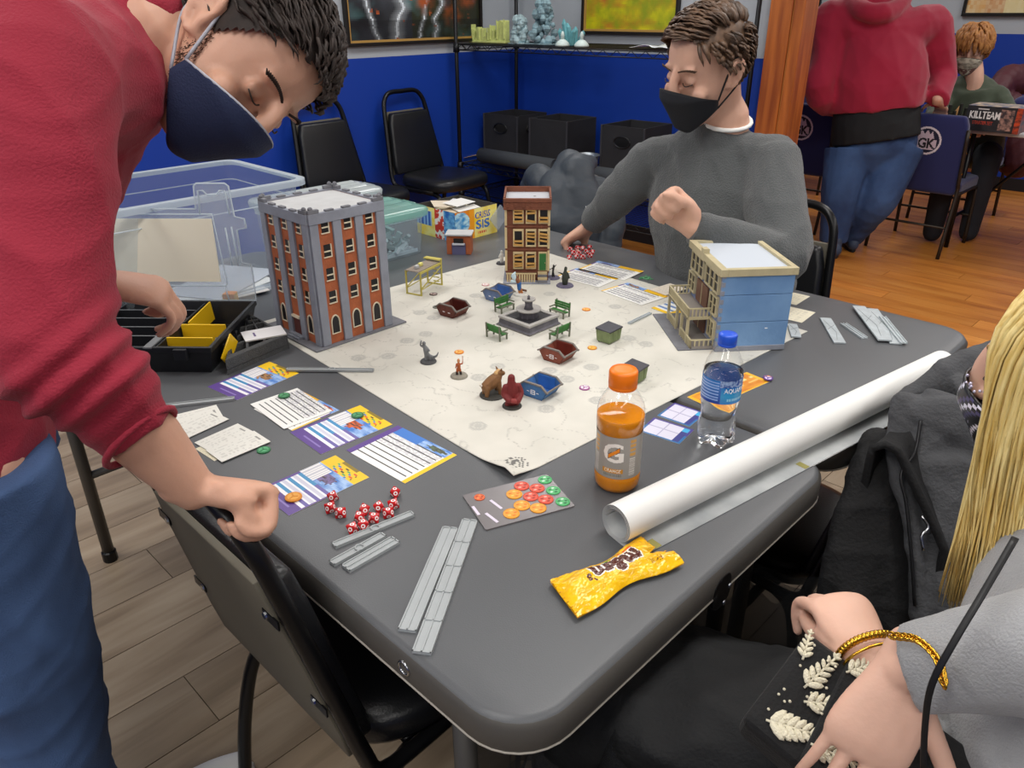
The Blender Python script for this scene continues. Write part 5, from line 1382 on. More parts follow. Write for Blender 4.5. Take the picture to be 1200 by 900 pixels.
lidded(1.10, 1.47, 2.03, 2.19, .155, M_wl, 'clear box with a glossy white lid behind the teal one', 0)
b = MB(); rn = random.Random(4)
for k in range(90):
    u, v, z = rn.uniform(1.16, 1.43), rn.uniform(1.81, 1.96), TZ + .008 + rn.random() ** 1.6 * .07
    q = TU(u, v, z); s = rn.uniform(.008, .018); b.M = Matrix.Translation(q) @ Matrix.Rotation(rn.random() * 6, 4, (rn.random(), rn.random(), .3)); b.box((-s, -s * .5, -s * .35), (s, s * .5, s * .35))
o = b.build('grey_plastic_parts', mat('grey sprue', '#a7b0b8', .5)); tag(o, 'jumble of grey plastic parts inside the teal lidded box', 'plastic parts', kind='stuff')
# ---- yellow comic box
c0 = TU(1.578, 1.80, TZ)
e = empty('comic_print_box', frame(c0, TX), 'open yellow cardboard box printed with comic art, cards on top', 'cardboard box')
W, DP, HB = .185, .19, .095
SIS = rast_text('SIS', 60, 40, .95, .03); OCS = rast_text('CRISIS', 60, 30, .95, .02)
def ybox(u, v, right):
    c = mix(rgb('#f0cf2c'), rgb('#f6ee9a'), .5 + fbm(u * 3, v * 3, 2 + right))
    if right:
        if u < .34 and v > .15:
            d = math.hypot((u - .12) * 1.7, v - .6); c = mix(rgb('#2f8fd0'), rgb('#bfe8f6'), .5 + fbm(u * 9, v * 9, 5)) if d < .38 else rgb('#e88a1a')
        elif u < .45: c = rgb('#f0a01c')
        if sample(OCS, (u - .46) / .38, (v - .62) / .26): c = rgb('#3a4fb0')
        if sample(SIS, (u - .48) / .34, (v - .27) / .32): c = rgb('#2f6fc4')
        if .54 < u < .74 and .1 < v < .19 and int(u * 40) % 2: c = rgb('#d9452c')
    else:
        if u > .72: c = mix(rgb('#2a68b8'), rgb('#7cc4ee'), .5 + fbm(u * 8, v * 8, 1))
        elif u > .48: c = rgb('#d0402e') if fbm(u * 7, v * 4, 8) > -.05 else WHITE
        elif u < .4 and .35 < v < .85: c = rgb('#2f5fb4') if int(u * 22) % 2 else rgb('#8ab6e2')
    return c
b = MB(); b.grid(lambda u, v: (W * u, -.0004, HB * v), 60, 36, lambda u, v: ybox(u, v, 1)); b.build('printed_side', pmat('box print', .4), e)
b = MB(); b.grid(lambda u, v: (-.0004, DP * (1 - u), HB * v), 60, 36, lambda u, v: ybox(u, v, 0)); b.build('printed_side', pmat('box print', .4), e)
M_kb = mat('dark box lining', '#3d3a36', .7)
for a_, b__ in (((0, 0, 0), (W, .003, HB)), ((0, DP - .003, 0), (W, DP, HB)), ((0, 0, 0), (.003, DP, HB)), ((W - .003, 0, 0), (W, DP, HB))): MB().box(a_, b__).build('box_wall', M_kb, e)
MB().box((.003, .003, .0), (W - .003, DP - .003, .07)).build('packing', mat('card packing', '#cbbfa4', .7), e)
M_bagp = mat('poly sleeve', '#cfd0d2', .2)
for k, (x, y, an, cc_) in enumerate(((.05, .07, .3, '#d8c8b0'), (.1, .05, -.2, '#dcdad6'), (.12, .12, .5, '#cfcfd2'), (.06, .13, 1.0, '#d9cdb8'), (.1, .09, .1, '#e2e2e0'))):
    o = MB().box((-.045, -.032, 0), (.045, .032, .0015)).build('sleeved_cards', mat('sleeved ' + cc_, cc_, .25)); M_ = e.matrix_world @ Matrix.Translation((x, y, .0705 + .0045 * k + .010)) @ Matrix.Rotation(an, 4, 'Z') @ Matrix.Rotation(.05, 4, 'X'); o.matrix_world = M_
    tag(o, ['beige sleeved card pack lowest in the yellow box', 'pale sleeved card pack near the front of the yellow box', 'silvery sleeved card pack at the far side of the yellow box', 'tan sleeved card pack turned sideways in the yellow box', 'white sleeved card pack on top of the yellow box'][k], 'card pack')
o = MB().prism(rrect(.07, .05, .004, 3), 0, .0016).build('clear_card_bag', thin_clear('zip bag', haze=.35, hazecol='#c9d4e4', refl=.2), None)
p = TU(1.752, 1.779, TZ + .055); o.matrix_world = Matrix.Translation(p) @ frame(Vector((0, 0, 0)), TX).to_3x3().to_4x4() @ Matrix.Rotation(R(78), 4, 'X') @ Matrix.Rotation(.6, 4, 'Z'); tag(o, 'cloudy plastic card bag leaning on the yellow box', 'bag')
# ---- organiser case
CX = Vector((.995, -.03, 0)); cb = P(246, 407, .802); cb.z = TZ
M_kp = mat('black case plastic', '#1b1c20', .4, bump=.05, bscale=200); M_yp = mat('yellow divider plastic', '#eec01a', .4)
e = empty('organiser_case', frame(cb, CX), 'black parts organiser case with yellow dividers and open clear lid', 'organiser case')
W, DP, HB = .42, .275, .062; t = .004
MB().rings([[(-W + .012, .012, 0), (-.012, .012, 0), (-.012, DP - .012, 0), (-W + .012, DP - .012, 0)], [(-W, 0, HB - .012), (0, 0, HB - .012), (0, DP, HB - .012), (-W, DP, HB - .012)], [(-W - .003, -.003, HB - .012), (.003, -.003, HB - .012), (.003, DP + .003, HB - .012), (-W - .003, DP + .003, HB - .012)], [(-W - .003, -.003, HB), (.003, -.003, HB), (.003, DP + .003, HB), (-W - .003, DP + .003, HB)], [(-W + .005, .005, HB), (-.005, .005, HB), (-.005, DP - .005, HB), (-W + .005, DP - .005, HB)], [(-W + .015, .015, .006), (-.015, .015, .006), (-.015, DP - .015, .006), (-W + .015, DP - .015, .006)]]).build('tray', M_kp, e, bevel=.0015)
M_gp = mat('grey worn plastic', '#6d6f72', .45)
for y in (.068, .118, .17, .22):
    dv = MB().box((-W + .008, y - .0015, .006), (-.118, y + .0015, HB - .005)).build('divider', M_kp, e); MB().box((-W + .008, y - .0015, HB - .005), (-.118, y + .0015, HB - .004)).build('divider_edge', M_gp, dv)
MB().box((-.116, .01, .006), (-.112, DP - .01, HB - .003)).build('divider', M_kp, e); MB().box((-.30, .01, .006), (-.297, DP - .01, HB - .004)).build('divider', M_kp, e)
for y, an in ((.045, 0), (.118, 0), (.185, 0)):
    if y == .185: MB().obox((-.105, .15, .035), (-.092, .245, .048), .003, .045).build('yellow_divider', M_yp, e)
    else: MB().box((-.108, y - .002, .008), (-.012, y + .002, HB + .002)).build('yellow_divider', M_yp, e)
b = MB(); rn = random.Random(9)
for k in range(60):
    b.M = Matrix.Translation((rn.uniform(-.1, -.02), rn.uniform(.055, .108), .012 + rn.random() * .03)) @ Matrix.Rotation(rn.random() * 6, 4, (rn.random(), rn.random(), 1)); s = rn.uniform(.003, .007); b.box((-s, -s * .6, -.0012), (s, s * .6, .0012))
tag(b.build('loose_tokens', mat('mixed tokens', '#b9b49a', .5, col2='#5f5d58', vscale=120), e), kind='stuff')
for x in (-.06, -.3): MB().box((x - .014, -.010, HB - .026), (x + .014, -.002, HB - .002)).build('latch', M_kp, e, bevel=.002)
for k in range(3): MB().box((.0035, .05 + k * .07, .012), (.0065, .06 + k * .07, HB - .016)).build('side_rib', M_kp, e)
MB().obox((.012, .03, .015), (.020, .075, .052), .003, .034).build('spare_divider', M_yp, e)
MB().box((-.135, -.006, HB - .002), (-.118, .06, HB + .0012)).build('grey_bracket', M_gp, e)
# open lid
M_lid = thin_clear('frosted lid', tint='#f6f8fa', refl=.15, rough=.12, haze=.22, hazecol='#e9eef0')
lo = Matrix.Translation((0, DP, HB)) @ Matrix.Rotation(R(-4), 4, 'X'); LH = .268
pl = [(-W, 0), (.004, 0), (.004, .085), (-.018, .09), (-.018, .165), (.004, .17), (.002, .19), (-.02, .195), (-.024, .262), (-.032, LH), (-.095, LH), (-.102, .262), (-.106, .212), (-W, .212)]
b = MB(lo); n = len(pl); b.add([(x, 0, z) for x, z in pl] + [(x, .004, z) for x, z in pl], [tuple(range(n - 1, -1, -1)), tuple(range(n, 2 * n))] + [(i, (i + 1) % n, n + (i + 1) % n, n + i) for i in range(n)]); ld = b.build('lid', M_lid, e)
def bead(pts, r=.0019, closed=True): MB(lo).tube([(x, -.002, z) for x, z in pts], r, 6, closed=closed).build('lid_bead', _M['milky rim'], ld, smooth=True)
bead(pl); bead([(-.03, .2), (-.034, .252), (-.045, .252), (-.053, .243), (-.075, .243), (-.083, .252), (-.094, .252), (-.097, .2)], closed=False)
bead([(-W + .01, .035), (-.062, .035), (-.058, .04), (-.07, .2), (-W + .01, .2)]); bead([(-.026, .083), (-.03, .172)], closed=False); bead([(-.04, .083), (-.044, .17)], closed=False); bead([(-.06, 0), (-.064, .035)], closed=False)
MB(lo).box((-W + .03, -.0035, .045), (-.072, -.0015, .19)).build('label_sheet', mat('cream insert', '#ebe4cf', .6), ld)
# yellow divider stack behind the case
p = P(273, 364, TZ); o = empty('yellow_divider_stack', frame(p, CX), 'short stack of yellow dividers standing behind the foam tray', 'dividers')
for k in range(4): MB().box((-.016, -.012 + k * .006, 0), (.016, -.009 + k * .006, .045)).build('divider', M_yp, o, bevel=.001)
MB().box((-.014, -.013, .036), (.014, .012, .047)).build('orange_tab', mat('orange tab', '#ea8a1c', .4), o)
# ---- foam tray
q = [Vector((-.584, 1.417, TZ)), Vector((-.492, 1.553, TZ)), Vector((-.60, 1.668, TZ)), Vector((-.634, 1.672, TZ))]
M_foam = mat('charcoal foam', '#4b4c4d', .95, var=.12, vscale=120, bump=.4, bscale=400)
e = empty('foam_tray', q[0], 'charcoal foam miniature tray beside the organiser case', 'foam tray')
def fq(s, t): a_ = q[0].lerp(q[1], s); b__ = q[3].lerp(q[2], s); return a_.lerp(b__, t) - q[0]
MB().prism([tuple(fq(*st)[:2]) for st in ((0, 0), (1, 0), (1, 1), (0, 1))], 0, .010).build('tray_floor', M_foam, e)
def foamwall(s0, t0, s1, t1): MB().prism([tuple(fq(*st)[:2]) for st in ((s0, t0), (s1, t0), (s1, t1), (s0, t1))], .010, .034).build('foam_wall', M_foam, e, bevel=.002)
foamwall(0, 0, 1, .09); foamwall(0, .92, 1, 1); foamwall(0, .09, .06, .92); foamwall(.93, .09, 1, .92)
for t_ in (.27, .46, .66, .8): foamwall(.06, t_, .93, t_ + .035)
for s_ in (.32, .62): foamwall(s_, .09, s_ + .05, .92)
o = card('item_card', [(282, 391), (335, 381), (330, 394), (288, 401)], TZ + .0345, lambda u, v: rgb('#e6e4e4') if not (.25 < u < .29 and .3 < v < .7) else rgb('#5a4a7a'), 'white box card resting on the foam tray', nu=20, nv=10, th=.003)
# ================================================================== PEOPLE
M_skin = mat('fair skin', '#c99a82', .5, var=.06, vscale=18, sss=.08, bump=.05, bscale=180)
M_skin2 = mat('light skin', '#d3a68f', .5, var=.05, vscale=18, sss=.08, bump=.05, bscale=180)
def adopt(o, root):
    o.parent = root; o.location = -root.location; return o
def waves(amp, seed, ks, n=7, ridged=True, stretch=(1, 1, 1)):
    rn = np.random.RandomState(seed); K = rn.normal(size=(n, 3)); K /= np.linalg.norm(K, axis=1)[:, None]; K = K * rn.uniform(ks * .6, ks * 1.5, (n, 1)) * np.array(stretch); ph = rn.uniform(0, 6.28, n)
    def f(co, no):
        warp = .35 * np.sin(co[:, [1, 2, 0]] * ks * .7 + 1.3)
        a = np.sin(co @ K.T + ph + warp @ K.T / ks)
        a = (1 - np.abs(a)) ** 2 if ridged else a
        return co + no * (amp * (a.mean(1) - (.3 if ridged else 0)))[:, None]
    return f
def headM(c, fwd, up, s=1.0):
    f = Vector(fwd).normalized(); u = Vector(up); u = (u - f * u.dot(f)).normalized(); r = f.cross(u)
    c = Vector(c); return Matrix(((r.x * s, f.x * s, u.x * s, c.x), (r.y * s, f.y * s, u.y * s, c.y), (r.z * s, f.z * s, u.z * s, c.z), (0, 0, 0, 1)))
FACE = [(.065, .066, .072, -.085), (.03, .0715, .086, -.09), (0, .071, .083, -.085), (-.03, .069, .084, -.07), (-.06, .062, .083, -.04), (-.09, .050, .081, -.012), (-.110, .032, .074, .015)]
def head_geo(b, M):
    keep = b.M; b.M = M
    b.ell((0, -.012, .035), (.076, .097, .085), 24, 14)
    b.limb([(0, (f + k) / 2, z, w, (f - k) / 2) for z, w, f, k in FACE], (1, 0, 0), 20, 4, capn=0); b.ell((0, .045, -.108), (.032, .030, .018), 14, 8)
    b.limb([(0, .083, .022, .009, .010), (0, .094, .0, .010, .012), (0, .099, -.022, .012, .013), (0, .100, -.033, .014, .011)], (1, 0, 0), 12, 3)
    for s in (-1, 1):
        b.ell((s * .012, .093, -.035), (.008, .008, .007), 8, 6)
        b.ell((s * .031, .078, .022), (.022, .010, .006), 10, 6)
        b.ell((s * .032, .076, -.002), (.0155, .009, .0105), 10, 6)
        b.ell((s * .045, .062, -.035), (.02, .02, .018), 10, 6)
        # ear
        pts = [(.074, .008, -.028), (.079, .002, -.018), (.082, .004, .004), (.086, .000, .020), (.088, -.014, .028), (.089, -.028, .020), (.087, -.031, .004), (.083, -.024, -.014), (.079, -.014, -.030), (.076, -.002, -.034)]
        b.tube([(s * x, y - .004, z - .004) for x, y, z in pts], .0055, 8, closed=True, sub=1)
        b.ell((s * .077, -.017, -.002), (.006, .013, .022), 10, 8)
        b.tube([(s * .083, -.006, .012), (s * .084, -.016, .014), (s * .084, -.022, .0), (s * .081, -.014, -.012)], .0042, 6, sub=2)
    b.ell((0, .085, -.066), (.022, .010, .006), 10, 6); b.ell((0, .086, -.076), (.018, .009, .005), 10, 6)
    b.M = keep
def socket_disp(M, more=None):
    L = M.to_3x3(); s = L.col[0].length
    es = [np.array(M @ Vector((k * .032, .090, .008))) for k in (-1, 1)]; ear = [np.array(M @ Vector((k * .092, -.012, .0))) for k in (-1, 1)]
    fw = np.array((L @ Vector((0, 1, 0))) / s); rt = np.array((L @ Vector((1, 0, 0))) / s)
    def f(co, no):
        for e_ in es: co = co - fw * (.006 * np.exp(-((co - e_) ** 2).sum(1) / (2 * (.013 * s) ** 2)))[:, None]
        return more(co, no) if more else co
    return f
def eyes(root, M, closed=True, brow='#4a3526', bw=.0035):
    for s in (-1, 1):
        if not closed:
            MB(M).ell((s * .032, .0775, -.001), (.0115, .0085, .0075), 12, 8).build('eyeball', mat('eye white', '#e9e4df', .2), None, smooth=True)
            adopt(bpy.data.objects[-1] if False else COL.objects[-1], root)
        o = MB(M).tube([(s * .0175, .0835, -.006), (s * .026, .0885, -.0085), (s * .035, .0885, -.009), (s * .0455, .080, -.006)], .0011, 6, sub=4).build('eyelashes', mat('lash', '#2a1d18', .6), None, smooth=True); adopt(o, root)
        b = MB(M)
        for k in range(16):
            t = k / 15; x = .013 + .038 * t; z = .022 + .006 * math.sin(t * 2.4) - .003 * t; y = .0905 - .012 * t * t
            b.tube([(s * x, y, z - .002), (s * (x + .006), y + .001 - .004 * t, z + .0015)], [bw * .55, bw * .2], 5)
        adopt(b.build('eyebrow', mat('brow ' + brow, brow, .8), None, smooth=True), root)
def mask(root, M, m, strapm, wide=1.0, straps=True, top=-.014, prin=None):
    def fn(u, v):
        s = 2 * u - 1; t = v
        ph = s * R(80)
        zt_ = top - .040 * s * s; zb = -.128 + .052 * s * s
        z = zt_ + (zb - zt_) * t
        fr = np.interp(z, [-.135, -.115, -.08, -.04, -.015, .01], [.064, .090, .102, .119, .113, .103]); w = np.interp(z, [-.13, -.09, -.04, 0], [.046, .062, .0755, .0765]) * wide
        y = -.004 + (fr + .004) * (max(0, math.cos(ph)) ** .72); x = w * math.sin(ph)
        return (x, y, z)
    b = MB(M); b.grid(fn, 36, 22, prin); o = b.build('face_mask', m, None, smooth=True, solid=.0028); adopt(o, root)
    if straps:
        for s in (-1, 1):
            u = 1 if s > 0 else 0
            a, c = fn(u, .02), fn(u, .97)
            o = MB(M).tube([a, (s * .079, -.004, .010), (s * .082, -.018, .026), (s * .080, -.032, .012), (s * .078, -.034, -.012), (s * .077, -.024, -.036), c], .0021, 6, sub=5).build('ear_loop', strapm, None, smooth=True); adopt(o, root)
    o = MB(M).tube([fn(k / 24, 0) for k in range(25)], .0018, 6).build('mask_hem', strapm if prin is None else m, None, smooth=True); adopt(o, root)
HAIRC, HAIRR = Vector((0, -.010, .032)), Vector((.080, .103, .091))
def zline(y): return float(np.interp(y, [-.09, -.05, -.03, -.005, .02, .045, .07, .09], [-.065, -.055, -.03, .012, .022, .052, .078, .084]))
def hair_cap(b, M, off=.002, line=zline):
    keep = b.M; b.M = M; n, m_ = 132, 90; R_ = HAIRR + Vector((off, off, off)); vs = []; idx = {}
    for i in range(m_ + 1):
        t = math.pi * i / m_
        for j in range(n): vs.append(HAIRC + Vector((R_.x * math.sin(t) * math.cos(2 * math.pi * j / n), R_.y * math.sin(t) * math.sin(2 * math.pi * j / n), R_.z * math.cos(t))))
    fs = []
    for i in range(m_):
        for j in range(n):
            q = (i * n + j, (i + 1) * n + j, (i + 1) * n + (j + 1) % n, i * n + (j + 1) % n)
            c = (vs[q[0]] + vs[q[2]]) / 2
            if c.z > line(c.y): fs.append(q)
    b.add(vs, fs); b.M = keep
def on_scalp(d, off): d = d.normalized(); return HAIRC + Vector((d.x * (HAIRR.x + off), d.y * (HAIRR.y + off), d.z * (HAIRR.z + off)))
def short_hair(root, M, m, n, flow, length, rad, seed, lift=.012, line=zline, name='hair', curl=0, offs=.0):
    rn = random.Random(seed); b = MB(M); hair_cap(b, Matrix(), .002, line); cnt = 0
    b.M = M; b.v = [M @ v for v in b.v]
    while cnt < n:
        d = Vector((rn.gauss(0, 1), rn.gauss(0, 1), rn.gauss(.3, 1))).normalized(); p = on_scalp(d, 0)
        if p.z < line(p.y) + .002: continue
        fl = Vector(flow(p)); L = length(p) * rn.uniform(.75, 1.15); pts = []; k = 6; cur = d.copy(); ph = rn.random() * 6
        for i in range(k):
            t = i / (k - 1); q = on_scalp(cur, offs + lift * math.sin(t * 2.6) * (.6 + .4 * rn.random()) + .001)
            if curl: q = q + Vector((math.sin(t * 9 + ph), math.cos(t * 8 + ph), math.sin(t * 7 + ph * 2))) * curl * t
            pts.append(q)
            tan = fl - cur * fl.dot(cur)
            if tan.length > 1e-4: tan.normalize()
            tan += Vector((rn.gauss(0, .12), rn.gauss(0, .12), rn.gauss(0, .12))); cur = (cur + tan * (L / k) / .09).normalized()
        r0 = rad * rn.uniform(.7, 1.2); b.tube(pts, [r0 * .6, r0, r0, r0 * .85, r0 * .6, r0 * .12], 5, flat=(1.5, .6)); cnt += 1
    return adopt(b.build(name, m, None, smooth=True), root)
def hand(b, wrist, knuck, palm, side, curls, thumb=(.75, .55, -.35), spread=.0, s=1.0, tcurl=30, fl=(1, 1, 1, 1), fr=1.0, fill=False):
    """palm and five fingers; side +1: thumb towards local +x. curls: per-finger (a1,a2,a3) in degrees"""
    w, k = Vector(wrist), Vector(knuck); y = (k - w).normalized(); z = -Vector(palm); z = (z - y * z.dot(y)).normalized(); x = y.cross(z)
    M = Matrix(((x.x * s, y.x * s, z.x * s, w.x), (x.y * s, y.y * s, z.y * s, w.y), (x.z * s, y.z * s, z.z * s, w.z), (0, 0, 0, 1)))
    keep = b.M; b.M = M
    b.limb([(0, -.02, 0, .027, .020), (0, .005, 0, .028, .018), (side * .002, .04, 0, .038, .0165), (0, .075, .001, .042, .0145), (0, .09, 0, .040, .0115)], (1, 0, 0), 16, 4)
    b.limb([(side * .018, .010, -.008, .014, .013), (side * .03, .035, -.012, .015, .014), (side * .036, .055, -.012, .010, .010)], (1, 0, 0), 10, 3)
    if fill: b.ell((0, .078, -.028), (.034, .022, .018), 12, 8)
    LN = ((.042, .026, .020), (.046, .029, .021), (.043, .027, .020), (.034, .020, .018)); XS = (.0315, .0107, -.0105, -.030); RD = tuple(q * fr for q in (.0088, .009, .0086, .0076))
    nails = []
    for f in range(4):
        p = Vector((side * XS[f], .086 - .004 * abs(f - 1), .0)); an = 0; pts = [(*(p - Vector((0, .02, 0))), RD[f] * 1.05, RD[f] * 1.05), (*p, RD[f] * 1.08, RD[f] * 1.08)]; sx = side * spread * (1.5 - f)
        for q in range(3):
            an += R(curls[f][q]); d = Vector((math.sin(sx), math.cos(an) * math.cos(sx), -math.sin(an))); p = p + d * LN[f][q] * fl[f]
            r = RD[f] * (.97, .90, .72)[q]; pts.append((*p, r, r))
            if q < 2: pass
        b.limb(pts, (1, 0, 0), 10, 4)
        nails.append((M @ p, (M.to_3x3() @ d).normalized(), (M.to_3x3() @ Vector((1, 0, 0))).normalized()))
    t = Vector((side * thumb[0], thumb[1], thumb[2])).normalized(); p = Vector((side * .030, .028, -.008)); pts = [(*(p - t * .012), .011, .011), (*p, .0115, .0115)]
    bend = Vector((-side * .75, .55, -.1)).normalized()
    for q, l in enumerate((.036, .030, .022)):
        d = t.lerp(bend, tcurl / 90 * q / 1.6).normalized(); p = p + d * l; r = (.0105, .0098, .0078)[q]; pts.append((*p, r, r))
    b.limb(pts, (0, 0, 1), 10, 4); b.M = keep
    return M, nails
FIST = [(75, 95, 55)] * 4
def lerp_pts(pts, rs): return [(*p, *r) for p, r in zip(pts, rs)]
def knit(name, c, c2=None, bump=.35, sc=350): return mat(name, c, .85, bump=bump, bscale=sc, sheen=.25, var=.05 if not c2 else 0, col2=c2, vscale=6)

# ------------------------------------------------------------------ man in the red sweater, bent over the table
hc = D(286, 70, .96); fwd = CR * .45 - CU * .86 - CW * .24; up = CR * .88 + CU * .46 + CW * .05
HM = headM(hc, fwd, up, 1.0)
root = empty('person', Vector((-.75, 1.0, 0)), 'man in red sweater and navy mask bending over the table', 'person')
sh = D(48, 92, .76); el = D(62, 398, .735); cu = D(165, 512, .785); wr = D(226, 572, .845); kn = D(286, 577, .885)
shl = D(60, 40, 1.08); ell = D(10, 310, 1.10); wrl = D(112, 330, 1.13); knl = D(158, 338, 1.15)
nk = D(165, 35, .95); chest = D(25, 150, .96); belly = D(-60, 380, 1.0); pel = D(-80, 545, 1.02)
hr, kr, fr_ = D(-45, 570, .96), D(52, 830, 1.13), Vector((-.74, .80, .06))
hl, kl, fl_ = D(-100, 545, 1.10), D(5, 800, 1.36), P(125, 975, .06)
def V5(p, a, b=None): return (p.x, p.y, p.z, a, b if b is not None else a)
side_b = (sh - shl).normalized()
b = MB(); head_geo(b, HM)
b.limb([V5(HM @ Vector((0, -.03, -.03)), .06), V5(HM @ Vector((0, -.05, -.10)), .057), V5(nk, .062), V5(nk.lerp(chest, .45), .1)], side_b, 18)
b.limb([V5(nk, .09, .07), V5(chest, .15, .1), V5(belly, .14, .1), V5(pel, .15, .11)], side_b, 20)
for (a, c, d) in ((sh, el, wr), (shl, ell, wrl)):
    b.limb([V5(a, .05), V5(a.lerp(c, .5), .047), V5(c, .040), V5(c.lerp(d, .3), .041), V5(c.lerp(d, .65), .036), V5(d, .027, .024)], CW, 16)
b.limb([V5(shl, .05), V5(nk.lerp(chest, .35), .06), V5(sh, .05)], CU, 14)
hand(b, wr, kn, (CU * -1 + CR * .25), 1, [(84, 78, 50), (85, 80, 50), (86, 82, 50), (88, 84, 50)], thumb=(.02, .8, -.62), s=.93, tcurl=60, fill=True)
hand(b, wrl, knl, (CU * -.75 + CW * .5 + CR * -.1), -1, [(55, 80, 40), (45, 70, 35), (40, 65, 35), (35, 60, 30)], thumb=(.25, .8, -.5), s=1.02)
for (h, k, f) in ((hr, kr, fr_), (hl, kl, fl_)): b.limb([V5(h, .085), V5(k, .058), V5(k.lerp(f, .4), .055), V5(f, .036)], side_b, 14)
body = remesh('body', b, .0042, M_skin, None, 4, socket_disp(HM)); adopt(body, root)
# stubble and eyes
eyes(root, HM, True, '#2b1d17')
mask(root, HM, mat('navy mask cloth', '#1c2747', .8, bump=.2, bscale=400), mat('grey mask piping', '#a9abb5', .7))
rn = random.Random(3); b = MB(HM); cnt = 0
while cnt < 900:
    z = rn.uniform(-.10, .03); y = rn.uniform(-.02, .055); 
    if y > .02 + (.03 - (z + .05)) * .35: continue
    w = float(np.interp(z, [-.11, -.09, -.06, -.03, 0, .03], [.034, .050, .062, .069, .071, .0715])); cy = float(np.interp(z, [-.11, -.09, -.06, -.03, 0, .03], [.045, .035, .021, .007, -.001, -.002])); dd = float(np.interp(z, [-.11, -.09, -.06, -.03, 0, .03], [.03, .047, .062, .077, .084, .088]))
    if abs(y - cy) > dd: continue
    x = w * math.sqrt(1 - ((y - cy) / dd) ** 2)
    for s in (1,):
        b.tube([(s * (x + .0002), y, z), (s * (x + .0018), y + .0015, z - .0028)], [.0005, .0002], 4)
    cnt += 1
adopt(b.build('stubble', mat('stubble', '#4a3428', .9), None), root)['kind'] = 'stuff'
short_hair(root, HM, mat('dark brown hair', '#2c211c', .7, var=.35, vscale=60), 520, lambda p: (p.x * 2, .9, .15), lambda p: (.024 if p.y > .05 else .035 + .015 * (p.z > .05)), .0036, 11, .010, curl=.003,
           line=lambda y: float(np.interp(y, [-.09, -.05, -.03, -.005, .01, .035, .06, .09], [-.06, -.05, -.03, .004, -.012, .03, .070, .080])))
# sweater
M_rs = mat('red knit', '#8e1a30', .85, bump=.25, bscale=350, sheen=.06, var=.05, vscale=6)
b = MB()
b.limb([V5(HM @ Vector((0, -.040, -.095)), .068), V5(nk, .082), V5(nk.lerp(chest, .25), .115, .10)], side_b, 20, capn=0)
b.limb([V5(nk.lerp(chest, .1), .10, .085), V5(chest, .19, .135), V5(belly, .18, .135), V5(D(-78, 530, 1.01), .178, .14), V5(D(-86, 620, 1.01), .182, .145)], side_b, 24, capn=1)
b.limb([V5(shl, .075), V5(nk.lerp(chest, .4), .10), V5(sh, .075)], CU, 16)
b.limb([V5(sh + (shl - sh) * .12, .082), V5(sh, .076), V5(sh.lerp(el, .5), .064), V5(el, .062), V5(el.lerp(cu, .45), .057), V5(el.lerp(cu, .8), .046), V5(cu, .039)], CW, 22, capn=0)
b.limb([V5(shl, .075), V5(shl.lerp(ell, .5), .062), V5(ell, .058), V5(ell.lerp(wrl, .8), .046)], CW, 18, capn=0)
def folds(co, no):
    co = waves(.024, 5, 24)(co, no)
    # bunched sleeve: rings across the forearm
    a = np.array(el); d = np.array(cu - el); L = np.linalg.norm(d); d = d / L; t = (co - a) @ d / L; r = np.linalg.norm(co - a - (t * L)[:, None] * d, axis=1)
    w = np.exp(-((t - .35) / .35) ** 2) * (r < .085)
    return co + no * (.0055 * np.sin(t * 26 + co[:, 0] * 30) * w)[:, None]
adopt(remesh('sweater', b, .0055, M_rs, None, 4, folds), root)
o = MB().tube([D(165, 512, .785) + Vector((0, 0, 0)) + q for q in [((CR * .7 + CU * .72) * (.041 * math.cos(t * math.pi / 12)) + CW * (.041 * math.sin(t * math.pi / 12))) for t in range(24)]], .004, 6, closed=True).build('cuff_seam', M_rs, None, smooth=True); adopt(o, root)
# jeans, shoes, belt
M_jn = mat('blue denim', '#283a5a', .85, col2='#425c86', vscale=5, bump=.3, bscale=500)
b = MB()
b.limb([V5(D(-78, 545, 1.01), .160, .125), V5(pel, .165, .13), V5(hr.lerp(hl, .5) + Vector((0, 0, -.04)), .16, .13)], side_b, 22, capn=1)
for (h, k, f) in ((hr, kr, fr_), (hl, kl, fl_)): b.limb([V5(h + Vector((0, 0, .03)), .112), V5(h.lerp(k, .5), .102), V5(k, .082), V5(k.lerp(f, .45), .075), V5(f + Vector((0, 0, .02)), .068)], side_b, 20, capn=0)
adopt(remesh('jeans', b, .007, M_jn, None, 4, waves(.018, 8, 24)), root)
M_shoe = mat('white leather', '#dcdcda', .45)
def shoe(root, heel, toe, m, sole, s=1.0):
    h, t = Vector(heel), Vector(toe); d = (t - h); d.z = 0; d.normalize(); x = Vector((d.y, -d.x, 0)); M = Matrix(((x.x * s, d.x * s, 0, h.x), (x.y * s, d.y * s, 0, h.y), (0, 0, s, 0), (0, 0, 0, 1)))
    b = MB(M); b.limb([(0, -.01, .05, .034, .042), (0, .05, .052, .038, .048), (0, .12, .042, .043, .036), (0, .20, .034, .046, .026), (0, .25, .03, .036, .020)], (1, 0, 0), 16, 4); b.limb([(0, .015, .05, .033, .04), (0, .02, .11, .036, .044)], (1, 0, 0), 14, 3)
    adopt(remesh('shoe', b, .005, m, None, 3), root)
    pr = [(.036 * math.sin(a) * (1.12 if math.cos(a) > 0 else 1.0), .12 + .155 * math.cos(a)) for a in [k * math.pi / 14 for k in range(28)]]
    adopt(MB(M).prism(pr, 0, .022).build('sole', sole, None, bevel=.004), root)
    for k in range(4): adopt(MB(M).tube([(-.018, .09 + k * .022, .082 - k * .008), (0, .095 + k * .022, .090 - k * .0085), (.018, .09 + k * .022, .082 - k * .008)], .0022, 6).build('lace', m, None), root)
f0 = P(205, 905, 0.0)
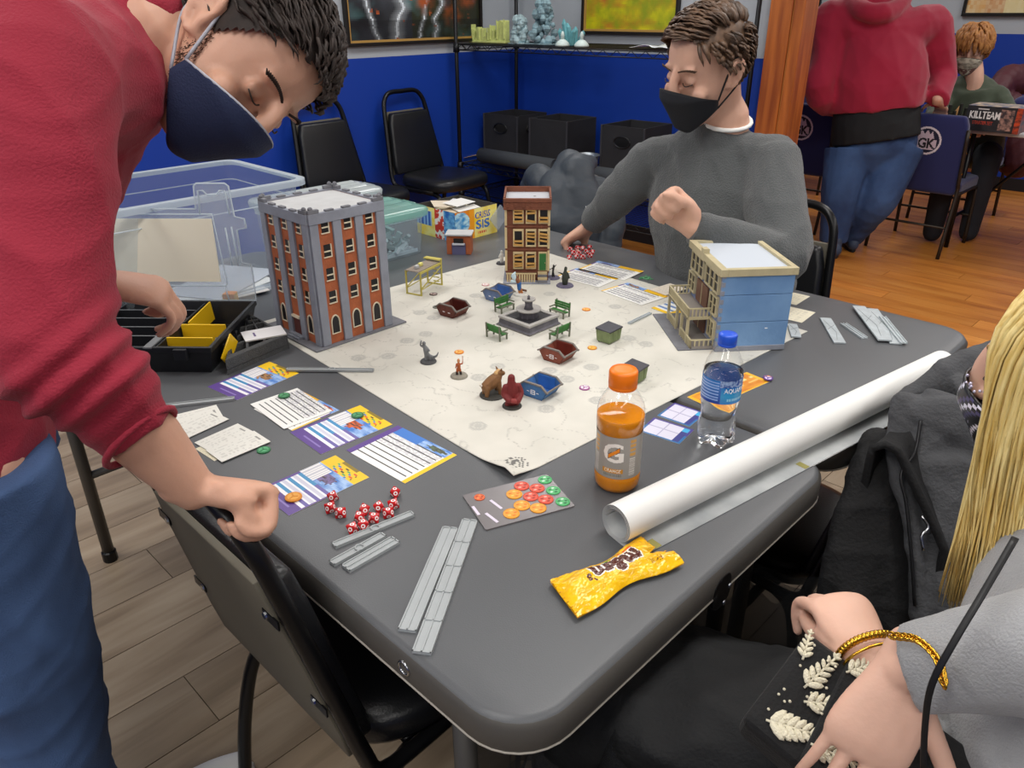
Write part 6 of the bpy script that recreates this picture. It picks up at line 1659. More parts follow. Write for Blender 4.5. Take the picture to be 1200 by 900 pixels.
shoe(root, fl_, P(258, 925, 0), M_shoe, mat('white rubber', '#e6e6e4', .6)); shoe(root, fr_, fr_ + Vector((.2, .12, 0)), M_shoe, mat('white rubber', '#e6e6e4', .6))

# ------------------------------------------------------------------ seated man in the grey sweater
F = -TX; RT = Vector((F.y, -F.x, 0))
hc = D(826, 78, 1.90); fy = Vector((-.86, -.50, 0)); HM = headM(hc, fy + Vector((0, 0, -.30)), Vector((-.30, -.18, 1)) + RT * -.10, 1.08)
root = empty('person', TU(2.0, 1.03, 0), 'man in grey sweater and black mask seated at the far table', 'person')
sl, sr = D(903, 190, 1.98), D(768, 188, 2.19)
el_, wl_, kl_ = D(915, 302, 1.84), D(812, 266, 1.80), D(786, 240, 1.79)
er_, wr_, kr_ = D(722, 232, 2.27), D(692, 263, 2.36), D(674, 276, 2.385)
nk = D(850, 143, 2.01); mid = (sl + sr) / 2; waist = D(850, 330, 2.16); pel = Vector((waist.x + .02, waist.y + .05, .56))
sb = (sl - sr).normalized()
b = MB(); head_geo(b, HM)
b.limb([V5(HM @ Vector((0, -.03, -.03)), .062), V5(HM @ Vector((0, -.04, -.11)), .058), V5(nk, .062), V5(mid + Vector((0, 0, -.05)), .09, .07)], sb, 16)
b.limb([V5(mid + Vector((0, 0, .0)), .12, .08), V5(mid.lerp(waist, .4), .15, .1), V5(waist, .14, .1), V5(pel, .16, .12)], sb, 18)
b.limb([V5(sr, .055), V5(mid + Vector((0, 0, .02)), .06), V5(sl, .055)], (0, 0, 1), 12)
for a, c, d in ((sl, el_, wl_), (sr, er_, wr_)): b.limb([V5(a, .05), V5(a.lerp(c, .5), .046), V5(c, .042), V5(c.lerp(d, .5), .038), V5(d, .028, .025)], CW, 14)
hand(b, wl_, kl_, CR * -.5 + CW * -.75 + CU * -.2, -1, [(75, 95, 50)] * 4, thumb=(.1, .8, -.6), s=1.08, fill=True)
hand(b, wr_, kr_, Vector((.1, -.25, -1)), 1, [(45, 60, 40), (50, 70, 40), (55, 75, 40), (60, 80, 40)], thumb=(.35, .75, -.6), s=1.08)
kneeR, kneeL = pel + F * .42 + RT * .13 + Vector((0, 0, .0)), pel + F * .42 - RT * .13
for k_ in (kneeR, kneeL): b.limb([V5(pel.lerp(k_, .15), .08), V5(k_, .06), V5(Vector((k_.x, k_.y, .08)), .04)], sb, 12)
adopt(remesh('body', b, .0055, M_skin2, None, 4, socket_disp(HM)), root)
eyes(root, HM, True, '#4d382a')
mask(root, HM, mat('black mask cloth', '#17191f', .75, bump=.15, bscale=400), mat('black elastic', '#101114', .7), top=-.016)
short_hair(root, HM, mat('brown hair', '#6b513d', .5, col2='#3a2a1f', vscale=40, stretch=(1, .4, 1)), 560, lambda p: (1.0, .35, .12) if p.z > .065 + .25 * abs(p.x) - .02 * (p.x > 0) else (.1, -.45, -1.0), lambda p: .062 if p.z > .075 else .030, .0042, 5, .013, offs=.004, line=lambda y: zline(y) + (.006 if y > .03 else 0))
M_gs = knit('charcoal grey knit', '#4e5152', bump=.5, sc=260)
b = MB()
b.limb([V5(nk + Vector((0, 0, .0)), .070), V5(mid + Vector((0, 0, .01)), .13, .095)], sb, 18, capn=0)
b.limb([V5(mid + Vector((0, 0, .02)), .15, .095), V5(mid.lerp(waist, .3), .20, .135), V5(mid.lerp(waist, .7), .20, .14), V5(waist, .195, .14), V5(pel + Vector((0, 0, .06)), .19, .14)], sb, 22, capn=1)
b.limb([V5(sr, .068), V5(mid + Vector((0, 0, .0)), .085), V5(sl, .072)], (0, 0, 1), 16)
b.limb([V5(sl, .076), V5(sl.lerp(el_, .5), .075), V5(el_, .068), V5(el_.lerp(wl_, .5), .056), V5(wl_, .040)], CW, 18, capn=0)
b.limb([V5(sr, .072), V5(sr.lerp(er_, .5), .068), V5(er_, .060), V5(er_.lerp(wr_, .5), .05), V5(wr_, .038)], CW, 18, capn=0)
adopt(remesh('sweater', b, .007, M_gs, None, 4, waves(.016, 12, 28)), root)
na = (HM @ Vector((0, -.04, -.10)) - mid).normalized(); nx, ny = orth(na); ring = [nk + na * .004 + (nx * math.cos(t * math.pi / 10) + ny * math.sin(t * math.pi / 10)) * .0655 for t in range(20)]
adopt(MB().tube(ring, .0055, 8, closed=True).build('white_undershirt', mat('white cotton', '#e8e8e4', .8), None, smooth=True), root)
b = MB()
b.limb([V5(pel + Vector((0, 0, .06)), .17, .13), V5(pel, .17, .13)], sb, 18)
for k_ in (kneeR, kneeL): b.limb([V5(pel.lerp(k_, .1), .1), V5(k_, .075), V5(k_ + Vector((0, 0, -.1)), .07), V5(Vector((k_.x, k_.y, .1)), .06)], sb, 14, capn=1)
adopt(remesh('trousers', b, .01, mat('dark trousers', '#1d2027', .85), None, 3, waves(.01, 3, 25)), root)
for k_ in (kneeR, kneeL): shoe(root, Vector((k_.x, k_.y, 0)), Vector((k_.x, k_.y, 0)) + F * .2, mat('dark shoe', '#1a1a1c', .5), mat('grey sole', '#77777a', .6))

# ------------------------------------------------------------------ standing man in the crimson hoodie, seen from behind
root = empty('person', Vector((2.05, 4.68, 0)), 'big man in crimson hoodie and jeans standing with his back turned', 'person')
M_h = knit('crimson fleece', '#9c1436', bump=.2); hcen = D(1026, 168, 4.62)
sL, sR = D(975, 22, 4.5), D(1092, 28, 4.45); nk = D(1030, -6, 4.42); chest = D(1030, 70, 4.48); hc = D(1040, -75, 4.25)
HM = headM(hc, Vector((.25, 1, -.35)), Vector((.0, .35, 1)), 1.05); sb = (sR - sL).normalized()
eL, wL = D(962, 112, 4.55), D(1005, 130, 4.85); eR, wR, kR = D(1103, 88, 4.55), D(1099, 118, 4.45), D(1099, 118, 4.45) + Vector((.055, .05, -.04))
b = MB(); head_geo(b, HM)
b.limb([V5(HM @ Vector((0, -.03, -.04)), .065), V5(nk, .07), V5(chest, .15, .1)], sb, 14)
b.limb([V5(nk, .13, .09), V5(chest, .2, .13), V5(hcen, .2, .14)], sb, 16)
for a, c, d in ((sL, eL, wL), (sR, eR, wR)): b.limb([V5(a, .06), V5(c, .05), V5(d, .032)], CW, 12)
b.limb([V5(sL, .06), V5(chest + Vector((0, 0, .12)), .08), V5(sR, .06)], (0, 0, 1), 12)
hand(b, wR, kR, Vector((0, .3, -1)), -1, [(25, 40, 25)] * 4, thumb=(.75, .45, -.5), spread=.1, s=1.1); hand(b, wL, wL + Vector((.05, .08, -.02)), Vector((0, 0, -1)), 1, [(20, 35, 20)] * 4)
lk, lf = D(985, 228, 4.70), Vector((2.02, 4.69, .08)); rk, rf = D(1030, 232, 4.66), Vector((2.18, 4.82, .08)); hL, hR = D(995, 175, 4.64), D(1055, 172, 4.6)
for h, k, f in ((hL, lk, lf), (hR, rk, rf)): b.limb([V5(h, .09), V5(k, .07), V5(f, .045)], sb, 12)
adopt(remesh('body', b, .009, M_skin2, None, 3), root)
short_hair(root, HM, mat('dark hair', '#33271f', .7), 160, lambda p: (0, -.3, -1), lambda p: .05, .006, 4, .01)
b = MB()
b.limb([V5(nk + Vector((0, 0, -.02)), .14, .11), V5(chest, .265, .19), V5(D(1028, 110, 4.52), .27, .2), V5(D(1027, 128, 4.55), .26, .195)], sb, 22, capn=0)
b.limb([V5(sL, .11), V5(chest + Vector((0, 0, .13)), .13), V5(sR, .11)], (0, 0, 1), 16)
for a, c, d in ((sL, eL, wL), (sR, eR, wR)): b.limb([V5(a, .115), V5(a.lerp(c, .5), .10), V5(c, .09), V5(d, .062)], CW, 16, capn=0)
b.limb([V5(D(992, -8, 4.5), .05), V5(D(1008, 10, 4.33), .055), V5(D(1030, 16, 4.27), .06), V5(D(1052, 8, 4.33), .055), V5(D(1062, -10, 4.45), .05)], (0, 0, 1), 12)
adopt(remesh('hoodie', b, .011, M_h, None, 4, waves(.03, 21, 13)), root)
b = MB(); b.limb([V5(D(1027, 123, 4.56), .245, .185), V5(D(1026, 150, 4.58), .25, .19), V5(D(1026, 165, 4.6), .25, .195)], sb, 22, capn=0)
adopt(remesh('black_shirt', b, .011, mat('black jersey', '#15171a', .85), None, 3, waves(.012, 4, 20)), root)
b = MB(); b.limb([V5(D(1026, 152, 4.6), .20, .15), V5(hcen, .235, .18), V5(D(1024, 180, 4.64), .22, .17)], sb, 20, capn=1)
for h, k, f in ((hL, lk, lf), (hR, rk, rf)): b.limb([V5(h, .14), V5(k, .115), V5(k.lerp(f, .6), .095), V5(f, .085)], sb, 16, capn=0)
adopt(remesh('jeans', b, .011, mat('mid blue denim', '#22365c', .85, col2='#3d5a88', vscale=4, bump=.2), None, 3, waves(.02, 6, 16)), root)
for f in (lf, rf): shoe(root, Vector((f.x, f.y - .06, 0)), Vector((f.x + .05, f.y + .2, 0)), mat('blue grey trainer', '#39465c', .6), mat('black rubber', '#18181a', .6))

# ------------------------------------------------------------------ red haired youth at the far table
root = empty('person', Vector((3.05, 5.45, 0)), 'red haired youth in green shirt and patterned mask at the far table', 'person')
hc = D(1139, 57, 4.95); HM = headM(hc, Vector((-.55, -.8, -.28)), Vector((-.1, -.2, 1)), 1.12)
nk = D(1142, 92, 5.0); sL, sR = D(1168, 112, 5.0), D(1108, 112, 5.15); waist = D(1140, 165, 5.15); sb = (sL - sR).normalized()
b = MB(); head_geo(b, HM)
b.limb([V5(HM @ Vector((0, -.03, -.04)), .06), V5(nk, .055), V5(nk + Vector((0, 0, -.1)), .06, .06)], sb, 12)
b.limb([V5(nk + Vector((0, 0, -.12)), .10, .07), V5(waist, .15, .1), V5(Vector((waist.x, waist.y + .05, .5)), .16, .12)], sb, 14)
eL, eR = D(1182, 140, 4.9), D(1095, 140, 5.0); wL, wR = D(1160, 146, 4.75), D(1120, 146, 4.8)
for a, c, d in ((sL, eL, wL), (sR, eR, wR)): b.limb([V5(a, .05), V5(c, .043), V5(d, .028)], CW, 10); hand(b, d, d + (d - c).normalized() * .08, Vector((0, 0, -1)), 1, [(25, 35, 20)] * 4)
for q in (-.12, .12):
    k_ = waist + Vector((q - .2, -.35, 0)); k_.z = .5; b.limb([V5(Vector((waist.x + q, waist.y, .5)), .08), V5(k_, .06), V5(Vector((k_.x, k_.y, .06)), .04)], sb, 10)
adopt(remesh('body', b, .009, M_skin2, None, 3, socket_disp(HM)), root)
eyes(root, HM, True, '#8a5a34')
mask(root, HM, pmat('camo mask', .8), mat('mask elastic tan', '#6a5a50', .8), prin=lambda u, v: rgb('#6a4a44') if v > .6 and fbm(u * 6, v * 6, 1) > -.1 else mix(rgb('#8d8676'), rgb('#c9c1ae'), .5 + 1.4 * fbm(u * 9, v * 7, 4)))
short_hair(root, HM, mat('copper hair', '#8f5a2c', .55, col2='#b98145', vscale=40), 300, lambda p: (p.x * 6, .35 if p.z > .07 else -.1, -1.1), lambda p: .10, .0075, 8, .02, offs=.008, line=lambda y: zline(y) - (.03 if y < .03 else 0))
b = MB(); M_gr = knit('olive green shirt', '#424c3c', bump=.1)
b.limb([V5(nk + Vector((0, 0, .0)), .07, .065), V5((sL + sR) / 2 + Vector((0, 0, .03)), .16, .115), V5(waist, .19, .14), V5(Vector((waist.x, waist.y + .05, .52)), .19, .14)], sb, 16, capn=0)
b.limb([V5(sR, .07), V5((sL + sR) / 2, .09), V5(sL, .07)], (0, 0, 1), 12)
for a, c, d in ((sL, eL, wL), (sR, eR, wR)): b.limb([V5(a, .075), V5(c, .062), V5(d, .042)], CW, 12, capn=0)
adopt(remesh('shirt', b, .011, M_gr, None, 3, waves(.016, 9, 18)), root)
b = MB()
for q in (-.12, .12):
    k_ = waist + Vector((q - .2, -.35, 0)); k_.z = .5; b.limb([V5(Vector((waist.x + q, waist.y, .5)), .1), V5(k_, .08), V5(Vector((k_.x, k_.y, .06)), .06)], sb, 10)
adopt(remesh('trousers', b, .015, mat('dark trousers', '#1d2027', .85), None, 2), root)
# ------------------------------------------------------------------ blonde woman, seated close by on the right
root = empty('person', Vector((.86, .52, 0)), 'blonde woman in grey sweater and black tulle skirt with arms folded', 'person')
hc = D(1284, 438, .74); HM = headM(hc, Vector((-.70, .70, -.16)), Vector((0, 0, 1)), .97)
nk = D(1300, 600, .76); sLw = D(1300, 775, .60); sRw = D(1235, 700, .92); mid = (sLw + sRw) / 2
eLw, wLw, kLw = D(1215, 765, .63), D(1062, 782, .69), D(1026, 850, .692)
eRw, wRw, kRw = D(1085, 960, .73), D(1024, 776, .785), D(1002, 740, .815)
waist = D(1300, 960, .74); hipw = Vector((.84, .50, .52)); sb = (sLw - sRw).normalized()
kn1, kn2 = P(800, 830, .56), P(745, 800, .53)
b = MB(); head_geo(b, HM)
b.limb([V5(HM @ Vector((0, -.03, -.03)), .052), V5(HM @ Vector((0, -.045, -.11)), .048), V5(nk, .055), V5(mid + Vector((0, 0, -.06)), .1, .08)], sb, 14)
b.limb([V5(mid, .12, .08), V5(mid.lerp(waist, .5), .12, .09), V5(waist, .12, .1), V5(hipw, .15, .12)], sb, 16)
b.limb([V5(sRw, .045), V5(mid, .06), V5(sLw, .045)], (0, 0, 1), 12)
for a, c, d in ((sLw, eLw, wLw), (sRw, eRw, wRw)): b.limb([V5(a, .042), V5(c, .036), V5(c.lerp(d, .5), .032), V5(d, .026, .023)], CW, 14)
HB_ = hand(b, wLw, kLw, CW * .92 - CU * .3 + CR * .1, -1, [(4, 8, 6), (5, 9, 6), (6, 10, 6), (8, 12, 8)], thumb=(.72, .65, -.1), spread=.05, s=.95, tcurl=5, fr=.86)
hand(b, wRw, kRw, Vector((0, .1, -1)), -1, [(40, 55, 30), (45, 60, 30), (48, 60, 30), (50, 60, 30)], thumb=(.12, .9, -.45), s=.86)
shins = []
for k_, q in ((kn1, P(735, 905, .05)), (kn2, P(690, 930, .05))): b.limb([V5(hipw.lerp(k_, .2), .085), V5(k_, .055), V5(k_.lerp(q, .4), .05), V5(q, .034)], sb, 14)
adopt(remesh('body', b, .0028, mat('pale skin', '#d6ab96', .5, var=.04, vscale=20, sss=.08, bump=.04, bscale=200), None, 4, socket_disp(HM)), root)
eyes(root, HM, True, '#9a7a4a')
mask(root, HM, pmat('sequin mask', .3), mat('black elastic', '#101114', .7), prin=lambda u, v: rgb('#e6e4f2') if (int(u * 36) * 7 + int(v * 22) * 5) % 6 == 0 else rgb('#4a4470') if (int(u * 36) + int(v * 22) * 3) % 4 == 0 else rgb('#14141c'))
b = MB(HM); rn = random.Random(5)
for k in range(150):
    s = rn.uniform(-1, 1); ph = s * R(78); z = rn.uniform(-.1, -.01) ; fr = float(np.interp(z, [-.135, -.115, -.08, -.04, -.015, .01], [.064, .090, .102, .119, .113, .103])) - .0002; w = float(np.interp(z, [-.13, -.09, -.04, 0], [.046, .062, .0755, .0765]))
    b.ell((w * math.sin(ph), -.004 + (fr + .004) * max(0, math.cos(ph)) ** .72, z), (.0019, .0019, .0019), 6, 4)
adopt(b.build('sequins', mat('pearl sequin', '#c9c6e0', .15, metal=.4), None, smooth=True), root)['kind'] = 'stuff'
# long straight hair
M_bh = mat('blonde hair', '#d0ac58', .42, col2='#f0db98', vscale=30, stretch=(6, 6, .6))
rn = random.Random(12); b = MB(); fw = Vector((HM.col[1][0], HM.col[1][1], 0)).normalized(); rt = Vector((fw.y, -fw.x, 0)); top = hc + Vector((0, 0, .108)) - fw * .012
def lockpath(th, lay, ln, j=1.0):
    a_r, f_r = .083 + .014 * lay, .099 + .012 * lay
    def E_(a): return fw * (math.cos(a) * f_r) + rt * (math.sin(a) * a_r)
    t2 = min(max(th, R(56)), R(306)); t1 = min(max(th, R(34)), R(326)) * .5 + t2 * .5
    e0, e1, e2 = E_(th), E_(t1), E_(t2)
    lean = fw * (-.016 if math.cos(t2) > -.2 else -.004)
    return [top + e0 * .1 + Vector((0, 0, .004 + .006 * lay)), top + e0 * .62 - Vector((0, 0, .012 - .008 * lay)), hc + e1 * .99 + Vector((0, 0, .045)), hc + e2 * 1.04 + Vector((0, 0, -.03)), hc + e2 * 1.0 + lean * .45 + Vector((0, 0, -.11)) + e2.normalized() * rn.gauss(0, .004) * j, hc + e2 * .96 + lean + Vector((rn.gauss(0, .005) * j, rn.gauss(0, .005) * j, -ln))]
for k in range(2200):
    th = rn.uniform(R(6), R(354)); lay = rn.uniform(.35, 1)
    pts = lockpath(th, lay, rn.uniform(.21, .275)); r0 = rn.uniform(.0008, .0018)
    b.tube(pts, [r0 * .8, r0 * 1.2, r0 * 1.3, r0 * 1.2, r0, r0 * .25], 4, sub=3, flat=(1.7, .6))
adopt(b.build('long_hair', M_bh, None, smooth=True), root)
b = MB(); n = 60
rg = [[lockpath(2 * math.pi * k / n, .05, .21, 0)[q] for k in range(n)] for q in range(6)]
b.rings(rg, cap=True); adopt(b.build('hair_base', mat('blonde undercoat', '#d0ac58', .6, var=.2, vscale=30, stretch=(6, 6, .6)), None, smooth=True), root)
# sweater
M_lg = knit('heather grey knit', '#8b8c8e', '#a0a1a3', bump=.3, sc=420)
b = MB()
b.limb([V5(nk, .075), V5(mid, .15, .1), V5(mid.lerp(waist, .5), .16, .13), V5(waist, .16, .135), V5(hipw + Vector((0, 0, .07)), .165, .14)], sb, 22, capn=0)
b.limb([V5(sRw, .06), V5(mid, .08), V5(sLw, .06)], (0, 0, 1), 14)
b.limb([V5(sLw, .066), V5(sLw.lerp(eLw, .5), .060), V5(eLw, .054), V5(eLw.lerp(wLw, .5), .044), V5(eLw.lerp(wLw, .97), .038)], CW, 18, capn=0)
b.limb([V5(sRw, .06), V5(sRw.lerp(eRw, .5), .055), V5(eRw, .050), V5(eRw.lerp(wRw, .55), .040), V5(eRw.lerp(wRw, .93), .036)], CW, 16, capn=0)
adopt(remesh('sweater', b, .0055, M_lg, None, 3, waves(.012, 31, 30)), root)
# skirt: black tulle over a lining
M_sk = mat('black skirt lining', '#0d0e10', .8, bump=.2, bscale=200); M_tu = mat('black tulle', '#17191b', .7, alpha=.55, bump=.3, bscale=500)
lapc = kn1.lerp(kn2, .5); b = MB()
b.limb([V5(hipw + Vector((0, 0, .02)), .19, .13), V5(hipw.lerp(lapc, .5) + Vector((0, 0, .0)), .20, .11), V5(lapc + Vector((0, 0, -.01)), .19, .10), V5(lapc + (lapc - hipw).normalized() * .06 + Vector((0, 0, -.14)), .18, .09), V5(lapc + (lapc - hipw).normalized() * .05 + Vector((0, 0, -.30)), .17, .10)], sb, 24, capn=1)
adopt(remesh('skirt', b, .008, M_sk, None, 3, waves(.03, 17, 26)), root)
dirk = (lapc - hipw); dirk.z = 0; dirk.normalize(); acr = Vector((-dirk.y, dirk.x, 0))
for lay in range(3):
    def tul(u, v, L=lay):
        s = 2 * u - 1; ang = s * 2.0
        rad = (.20 + .03 * L) + .05 * v + .018 * math.sin(ang * 11 + L * 2 + v * 2) * (.3 + v) + .010 * math.sin(ang * 23 + v * 5)
        c = lapc - dirk * (.22 - .05 * L) ; p = c + dirk * (math.cos(ang) * rad * 1.25) + acr * (math.sin(ang) * rad * 1.0)
        p.z = lapc.z + .09 - .09 * (s * s) * .4 - (.12 + .05 * L) * v - .30 * v * v + .012 * math.sin(ang * 17 + v * 6)
        return p
    adopt(MB().grid(tul, 110, 24).build('tulle_layer', M_tu, None, smooth=True), root)
for k_, q in ((kn1, P(735, 905, .05)), (kn2, P(690, 930, .05))):
    b = MB(); b.limb([V5(k_.lerp(q, .35), .055), V5(k_.lerp(q, .7), .048), V5(q, .045)], sb, 16, capn=0); d_ = Vector((-.5, .86, 0)) ; b.limb([V5(q - d_ * .02, .04), V5(q + d_ * .08 + Vector((0, 0, -.012)), .04, .032), V5(q + d_ * .17 + Vector((0, 0, -.02)), .034, .024)], Vector((.86, .5, 0)), 14)
    adopt(remesh('boot', b, .006, mat('black patent', '#0c0c0e', .25), None, 2), root)
# bracelets
M_gold = mat('gold', '#d8a83c', .22, metal=1)
ax_ = (kRw - wRw).normalized(); x_, y_ = orth(ax_)
for off, r_, tt in ((.012, .0315, .0038), (.0, .0325, .0016)):
    c_ = wRw + ax_ * off; pts = [c_ + (x_ * math.cos(t * math.pi / 24) * 1.05 + y_ * math.sin(t * math.pi / 24) * .95) * r_ for t in range(48)]
    o = MB().tube(pts, tt, 8, closed=True).build('gold_bracelet', M_gold, None, smooth=True); adopt(o, root)
    if tt > .003:
        b = MB()
        for t in range(0, 48): b.ell(pts[t], (.0046, .0046, .0046), 6, 4)
        adopt(b.build('bracelet_beads', M_gold, None, smooth=True), root)
# ---- black embroidered purse on her lap
TL, BL, TR = D(945, 742, .80), D(872, 838, .755), D(1052, 806, .76)
e = empty('embroidered_purse', frame(BL, TL - BL, (TL - BL).cross(TR - TL) * -1), 'black velvet purse embroidered with white leaves on her lap', 'purse')
nrm_ = e.matrix_world.to_3x3().col[2]; Lx = (TL - BL).length; Wy = .20
if nrm_.dot(Vector((0, 0, CAMZ)) - BL) < 0: sgn = -1
else: sgn = 1
ysg = 1 if e.matrix_world.to_3x3().col[1].dot(TR - TL) > 0 else -1
M_vel = mat('black velvet', '#08080a', .8, sheen=.05, bump=.2, bscale=300); M_emb = mat('ivory thread', '#e4ddc4', .75, bump=.5, bscale=500)
b = MB(); zs = sgn
bx0 = [(-.005, 0), (Lx + .005, 0), (Lx + .005, ysg * Wy), (-.005, ysg * Wy)]
b.rings([[(x, y, 0) for x, y in bx0], [(x, y, -zs * .05) for x, y in bx0]]); b.build('bag_body', M_vel, e, bevel=.010, bseg=3)
b = MB(); b.prism([(.0, ysg * .06), (Lx, ysg * .045), (Lx + .004, ysg * Wy), (-.004, ysg * Wy)][::ysg], min(zs * .001, zs * .008), max(zs * .001, zs * .008)); b.build('flap', M_vel, e, bevel=.003)
def leaf(x, y, ang, L, z0, n=6, wd=.011):
    b = MB(); ca_, sa_ = math.cos(ang), math.sin(ang); z = zs * z0
    b.tube([(x, y, z), (x + ca_ * L, y + sa_ * L, z)], .0013, 6)
    for k in range(n):
        t = (k + .6) / n; px_, py_ = x + ca_ * L * t, y + sa_ * L * t; l = wd * (1.15 - .75 * t)
        for s in (-1, 1):
            a2 = ang + s * .8; q = (px_ + math.cos(a2) * l * .55, py_ + math.sin(a2) * l * .55, z)
            b.ell(q, (l * .62, l * .26, .0024), 8, 5, Matrix.Rotation(a2, 3, 'Z'))
    b.ell((x + ca_ * L, y + sa_ * L, z), (wd * .4, wd * .2, .002), 8, 5, Matrix.Rotation(ang, 3, 'Z'))
    b.build('embroidered_leaf', M_emb, e, smooth=True)
leaf(.018, ysg * .060, ysg * 1.05 + math.pi * 0 - .2, .055, .0095, 7, .013); leaf(.062, ysg * .028, -.15, .05, .002, 6, .013); leaf(.05, ysg * .035, ysg * .9, .045, .002, 6, .012); leaf(.085, ysg * .012, .3, .032, .002, 5, .009)
leaf(.07, ysg * .095, ysg * .9, .055, .0095, 7, .012); leaf(.03, ysg * .14, ysg * .5, .05, .0095, 6, .011); leaf(.010, ysg * .018, ysg * 1.1, .06, .002, 8, .016); leaf(.10, ysg * .05, ysg * .5, .04, .0095, 6, .011)
b = MB(); rn = random.Random(2)
for k in range(46):
    b.ell((rn.uniform(.005, Lx - .005), ysg * rn.uniform(.01, .12), zs * .009 if rn.random() > .5 else zs * .0015), (.0016, .0016, .0012), 6, 4)
b.build('bead_dots', M_emb, e, smooth=True)['kind'] = 'stuff'
pts = [D(1190, 630, .605), D(1168, 668, .595), D(1148, 702, .588), D(1118, 752, .59), D(1092, 802, .60), D(1084, 850, .615), D(1082, 905, .625)]
MB(e.matrix_world.inverted()).tube(pts, .0017, 8, sub=4, flat=(1.6, .5)).build('strap', mat('black strap', '#141416', .45), e, smooth=True)
ch = crom([tuple(D(1046, 745, .665)), tuple(D(1075, 750, .645)), tuple(D(1098, 772, .63)), tuple(D(1106, 800, .62))], 8)
b = MB(e.matrix_world.inverted())
for k, q in enumerate(ch):
    nx = Vector(ch[min(k + 1, len(ch) - 1)]) - Vector(ch[max(0, k - 1)]); x_, y_ = orth(nx); d_ = nx.normalized(); w_ = x_ if k % 2 else y_
    b.tube([Vector(q) + d_ * (.005 * math.cos(t * math.pi / 6)) + w_ * (.0032 * math.sin(t * math.pi / 6)) for t in range(12)], .0011, 5, closed=True)
b.build('gold_chain', M_gold, e, smooth=True)
chair_at(Vector((.90, .46, 0)), Vector((-.75, .66, 0)), 'black banquet chair the blonde woman sits on')

# ------------------------------------------------------------------ coat over the chair back
cc = TU(1.38, .285, 0); ux = TX; uy = -TY                                 # uy points out from the table
root = empty('draped_coat', cc, 'charcoal coat with black lining draped over a chair back', 'coat')
M_coat = mat('charcoal canvas', '#46474a', .85, var=.14, vscale=16, bump=.3, bscale=180); M_lin = mat('black lining', '#101012', .8, var=.3, vscale=30, bump=.25, bscale=150)
def drape(u, v, out=0.0):
    """u across the chair, v from inside hem over the top to the outside hem"""
    x = (u - .5) * .46; t = (v - .30) / .70
    if t < 0: y, z = -.05 + .015 * math.sin(u * 9), .79 + t * .75
    else:
        y = -.03 + .10 * min(1, t * 3.5) + .05 * t; z = .815 - .03 * (2 * u - 1) ** 2 - .56 * max(0, t - .05)
    x *= 1 + .1 * max(0, t)
    f = .020 * math.sin(u * 21 + v * 2) + .012 * math.sin(u * 37 + 1 + v * 3) + .01 * math.sin(v * 17 + u * 5)
    p = cc + ux * x + uy * (y + f * (.35 + max(0, t)) + out); p.z = z + .012 * math.sin(u * 15 + v * 9)
    return p
b = MB(); b.grid(lambda u, v: drape(.02 + .62 * u, v), 60, 60); adopt(b.build('black_lining', M_lin, None, smooth=True, solid=.012), root)
b = MB(); b.grid(lambda u, v: drape(.58 + .44 * u, v, .012), 50, 60); adopt(b.build('outer_shell', M_coat, None, smooth=True, solid=.014), root)
b = MB()
def C3(px, py, dep, a, bb=None): return V5(D(px, py, dep + .10), a * 1.08, bb)
b.limb([C3(1058, 468, 1.19, .014), C3(1092, 452, 1.20, .026, .02), C3(1130, 432, 1.22, .032, .024), C3(1168, 420, 1.24, .03)], CU, 14)
b.limb([C3(1064, 486, 1.16, .020), C3(1088, 486, 1.14, .030, .018), C3(1120, 494, 1.13, .036, .022), C3(1150, 520, 1.12, .035, .02)], CU, 14)
b.limb([C3(1068, 470, 1.16, .03, .015), C3(1062, 520, 1.15, .036, .016), C3(1055, 560, 1.14, .018, .014), C3(1068, 610, 1.13, .014), C3(1078, 720, 1.12, .014)], CR, 14)
b.limb([C3(1110, 470, 1.15, .04, .015), C3(1090, 520, 1.14, .034, .015), C3(1085, 570, 1.13, .02, .014)], CR, 14)
b.limb([C3(1115, 545, 1.12, .045, .02), C3(1118, 640, 1.12, .04, .02), C3(1120, 760, 1.12, .04, .02)], CR, 16)
b.limb([C3(1122, 462, 1.2, .04, .03), C3(1145, 490, 1.17, .045, .03), C3(1160, 540, 1.14, .045, .03)], CW, 14)
adopt(remesh('hood_and_lapels', b, .005, M_coat, None, 2, waves(.014, 41, 45)), root)
zp_ = [D(1079, 492, 1.222), D(1072, 530, 1.215), D(1056, 556, 1.21), D(1062, 590, 1.205), D(1068, 650, 1.20), D(1072, 710, 1.20)]
adopt(MB().tube(zp_, .0026, 6, sub=6).build('zip', mat('dark zip', '#2a2a2c', .35, metal=.6), None, smooth=True), root)
adopt(MB().tube([D(1080, 605, 1.19), D(1088, 618, 1.188), D(1080, 628, 1.188), D(1082, 645, 1.188)], .0022, 6, sub=4).build('zip_pull', M_chrome, None, smooth=True), root)
b = MB(); b.limb([C3(1030, 520, 1.2, .03), C3(1025, 620, 1.17, .07, .03), C3(1022, 760, 1.16, .09, .03), C3(1025, 850, 1.16, .09, .03)], CR, 18)
adopt(remesh('black_scarf', b, .006, M_lin, None, 2, waves(.02, 43, 34)), root)

